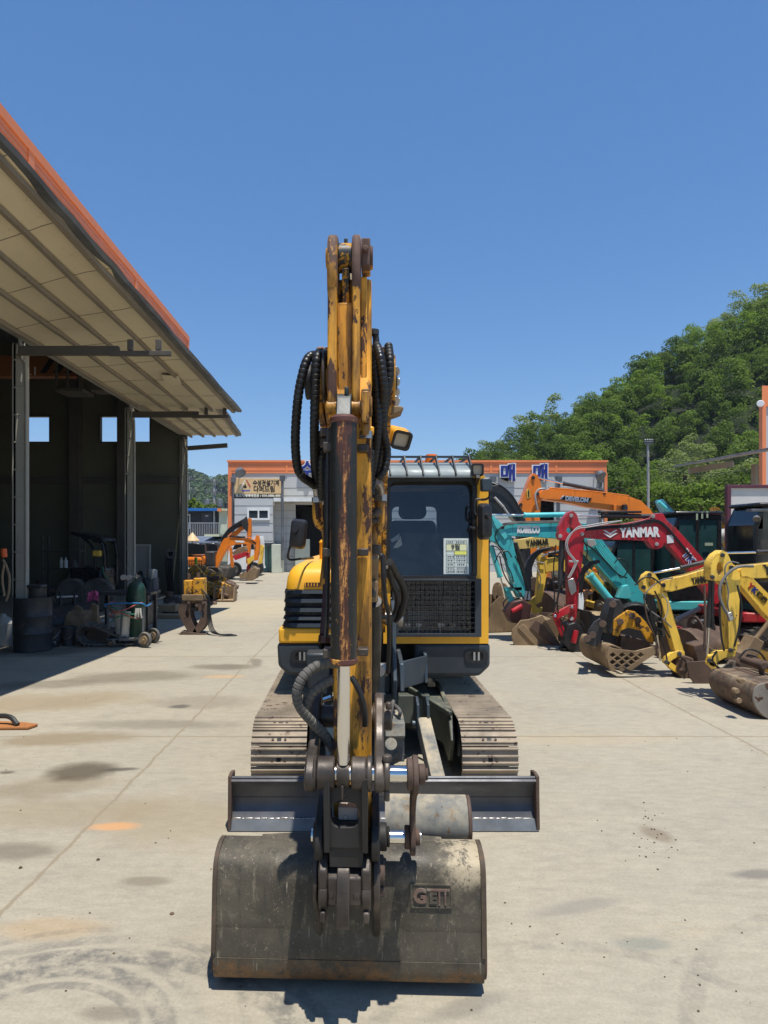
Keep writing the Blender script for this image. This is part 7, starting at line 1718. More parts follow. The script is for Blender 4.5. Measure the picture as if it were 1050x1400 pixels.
chassis(fo3, PX(925, 24), 24.5, 1.2, bpy.data.materials['sky_blue_paint'], m_cabblk, m_cabglass, cab_h=1.0)
# utility poles
def pole(label, px, D, ytop, r, arms, lean=0.0, transformer=False):
    t = thing('utility_pole', label, 'utility pole', (PX(px, D), D, 0)); top = PZ(ytop, D); x = PX(px, D)
    mb = MB(); mb.cyl((x, D, -.3), (x + lean, D, top), r, r * .62, n=12); mb.build('mast', paint('pole_concrete', (.36, .35, .33), .8, var=.1) if 'pole_concrete' not in bpy.data.materials else bpy.data.materials['pole_concrete'], t)
    for z, w_ in arms:
        mb = MB(); mb.bar((x + lean - w_, D - r, top - z), (x + lean + w_, D - r, top - z), .09, .09); c = mb.build('cross_arm', m_leadgrey, t)
        for k in (-.85, -.3, .3, .85): mb = MB(); mb.lathe([(.05, 0), (.08, .04), (.05, .1), (.08, .14), (.04, .2)], (x + lean + w_ * k, D - r, top - z + .05), (0, 0, 1), 8); mb.build('insulator', m_leadgrey, c)
    if transformer:
        for k in (-.55, .55): mb = MB(); mb.lathe([(.2, 0), (.26, .05), (.26, .7), (.2, .78)], (x + k, D - .3, top - 2.6), (0, 0, 1), 14); mb.build('transformer', m_leadgrey, t)
    return t
pole('slender grey utility pole in front of the wooded hill', 887, 39, 603, .10, [(.15, .22)], -.05)
pole('utility pole with transformers above the blue roofed building', 293, 62, 655, .2, [(.3, 1.0), (1.2, .8)], 0, True)
pole('slim mast with small lamp arms beside the workshop corner', 259, 60, 652, .06, [(.2, .5), (1.2, .6)])
for lb, pts in (('overhead wire from the pole to the right building', [P(886, 626, 39), P(960, 632, 32), P(1045, 622, 24)]), ('second overhead wire sagging under the first', [P(886, 640, 39), P(960, 648, 32), P(1045, 640, 24)])):
    mb = MB(); mb.tube(pts, .014, 5, 8); tag(mb.build('overhead_wire', m_rubber, None, loc=pts[0]), lb, 'wire')
# ------------------------------------------------------------------ things in and before the workshop
def grp(px, py): return G(px, py)
m_drum = paint('grimy_drum', (0.045, 0.047, 0.05), .5, .2, var=.3, chip=.25, chipcol=(.09, .06, .045), dust=.3, grime=.3, bump=.15)
m_green_cyl = paint('green_gas_cylinder', (0.012, 0.05, 0.033), .45, .1, var=.4, chip=.25, dust=.35, grime=.5, bump=.05)
m_white_pl = paint('stained_white_plastic', (.5, .48, .42), .5, var=.15, grime=.4, bump=.02)
m_bluepipe = flat('blue_tube', (.03, .17, .38), .4)
m_wood = paint('weathered_timber', (.30, .22, .13), .8, var=.25, grime=.3, bump=.3, bscale=20)
m_pink = flat('pink_cloth', (.55, .10, .22), .9)
m_redhose = flat('red_rubber_hose', (.38, .10, .08), .5)
m_greenhose = flat('green_rubber_hose', (.03, .16, .09), .5)
m_orangep = paint('orange_plastic', (.75, .13, .03), .4, var=.1, bump=0)
# oil drum
def drum(label, px, py, r, h):
    g = grp(px, py); t = thing('oil_drum', label, 'drum', (g.x, g.y + r, 0)); c = (g.x, g.y + r, .003); mb = MB()
    pr = [(r * .97, 0), (r, .01), (r, h * .32), (r * 1.03, h * .335), (r, h * .35), (r, h * .64), (r * 1.03, h * .655), (r, h * .67), (r, h - .03), (r * 1.025, h - .02), (r * 1.025, h), (r * .97, h), (r * .96, h - .025), (.01, h - .025)]
    mb.lathe(pr, c, n=32); mb.build('body', m_drum, t)
    mb = MB(); mb.cyl((c[0] + r * .5, c[1], h - .03), (c[0] + r * .5, c[1], h - .005), .035); mb.build('bung', m_steel, t)
    return t, c, h
dt, dc, dh = drum('large grimy black oil drum beside the left workshop post', 33, 893, .295, .87)
t = thing('tin_can', 'dented dark tin standing on top of the oil drum', 'tin', (dc[0], dc[1], dh - .024)); mb = MB()
mb.lathe([(.13, 0), (.135, .01), (.135, .15), (.14, .16), (.14, .18), (.02, .18)], (dc[0] + .08, dc[1], dh - .024), n=20); mb.build('body', m_drum, t); mb = MB(); mb.box(dc[0] - .05, dc[0] + .2, dc[1] - .12, dc[1] + .1, dh + .158, dh + .21); mb.build('lid', m_darksteel, t, .02)
def pail(label, px, py, r, h, mat, handle=True):
    g = grp(px, py); t = thing('pail', label, 'pail', (g.x, g.y + r, 0), group='pails beside the oil drum'); c = (g.x, g.y + r, .003); mb = MB()
    mb.lathe([(r * .86, 0), (r * .9, .02), (r, h), (r * 1.04, h), (r * 1.04, h - .03), (r * 1.0, h + .006), (r * .94, h), (r * .9, h - .05), (.01, h - .06)], c, n=26); mb.build('body', mat, t)
    if handle:
        mb = MB(); mb.tube([(c[0] - r, c[1], h - .06), (c[0] - r * .6, c[1] - r * .9, h - .16), (c[0] + r * .1, c[1] - r * 1.1, h - .19), (c[0] + r * .7, c[1] - r * .8, h - .15), (c[0] + r, c[1], h - .06)], .005, 6); mb.build('handle', m_steel, t)
pail('black paint splashed pail right of the oil drum', 67.5, 886, .125, .33, paint('splashed_pail', (.02, .02, .022), .45, var=.2, chip=.35, chipcol=(.22, .22, .21), chipscale=22, bump=.05))
pail('black pail with a tilted handle behind the splashed pail', 90, 884, .115, .32, m_drum)
g = grp(-4, 885); mb = MB(); mb.lathe([(.16, 0), (.18, .03), (.18, .38), (.10, .48), (.05, .5), (.05, .54)], (g.x, g.y + .2, .003), n=20); tag(mb.build('jerry_can', m_white_pl, None, loc=(g.x, g.y + .2, .003)), 'off-white plastic canister at the left edge beside the oil drum', 'canister')
# bucket parts, rusty plate, rubber track
loose_bucket('large dark digger bucket lying behind the pails', PX(85, 12.6), 12.8, .5, 1.0, .62, m_darksteel, group='buckets in the workshop')
t = thing('digger_bucket', 'brown narrow bucket standing on its side behind the rubber track', 'bucket', (PX(115, 12.3), 12.3, 0), -.3, 'buckets in the workshop')
mb = MB(local=True); mb.shell(spline([(.0, .55), (-.2, .5), (-.3, .25), (-.25, .05), (.1, .01), (.35, .02)], 3), -.2, .2, .02, 'x'); mb.build('shell', m_rust_tan, t)
for s_ in (-.2, .2): mb = MB(local=True); mb.prism(spline([(.0, .55), (-.2, .5), (-.3, .25), (-.25, .05), (.1, .01), (.35, .02)], 3) + [(.3, .2), (.1, .5)], s_, s_ + .015, 'x'); mb.build('side_plate', m_rust_tan, t, .003)
for px, py, lb in ((96, 853, 'tan triangular bucket tooth plate leaning behind the drum pails'), (118, 850, 'brown slab leaning against the narrow bucket')):
    c = P(px, py, 12.0); mb = MB(); mb.add([(c.x - .18, 12.1, .02), (c.x + .22, 11.95, .02), (c.x + .12, 12.2, c.z + .25), (c.x - .02, 12.3, c.z + .3), (c.x - .18, 12.18, .02), (c.x + .22, 12.03, .02), (c.x + .12, 12.28, c.z + .25), (c.x - .02, 12.38, c.z + .3)], [(0, 1, 2, 3), (7, 6, 5, 4), (0, 4, 5, 1), (1, 5, 6, 2), (2, 6, 7, 3), (3, 7, 4, 0)])
    tag(mb.build('steel_plate', m_rust_tan, None, .006, loc=(c.x, 12.1, 0)), lb, 'plate')
g = grp(103, 885); t = thing('rubber_track', 'worn rubber track curled on the floor left of the gas cart', 'rubber track', (g.x + .35, g.y + .2, 0)); mb = MB(); x0 = g.x; y0 = g.y + .05
pr = [(x0 + .95, .03), (x0 + .6, .025), (x0 + .3, .022), (x0 + .1, .05), (x0, .16), (x0 + .03, .30), (x0 + .16, .37), (x0 + .36, .33), (x0 + .60, .22), (x0 + .85, .15), (x0 + 1.0, .13)]
sp_ = spline(pr, 5); mb.shell(sp_, y0, y0 + .3, -.025, 'y'); mb.build('belt', m_rubber_dusty, t); mb = MB()
for i in range(2, len(sp_) - 2, 2):
    a = V((sp_[i][0], y0, sp_[i][1])); d = V((sp_[i + 1][0] - sp_[i - 1][0], 0, sp_[i + 1][1] - sp_[i - 1][1])).normalized(); nrm = V((-d.z, 0, d.x)); mb.bar(a + nrm * .012 + V((0, -.002, 0)), a + nrm * .012 + V((0, .302, 0)), .03, .025, up=nrm)
mb.build('tread', m_rubber_dusty, t)
# oxygen and acetylene cart
g = grp(168, 884); DC_ = g.y + .15; t = thing('gas_cart', 'welding gas cart of blue tubing on small wheels before the workshop', 'cart', (PX(175, DC_), DC_, 0)); ctx, cty = PX(175, DC_), DC_
mb = MB(); xa_, xb_ = PX(150, DC_), PX(203, DC_); zt_ = PZ(824, DC_)
mb.tube([(xa_, cty - .2, zt_ - .05), (xa_ + .05, cty - .22, zt_), (xb_ - .08, cty - .22, zt_ + .01), (xb_, cty - .15, zt_ - .04), (xb_ - .02, cty + .25, zt_ - .04)], .014, 8); mb.build('hand_rail', m_bluepipe, t)
mb = MB()
for a, b in (((xa_ + .03, cty - .2, .12), (xb_, cty - .2, .16)), ((xa_ + .03, cty + .2, .12), (xb_, cty + .2, .16)), ((xa_ + .25, cty - .22, .1), (xa_ + .3, cty - .22, zt_)), ((xb_ - .03, cty - .2, .15), (xb_ - .02, cty - .2, zt_ - .05)), ((xa_ + .03, cty - .2, .14), (xa_ + .03, cty + .2, .14)), ((xb_, cty - .2, .16), (xb_, cty + .2, .16)), ((xa_ + .02, cty - .1, .15), (xa_, cty - .1, zt_ - .05))): mb.bar(a, b, .028, .028)
mb.box(xa_ + .05, xb_ - .02, cty - .18, cty + .18, .13, .145); mb.build('frame', m_leadgrey, t)
for x, y, r in ((xb_ + .02, cty - .26, .13), (xb_ + .02, cty + .24, .13), (xa_ + .0, cty + .2, .12), (xa_ + .12, cty - .24, .07)):
    mb = MB(); mb.lathe([(r * .62, -.02), (r * .9, -.03), (r, -.015), (r, .015), (r * .9, .03), (r * .62, .02)], (x, y, r + .003), (.45, 1, 0), 24); w_ = mb.build('wheel', m_rubber_dusty, t); mb = MB(); mb.cyl((x - .02, y - .04, r), (x + .02, y + .04, r), r * .55); mb.cyl((x - .03, y - .06, r), (x, y, r), r * .18); mb.build('hub', m_rust_tan, w_)
def gascyl(label, x, y, z, r, h, mat):
    o = thing('gas_cylinder', label, 'gas cylinder', (x, y, z), group='gas cylinders on the cart'); mb = MB(); mb.lathe([(r * .85, 0), (r, .03), (r, h * .78), (r * .93, h * .84), (r * .7, h * .91), (r * .32, h * .955), (.035, h * .96), (.035, h)], (x, y, z), n=26); mb.build('body', mat, o)
    mb = MB(); mb.cyl((x, y, z + h), (x, y, z + h + .07), .022); mb.cyl((x - .06, y - .02, z + h + .04), (x + .05, y - .02, z + h + .04), .014); mb.build('valve', m_steel, o)
    mb = MB()
    for k in (-.11, -.2): mb.cyl((x + k, y - .05, z + h + .02), (x + k, y - .1, z + h + .02), .045); 
    mb.bar((x - .22, y - .03, z + h + .02), (x, y - .02, z + h + .04), .02, .02); mb.build('gauge', m_steel, o)
gascyl('tall dark green gas cylinder on the right of the cart', PX(186, DC_), cty + .02, .15, .155, 1.0, m_green_cyl)
mb = MB(); x = PX(168, DC_ - .1); mb.lathe([(.13, 0), (.14, .02), (.175, .42), (.185, .42), (.185, .45), (.16, .45), (.15, .4), (.01, .39)], (x, cty - .02, .148), n=24); tag(mb.build('plastic_pail', m_white_pl, None, loc=(x, cty - .02, .148)), 'grubby white pail carried on the gas cart', 'pail')
for k, (mt, dz, ph, rr) in enumerate(((m_greenhose, .0, 0, .33), (m_redhose, -.08, 1, .30), (m_greenhose, -.14, 2, .28), (m_redhose, .06, .5, .34))):
    mb = MB(); pts = [(ctx - .02 + (xb_ - xa_) * rr * 1.25 * math.cos(a / 14 * 6.283 + ph), cty - .05 + .27 * math.sin(a / 14 * 6.283 + ph), .62 + dz + .06 * math.sin(a * .9 + k)) for a in range(15)]
    mb.tube(pts, .011, 6, 4); mb.build('coiled_hose', mt, t)
mb = MB(); c = P(189, 838, DC_ - .3); 
for dx, dz in ((0, 0), (.035, -.015), (-.03, -.02)): mb.tube([(c.x + dx, c.y, c.z + .08), (c.x + dx * 1.3, c.y - .01, c.z + dz), (c.x + dx * 1.6, c.y, c.z - .07 + dz)], .018, 6)
tag(mb.build('work_glove', m_white_pl, None, loc=c), 'white work glove draped over the gas cart rail', 'glove')
# orange tool on the slab at the left edge
g = grp(20, 999); t = thing('steel_tool', 'rusty orange flat steel tool lying on the slab at the left edge', 'tool', (g.x, g.y, 0)); mb = MB(); mb.prism([(g.x - .6, g.y), (g.x + .12, g.y + .02), (g.x + .16, g.y + .14), (g.x + .0, g.y + .2), (g.x - .6, g.y + .3)], .005, .03, 'z'); mb.build('blade', paint('orange_rust', (.40, .16, .05), .8, var=.2, chip=.2, bump=.3), t, .006)
mb = MB(); mb.tube([(g.x - .6, g.y + .16, .06), (g.x - .15, g.y + .12, .11), (g.x + .0, g.y + .06, .04)], .025, 8); mb.build('handle', m_darksteel, t)
# workbench with pink cloth, timber blocks, floor sheets
DWB = 13.6; x0, x1 = PX(134, DWB), PX(213, DWB); zt_ = PZ(808, DWB); t = thing('workbench', 'dark steel workbench behind the gas cart', 'workbench', ((x0 + x1) / 2, DWB, 0)); mb = MB(); mb.box(x0, x1, DWB - .35, DWB + .35, zt_ - .06, zt_); mb.build('top', m_darksteel, t, .008)
for x in (x0 + .08, x1 - .1):
    for y in (-.28, .28): mb = MB(); mb.bar((x, DWB + y, 0), (x, DWB + y, zt_ - .06), .07, .07); mb.build('leg', m_darksteel, t)
mb = MB(); mb.box(x0 + .9, x1 - .1, DWB - .3, DWB + .3, .12, zt_ - .2); mb.build('drawer', m_darksteel, t, .02)
mb = MB(); r6 = random.Random(3); gx0 = PX(122, DWB - .3); rows = [[V((gx0 + i * .035 + r6.uniform(-.02, .02), DWB - .4 + r6.uniform(-.05, .05) + .0, zt_ + .04 - j * .045 - (i - 3) ** 2 * .006 + r6.uniform(-.035, .035))) for i in range(7)] for j in range(5)]; mb.sheet(rows); tag(mb.build('cloth', m_pink, None, loc=(gx0, DWB - .4, zt_), rec=False), 'crumpled pink cloth hanging at the end of the workbench', 'cloth')
for px, py, w_, lb in ((228, 842, .42, 'pale timber block on the floor by the right workshop post'), (226, 846, .75, 'flat timber skid under the pale block')):
    g = grp(px, py); mb = MB(); z0_ = .003 if w_ > .5 else .09; mb.box(g.x - w_ / 2, g.x + w_ / 2, g.y, g.y + .35, z0_, z0_ + (.085 if w_ > .5 else .17)); tag(mb.build('timber_block', m_wood, None, .012, loc=(g.x, g.y, z0_)), lb, 'timber block')
for px, py, a, lb in ((133, 850, .2, 'white paper sheet on the workshop floor left of the cart'), (145, 859, -.3, 'crumpled white sheet nearest the cart wheels'), (127, 861, .6, 'small white scrap of paper beside the rubber track')):
    g = grp(px, py); mb = MB(local=True); mb.sheet([[(x, y, .006 + .02 * abs(math.sin(x * 5 + y * 7 + a * 9))) for x in (-.3, -.1, .1, .3)] for y in (-.2, 0, .2)]); o = mb.build('paper_sheet', flat('dusty_paper', (.55, .56, .56), .8) if 'dusty_paper' not in bpy.data.materials else bpy.data.materials['dusty_paper'], None, loc=(g.x, g.y, 0), rec=False); o.rotation_euler = (0, 0, a); tag(o, lb, 'paper')
# air hose and orange gun on the first post
mb = MB(); DPst = 10.75; t = thing('air_hose', 'air hose with an orange handle hanging on the left workshop post', 'hose', (PX(6, DPst), DPst, 0)); mb.tube([P(4, 765, DPst), P(9, 775, DPst), P(13, 790, DPst), P(12, 810, DPst), P(8, 822, DPst)], .02, 8); mb.tube([P(6, 770, DPst - .05), P(3, 790, DPst - .05), P(6, 815, DPst - .05)], .02, 8); mb.build('hose', paint('tan_hose', (.25, .18, .11), .7, var=.2), t); mb = MB(); mb.cyl(P(5, 750, DPst), P(6, 762, DPst), .045); mb.build('handle', m_orangep, t, .01)
# roll cage tractor / forklift in the gloom
DT_ = 17.6; t = thing('tractor', 'dark small tractor with roll bar and canopy deep in the workshop', 'tractor', (PX(125, DT_), DT_, 0)); mb = MB()
mb.prism([(PX(106, DT_), PZ(731, DT_)), (PX(108, DT_), PZ(727, DT_)), (PX(148, DT_), PZ(735, DT_)), (PX(152, DT_), PZ(740, DT_)), (PX(130, DT_), PZ(737, DT_))], DT_ - .5, DT_ + .5, 'y'); mb.build('canopy', m_cabblk, t, .02)
for y in (-.45, .45): mb = MB(); mb.tube([P(122, 734, DT_) + V((0, y, 0)), P(136, 748, DT_) + V((0, y, 0)), P(139, 765, DT_) + V((0, y, 0)), P(139, 800, DT_) + V((0, y, 0))], .035, 8); mb.tube([P(136, 738, DT_) + V((0, y, 0)), P(150, 748, DT_) + V((0, y, 0)), P(151, 800, DT_) + V((0, y, 0))], .035, 8); mb.build('roll_bar', m_cabblk, t)
mb = MB(); mb.box(PX(105, DT_), PX(150, DT_), DT_ - .5, DT_ + .5, .45, PZ(775, DT_)); mb.build('body', m_cabblk, t, .08); mb = MB(); mb.box(PX(138, DT_), PX(148, DT_), DT_ - .6, DT_ - .4, PZ(760, DT_), PZ(752, DT_)); mb.build('lamp', m_lemon, t, .03)
mb = MB(); mb.tube([P(140, 775, DT_ - .55), P(142, 785, DT_ - .6), P(147, 792, DT_ - .55)], .02); mb.build('pipe', m_greenhose, t)
for px in (112, 145): mb = MB(); mb.lathe([(.2, -.12), (.38, -.14), (.42, -.1), (.42, .1), (.38, .14), (.2, .12)], (PX(px, DT_), DT_ - .55, .425), (0, 1, 0), 22); mb.build('wheel', m_rubber_dusty, t)
# storage rack with bottles
DS_ = 19.5; x0, x1 = PX(62, DS_), PX(112, DS_); t = thing('storage_rack', 'steel shelf rack with small bottles at the back of the workshop', 'rack', ((x0 + x1) / 2, DS_, 0))
for x in (x0, x1): 
    for y in (DS_ - .2, DS_ + .2): mb = MB(); mb.bar((x, y, 0), (x, y, 1.9), .05, .05); mb.build('post', m_dim_steel, t)
for z in (.25, .95, 1.45): mb = MB(); mb.box(x0, x1, DS_ - .22, DS_ + .22, z, z + .04); mb.build('shelf', m_dim_steel, t)
for k, px in enumerate((86, 92)):
    mb = MB(); x = PX(px, DS_); mb.lathe([(.05, 0), (.05, .2), (.02, .25), (.02, .3)], (x, DS_ - .1, .99), n=10); tag(mb.build('bottle', m_letter_w, None, loc=(x, DS_ - .1, .99)), ('white bottle on the left of the rack shelf', 'white bottle on the right of the rack shelf')[k], 'bottle', 'bottles on the rack')
mb = MB(); c = P(101, 778, DS_ - .3); mb.sheet([[c + V((-.2, 0, -.25)), c + V((.05, .02, -.3)), c + V((.25, 0, -.2))], [c + V((-.1, .05, 0)), c + V((.02, -.03, .02)), c + V((.18, 0, -.05))], [c + V((-.02, 0, .3)), c + V((.02, 0, .28)), c + V((.08, 0, .2))]]); tag(mb.build('hanging_cloth', flat('grey_cloth', (.2, .2, .2), .9), None, loc=c, rec=False), 'grey cloth hanging from the rack end', 'cloth')
# white-framed door, hanging hoses, compressor by the end wall
t = thing('back_door', 'pale framed door in the end wall of the workshop', 'door', (PX(195, 22.1), 22.1, 0)); mb = MB(); mb.prism([(PX(183, 22.1), 0), (PX(206, 22.1), 0), (PX(206, 22.1), PZ(744, 22.1)), (PX(183, 22.1), PZ(744, 22.1))], 22.06, 22.14, 'y', holes=[[(PX(185, 22.1), .1), (PX(204, 22.1), .1), (PX(204, 22.1), PZ(746, 22.1)), (PX(185, 22.1), PZ(746, 22.1))]]); mb.build('frame', m_white_pl, t); mb = MB(); mb.box(PX(185, 22.1), PX(204, 22.1), 22.1, 22.13, .02, PZ(746, 22.1)); mb.build('leaf', paint('dusty_door_leaf', (.35, .33, .3), .5, var=.1), t)
DCm = 20.0; t = thing('compressor', 'grey air compressor beside the framed door', 'compressor', (PX(208, DCm), DCm, 0)); mb = MB(); mb.box(PX(198, DCm), PX(214, DCm), DCm - .25, DCm + .25, .05, PZ(790, DCm)); mb.build('cabinet', m_leadgrey, t, .02); mb = MB(); mb.lathe([(.14, 0), (.15, .02), (.15, .24), (.05, .26)], (PX(208, DCm), DCm, PZ(790, DCm)), n=18); mb.build('tank', m_white_pl, t)
mb = MB()
for k in range(4): mb.tube([P(188 + k, 785, DCm - .3), P(186 - k, 800, DCm - .35), P(191, 812, DCm - .3), P(197 + k, 800, DCm - .35), P(194 - k, 782, DCm - .3), P(188 + k, 785, DCm - .3)], .02, 6)
tag(mb.build('coiled_hose', m_rubber, None, loc=P(191, 800, DCm)), 'coiled black hose hanging beside the compressor', 'hose')
t = thing('hose_reel', 'tall black hose bundle hung beside the far workshop post', 'hose', (PX(232, 21.5), 21.5, 0)); mb = MB()
for k in range(5): mb.tube([P(228 + k * 2, 755, 21.4), P(227 + k * 2.2, 775, 21.3), P(229 + k * 1.8, 800, 21.35), P(231 + k * 1.5, 818, 21.4)], .03, 6)
mb.build('hose', m_rubber, t); mb = MB(); mb.ring(P(233, 757, 21.45), P(233, 757, 21.3), .16, .08); mb.build('reel', m_darksteel, t)
for px, py, s_, lb in ((236, 828, .22, 'dark engine block on the floor by the far post'), (60, 815, .3, 'black gearbox lump on the workshop floor behind the drum'), (75, 812, .25, 'greasy engine part behind the dark bucket')):
    g = grp(px, py); t = thing('engine_part', lb, 'engine part', (g.x, g.y, 0)); mb = MB(); mb.box(g.x - s_, g.x + s_, g.y - s_ * .7, g.y + s_ * .7, .005, s_ * 1.1); mb.build('block', m_darksteel, t, .03); mb = MB(); mb.cyl((g.x - s_ * .4, g.y, s_), (g.x - s_ * .4, g.y, s_ * 1.7), s_ * .45); mb.cyl((g.x + s_ * .9, g.y - .1, s_ * .5), (g.x + s_ * 1.3, g.y - .1, s_ * .5), s_ * .35); mb.build('housing', m_rust, t, .01)

# heap of greasy scrap iron along the opening
r9 = random.Random(31)
for i in range(16):
    px = r9.uniform(62, 140) if i < 12 else r9.uniform(206, 240); D = r9.uniform(11.7, 13.4) if i < 12 else r9.uniform(15.5, 18)
    x = PX(px, D); a = r9.uniform(0, 3); s_ = r9.uniform(.12, .26); mt = r9.choice((m_rust, m_rust_tan, m_darksteel, m_darksteel)); t = thing('scrap_part', 'greasy iron machine part in the scrap heap along the workshop opening', 'scrap', (x, D, 0), a, 'scrap iron along the workshop opening')
    mb = MB(local=True); z = s_ * r9.uniform(.4, 1.0)
    if i % 3 == 0: mb.lathe([(s_ * .5, 0), (s_, .02), (s_, z * .6), (s_ * .6, z * .8), (s_ * .6, z)], (0, 0, .003), (0, 0, 1), 16)
    elif i % 3 == 1: mb.prism(spline([(-s_ * 1.4, 0), (s_ * 1.3, 0), (s_ * 1.5, z * .5), (s_ * .4, z), (-s_ * .6, z * 1.5), (-s_ * 1.2, z)], 2, True), -s_ * .4, s_ * .4, 'y')
    else: mb.box(-s_, s_, -s_ * .7, s_ * .7, .003, z)
    mb.build('casting', mt, t, .012); mb = MB(local=True); mb.cyl((-s_ * 1.5, 0, z + .03), (s_ * 1.6, s_ * .3, z * .8 + .06), .03); mb.build('shaft', m_steel if i % 2 else m_rust, t)
    mb = MB(local=True); mb.tube([(s_, 0, z * .5), (s_ * 1.8, .1, z * .9), (s_ * 2.0, -.1, .1), (s_ * 1.4, -.3, .03)], .014, 6); mb.build('hose', m_rubber, t)
# ------------------------------------------------------------------ log grapple with its hoses
DGp = GD(866); t = thing('grapple', 'rusty two jawed grapple with ochre head and trailing black hoses', 'grapple', (PX(266, DGp), DGp, 0)); D = DGp
mb = MB(); mb.box(PX(253, D), PX(264, D), D - .12, D + .12, PZ(812, D), PZ(793, D)); mb.box(PX(266, D), PX(281, D), D - .14, D + .14, PZ(815, D), PZ(790, D)); mb.box(PX(264, D), PX(266, D), D - .08, D + .08, PZ(808, D), PZ(800, D)); mb.build('head', m_ochre, t, .015)
mb = MB(); mb.cyl(P(258, 792, D), P(258, 784, D), .03); mb.cyl(P(271, 790, D), P(271, 783, D), .035); mb.build('lug', m_rust, t)
mb = MB(); mb.box(PX(252, D), PX(280, D), D - .2, D + .2, PZ(820, D), PZ(812, D)); mb.lathe([(.1, 0), (.16, .02), (.16, .1), (.1, .12)], P(266, 824, D), (0, 0, 1), 18); mb.build('rotator', m_rust_tan, t, .01)
for s_, pts in ((-1, [(256, 820), (264, 824), (262, 836), (266, 850), (272, 863), (264, 866), (254, 852), (247, 836), (249, 826)]), (1, [(272, 820), (281, 822), (286, 838), (283, 854), (272, 866), (266, 862), (274, 850), (277, 838), (272, 828)])):
    for yy in (-.16, 0, .16): mb = MB(); mb.prism(pxl(spline(pts, 2, True), D), D + yy - .02, D + yy + .02, 'y', holes=[pxl(pcirc(pts[0][0] + (3 if s_ < 0 else 7), 838, 2.6, 10, 6), D)] if yy < 0 else []); mb.build('jaw', m_rust, t, .006)
mb = MB(); mb.cyl(P(254, 832, D), P(280, 832, D), .035); mb.cyl(P(260, 832, D - .02), P(270, 832, D - .02), .05); mb.build('jaw_cylinder', m_darksteel, t); pins([(258, 824), (278, 824), (269, 828)], D, .36, 2.4, t, m_rust)
plate([(250, 862), (284, 866), (280, 870), (246, 868)], D - .1, .2, 'foot_plate', m_rust, t)
for k in range(4): mb = MB(); mb.tube([P(276 + k, 806 + k, D - .15), P(283 + k, 818, D - .18), P(284 + k * 1.2, 838, D - .2), V((PX(290 + k * 2, D), D - .25, .12)), V((PX(300 + k * 3, D), D - .3 - .04 * k, .03)), V((PX(320 + k * 3, D), D - .25 - .05 * k, .02))], .011, 6); mb.build('hose', m_rubber, t)

# heap of ochre breakers and arms beside the workshop corner
r7 = random.Random(12)
def breaker(label, p0, p1, D, w_):
    t = thing('hydraulic_breaker', label, 'hydraulic breaker', (PX(p0[0], D), D, 0), group='ochre attachments piled at the workshop corner'); a, b = P(*p0, D), P(*p1, D); d = (b - a)
    mb = MB(); mb.bar(a, a + d * .62, w_ * .6, w_); mb.build('body', m_ochre if r7.random() < .75 else m_rust_tan, t, .02); mb = MB(); mb.cyl(a + d * .6, b, w_ * .3, w_ * .22, 12); mb.build('chisel', m_rust, t)
    mb = MB()
    for k in (.12, .3, .48): mb.bar(a + d * k + V((0, -w_ * .35, 0)), a + d * (k + .07) + V((0, -w_ * .35, 0)), .03, w_ * 1.08)
    mb.build('clamp', m_rust_tan, t)
for i, (lb, a, b, D, w_) in enumerate((('topmost ochre breaker slanting down from the green post', (270, 779), (322, 799), 22.0, .28), ('second ochre breaker under the topmost one', (278, 786), (326, 803), 21.6, .3),
        ('ochre arm lying flat under the two breakers', (286, 796), (318, 806), 21.0, .3), ('tan arm half hidden behind the grapple hoses', (276, 800), (310, 812), 20.2, .34), ('short tan breaker at the back of the heap', (268, 776), (292, 783), 23.0, .25), ('low ochre arm next to the crate', (284, 806), (312, 815), 20.0, .25), ('ochre breaker leaning up against the railing', (262, 775), (284, 800), 20.9, .3), ('tan breaker crossing the heap behind the grapple head', (256, 796), (300, 790), 20.6, .28), ('ochre stub pointing at the camera beside the box bucket', (296, 800), (324, 812), 20.3, .3), ('rust coloured breaker lying lowest in front of the heap', (262, 822), (296, 826), 18.9, .3))): breaker(lb, a, b, D, w_)
t = thing('box_bucket', 'tan two bay box bucket lying open beside the ochre heap', 'bucket', (PX(303, 20), 20, 0)); D = 19.6; xa_, xb_ = PX(291, D), PX(320, D)
for x in (xa_, PX(302, D), xb_ - .03): mb = MB(); mb.prism([(D, .02), (D + .5, .02), (D + .5, .42), (D + .1, .42)], x, x + .03, 'x'); mb.build('divider', m_rust_tan, t)
mb = MB(); mb.box(xa_ + .03, xb_ - .03, D + .47, D + .5, .05, .42); mb.box(xa_ + .03, xb_ - .03, D, D + .47, .02, .05); mb.build('shell', m_rust_tan, t)
t = thing('scrap_bucket', 'black bucket attachment behind the box bucket', 'bucket', (PX(288, 20.6), 20.6, 0)); plate([(284, 808), (296, 806), (300, 815), (294, 822), (284, 820)], 20.6, .5, 'shell', m_darksteel, t); mb = MB(); mb.cyl(P(286, 806, 20.3), P(294, 805, 20.3), .05); mb.build('pin', m_rust, t)
# iron railing and green post
t = thing('railing', 'short rusty iron railing with a lime green end post at the workshop corner', 'railing', (PX(262, 21.6), 21.6, 0)); mb = MB()
for i in range(9): x = PX(257 + i * 2.3, 21.6); mb.bar((x, 21.6, 0), (x, 21.6, PZ(766, 21.6)), .02, .02)
mb.bar(P(256, 767, 21.6), P(277, 767, 21.6), .03, .03); mb.bar(P(256, 785, 21.6), P(277, 785, 21.6), .03, .03); mb.build('bars', m_rust, t); mb = MB(); mb.cyl((PX(268, 21.3), 21.3, 0), (PX(268, 21.3), 21.3, PZ(762, 21.3)), .045); mb.build('end_post', paint('lime_green_post', (.18, .36, .03), .4, var=.1), t)

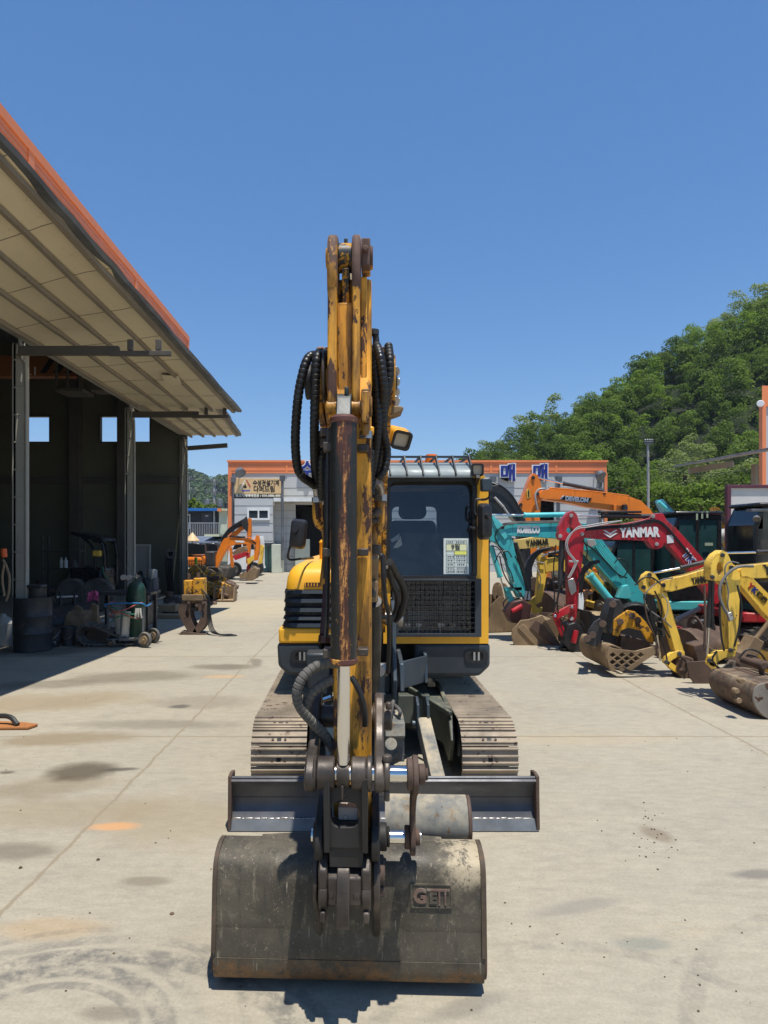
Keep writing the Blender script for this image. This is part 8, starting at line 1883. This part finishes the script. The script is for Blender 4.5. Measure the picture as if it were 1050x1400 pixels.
# ------------------------------------------------------------------ machines and buildings at the far left
DF1 = 27.5; of_ = thing('excavator', 'bright orange excavator with its arm bent down in front of the grey hall', 'excavator', (PX(270, DF1), DF1, 0), group='orange excavators at the far end')
plate([(290, 772), (297, 758), (304, 741), (308, 736), (315, 734.5), (330, 736), (350, 738), (350, 744.5), (335, 744), (322, 744.5), (312, 748), (303, 765), (298, 776)], DF1, .32, 'boom', m_org, of_)
plate([(349, 737), (351.5, 731.5), (354, 732), (355.5, 740), (355, 752), (352.5, 766), (348, 767), (348, 752)], DF1, .26, 'stick', m_org, of_)
ram((351, 734), (335, 734), (318, 735), DF1, .6, 1.3, of_); plate([(321.5, 739), (334, 739.5), (334, 742), (322, 741.6)], DF1 - .165, .01, 'name_panel', m_letter_w, of_)
for k in range(3): phose([(314, 734 - k), (325, 735 - k), (340, 737), (350, 742 + k)], DF1, .4, 'hose', m_rubber, of_, off=-.18)
plate([(338, 786), (342, 779), (350, 774), (354, 778), (352, 790), (346, 793), (337, 792)], DF1, .8, 'bucket', m_rust_tan, of_, bevel=.02)
mb = MB(); mb.box(PX(256, DF1), PX(284, DF1), DF1 - .9, DF1 + .9, .75, PZ(759, DF1)); mb.build('engine_hood', m_org, of_, .12, 3); mb = MB(); mb.prism([(PX(256, DF1), PZ(759, DF1)), (PX(283, DF1), PZ(757, DF1)), (PX(281, DF1), PZ(743, DF1)), (PX(276, DF1), PZ(741.5, DF1)), (PX(257, DF1), PZ(742, DF1))], DF1 - .9, DF1 + .1, 'y'); cb_ = mb.build('cab', m_cabblk, of_, .05); mb = MB(); mb.box(PX(258, DF1 - .9), PX(280, DF1 - .9), DF1 - .91, DF1 - .9, PZ(757, DF1 - .9), PZ(745, DF1 - .9)); mb.build('window', m_cabglass, cb_)
for yy in (-.95, .55): mb = MB(); mb.prism(rrect(PX(254, DF1), PX(300, DF1), .02, .62, .29), DF1 + yy, DF1 + yy + .4, 'y'); mb.build('track', m_track_far, of_, .03)
mb = MB(); mb.box(PX(283, DF1), PX(296, DF1), DF1 - .4, DF1 + .5, .7, 1.3); mb.build('swing_base', m_darksteel, of_, .05)
DF2 = 30.5; og2 = thing('excavator', 'second orange excavator with an upright arm and black hoses behind the first', 'excavator', (PX(285, DF2), DF2, 0), group='orange excavators at the far end')
plate([(340, 708), (343.5, 709), (344, 725), (343, 745), (341, 770), (337, 770), (338, 735)], DF2, .3, 'stick', m_org, og2); plate([(300, 752), (314, 733), (330, 719), (338, 715), (338, 721), (330, 726), (318, 738), (306, 756)], DF2, .3, 'boom', m_org, og2)
for k in range(6): phose([(302, 738 + k), (312, 724 + k * 1.3), (325, 715 + k * 1.2), (337, 708 + k * 1.5)], DF2, .9, 'hose', m_rubber, og2, off=-.2)
plate([(330, 714), (337, 706), (340, 716), (339, 728), (333, 722)], DF2 - .1, .3, 'hose_guard', m_darksteel, og2)
plate([(319, 755), (326, 750), (336, 746), (338, 752), (333, 758), (322, 760)], DF2 - .4, .7, 'bucket', m_rust_tan, og2, bevel=.02)
plate([(314, 748), (317, 748), (320, 775), (316, 778)], DF2, .2, 'cylinder', m_org, og2)
mb = MB(); mb.box(PX(284, DF2), PX(299, DF2), DF2 - .8, DF2 + .8, .7, PZ(742, DF2)); mb.build('cab', m_cabblk, og2, .06); mb = MB(); mb.box(PX(282, DF2), PX(318, DF2), DF2 - .9, DF2 + .9, .02, .6); mb.build('track', m_track_far, og2, .1); mb = MB(); mb.box(PX(286, DF2 - .8), PX(297, DF2 - .8), DF2 - .81, DF2 - .8, PZ(757, DF2), PZ(745, DF2)); mb.build('window', m_cabglass, og2)
DF3 = 29; yg3 = thing('excavator', 'small yellow excavator arm behind the orange stick at the far end', 'excavator', (PX(359, DF3), DF3, 0)); plate([(354, 748), (358, 744), (361, 748), (360, 756), (358, 775), (355, 780), (353, 770), (356, 757)], DF3, .25, 'stick', m_lemon, yg3); plate([(352, 772), (359, 770), (361, 780), (355, 786), (350, 782)], DF3, .3, 'coupler', m_darksteel, yg3); plate([(338, 764), (352, 756), (355, 752), (356, 757), (340, 772)], DF3 + .2, .25, 'boom', m_lemon, yg3)
DF4 = 29.5; rd = thing('excavator', 'small dark red excavator arm in front of the white van', 'excavator', (PX(335, DF4), DF4, 0)); plate([(337, 756), (341, 756), (343, 770), (342, 782), (338, 782), (339, 768)], DF4, .2, 'stick', m_red, rd); plate([(318, 760), (336, 754), (341, 756), (338, 760), (322, 766)], DF4, .2, 'boom', m_red, rd); plate([(328, 786), (336, 781), (342, 783), (340, 790), (330, 791)], DF4, .6, 'bucket', m_rust_tan, rd); plate([(340, 768), (345, 764), (347, 766), (342, 778)], DF4 - .2, .08, 'cylinder', m_black, rd)
# white van
DV_ = 33.5; vn = thing('van', 'white van parked behind the excavators at the far end', 'van', (PX(333, DV_), DV_, 0)); vo = spline([(PX(316, DV_), .45), (PX(316, DV_), 1.0), (PX(319, DV_), 1.35), (PX(326, DV_), 1.75), (PX(333, DV_), 1.9), (PX(352, DV_), 1.9), (PX(358, DV_), 1.8), (PX(359, DV_), .5), (PX(357, DV_), .35), (PX(318, DV_), .35)], 3, True)
mb = MB(); mb.prism(vo, DV_ - .85, DV_ + .85, 'y'); mb.build('body', m_letter_w, vn, .06)
mb = MB(); mb.prism([(PX(322, DV_), 1.3), (PX(328, DV_), 1.72), (PX(334, DV_), 1.78), (PX(334, DV_), 1.3)], DV_ - .86, DV_ - .84, 'y'); mb.prism([(PX(336, DV_), 1.3), (PX(336, DV_), 1.78), (PX(350, DV_), 1.78), (PX(351, DV_), 1.3)], DV_ - .86, DV_ - .84, 'y'); mb.build('window', m_cabglass, vn)
for px in (325, 350): mb = MB(); mb.lathe([(.18, -.1), (.31, -.11), (.34, -.06), (.34, .06), (.31, .11), (.18, .1)], (PX(px, DV_), DV_ - .82, .345), (0, 1, 0), 22); w_ = mb.build('wheel', m_rubber, vn); mb = MB(); mb.cyl((PX(px, DV_), DV_ - .94, .345), (PX(px, DV_), DV_ - .9, .345), .19); mb.build('rim', m_steel, w_)
# two storey container office with blue roof and railing
DO2 = 43.0; bo = thing('container_office', 'dark grey upper storey office with a bright blue roof edge and railed walkway', 'building', (PX(280, DO2), DO2, 0)); q = lambda px, py: (PX(px, DO2), PZ(py, DO2))
mb = MB(); mb.box(PX(235, DO2), PX(302, DO2), DO2, DO2 + 5, PZ(738, DO2), PZ(699, DO2)); mb.mi = 1; mb.box(PX(235, DO2), PX(301, DO2), DO2 + .2, DO2 + 5, 0, PZ(738, DO2)); mb.mi = 2
for i in range(26): x = PX(236 + i * 2.5, DO2); mb.box(x, x + .04, DO2 - .02, DO2, PZ(737, DO2), PZ(700, DO2))
mb.build('wall', [paint('charcoal_container', (.075, .078, .09), .5, var=.08, bump=0), m_cream_panel, m_darksteel], bo)
mb = MB(); mb.box(PX(230, DO2), PX(301, DO2), DO2 - .7, DO2 + 5.4, PZ(699, DO2), PZ(695.3, DO2)); mb.build('roof', flat('bright_blue_roof', (.025, .17, .50), .4), bo)
mb = MB(); mb.box(PX(276, DO2), PX(290, DO2), DO2 - .04, DO2 - .02, PZ(736, DO2), PZ(701, DO2)); d_ = mb.build('door', flat('door_grey', (.10, .10, .115), .5), bo); mb = MB(); mb.box(PX(281, DO2), PX(285, DO2), DO2 - .06, DO2 - .04, PZ(706, DO2), PZ(704.5, DO2)); mb.build('door_plate', m_letter_w, d_)
mb = MB(); mb.prism([q(250, 723), q(260.5, 723), q(260.5, 703), q(250, 703)], DO2 - .06, DO2 - .02, 'y', holes=[[q(251.5, 721.5), q(259, 721.5), q(259, 704.5), q(251.5, 704.5)]]); w_ = mb.build('window', m_white, bo); mb = MB(); mb.box(PX(251, DO2), PX(259.5, DO2), DO2 - .04, DO2 - .025, PZ(722, DO2), PZ(704, DO2)); mb.build('pane', m_dark_glass, w_)
mb = MB()
for i in range(28): x = PX(246 + i * 2.4, DO2 - 1.2); mb.bar((x, DO2 - 1.2, PZ(732, DO2 - 1.2)), (x, DO2 - 1.2, PZ(716, DO2 - 1.2)), .035, .035)
mb.bar((PX(240, DO2), DO2 - 1.2, PZ(715.6, DO2)), (PX(313, DO2), DO2 - 1.2, PZ(715.6, DO2)), .06, .06); mb.build('railing', paint('galvanised_rail', (.42, .43, .45), .4, .3, var=.1), bo)
mb = MB(); mb.box(PX(238, DO2), PX(312, DO2), DO2 - 1.25, DO2, PZ(734.5, DO2), PZ(732.5, DO2)); mb.build('walkway', m_leadgrey, bo)
mb = MB(); mb.cyl((PX(293, DO2 - .6), DO2 - .6, 0), (PX(293, DO2 - .6), DO2 - .6, PZ(697, DO2)), .06); mb.build('post', m_steel, bo)
sh_ = thing('annex', 'pale stair annex between the blue roofed office and the grey hall', 'building', (PX(306, 41), 41, 0)); mb = MB(); mb.box(PX(302, 41), PX(313.5, 41), 40.4, 44, 0, PZ(699, 41)); mb.build('wall', m_paleg, sh_); mb = MB(); mb.box(PX(301, 41), PX(314, 41), 40.2, 44.2, PZ(699, 41), PZ(696, 41)); mb.build('roof', m_cream_panel, sh_); mb = MB(); mb.box(PX(297, 40), PX(302, 40), 40, 41, PZ(699, 40), PZ(695, 40)); mb.build('orange_cap', m_orange_trim, sh_)
DCp = 38.0; cp = thing('carport', 'low carport with a blue grey tiled roof and pale eave behind the orange machines', 'carport', (PX(285, DCp), DCp, 0)); mb = MB(); mb.add([V((PX(258, DCp), DCp - 1, PZ(741, DCp))), V((PX(303, DCp), DCp - 1, PZ(741, DCp))), V((PX(303, DCp), DCp + 2, PZ(733.5, DCp))), V((PX(262, DCp), DCp + 2, PZ(733.5, DCp))), V((PX(258, DCp), DCp - 1, PZ(742, DCp))), V((PX(303, DCp), DCp - 1, PZ(742, DCp))), V((PX(303, DCp), DCp + 2, PZ(734.5, DCp))), V((PX(262, DCp), DCp + 2, PZ(734.5, DCp)))], [(0, 1, 2, 3), (7, 6, 5, 4), (0, 4, 5, 1), (1, 5, 6, 2), (2, 6, 7, 3), (3, 7, 4, 0)])
for i in range(18): a = V((PX(260 + i * 2.4, DCp), DCp - 1, PZ(740.8, DCp))); mb.bar(a, a + V((0, 3, PZ(733.3, DCp) - PZ(740.8, DCp))), .05, .05)
mb.build('roof', paint('blue_grey_tiles', (.24, .28, .36), .5, var=.15, bump=.1), cp); mb = MB(); mb.box(PX(284, DCp), PX(304, DCp), DCp - .9, DCp + 2, PZ(733.5, DCp), PZ(730.5, DCp)); mb.build('eave', paint('pale_lime_eave', (.62, .66, .48), .5, var=.05, bump=0), cp)
for px in (259, 302): mb = MB(); mb.bar((PX(px, DCp), DCp - .8, 0), (PX(px, DCp), DCp - .8, PZ(742, DCp)), .1, .1); mb.build('post', m_leadgrey, cp)
t = thing('parasol', 'folded tan canvas cover on a frame behind the workshop corner', 'canopy', (PX(262, 30), 30, 0)); mb = MB(); c = P(263, 728, 30); mb.lathe([(.02, 0), (.12, -.12), (.32, -.36), (.24, -.4)], c, (0, 0, 1), 10); mb.build('cover', m_sign_tan, t); mb = MB(); mb.cyl((c.x, 30, 0), (c.x, 30, c.z - .1), .03); mb.build('pole', m_rust, t)
tree('broadleaf_tree', 'fresh green round tree showing over the blue roof', PX(264, 55), 55, 0, PZ(681, 55), 1.7, 'c', 1500, .4, None, 77)
tree('broadleaf_tree', 'lower green tree just right of the round one over the blue roof', PX(281, 58), 58, 0, PZ(690, 58), 1.4, 'a', 1200, .4, None, 78)
# ------------------------------------------------------------------ summer haze
t = NT('summer_haze'); pv = t.n('ShaderNodeVolumePrincipled'); pv.inputs['Color'].default_value = (0.80, 0.88, 1.0, 1); pv.inputs['Density'].default_value = 0.00028; pv.inputs['Anisotropy'].default_value = 0.2
t.link(pv.outputs[0], t.out.inputs['Volume'])
mb = MB(); mb.box(-520, 520, -70, 720, -1.2, 78); tag(mb.build('haze', t.mat), 'thin pale summer haze over the whole yard and hills', kind='stuff')
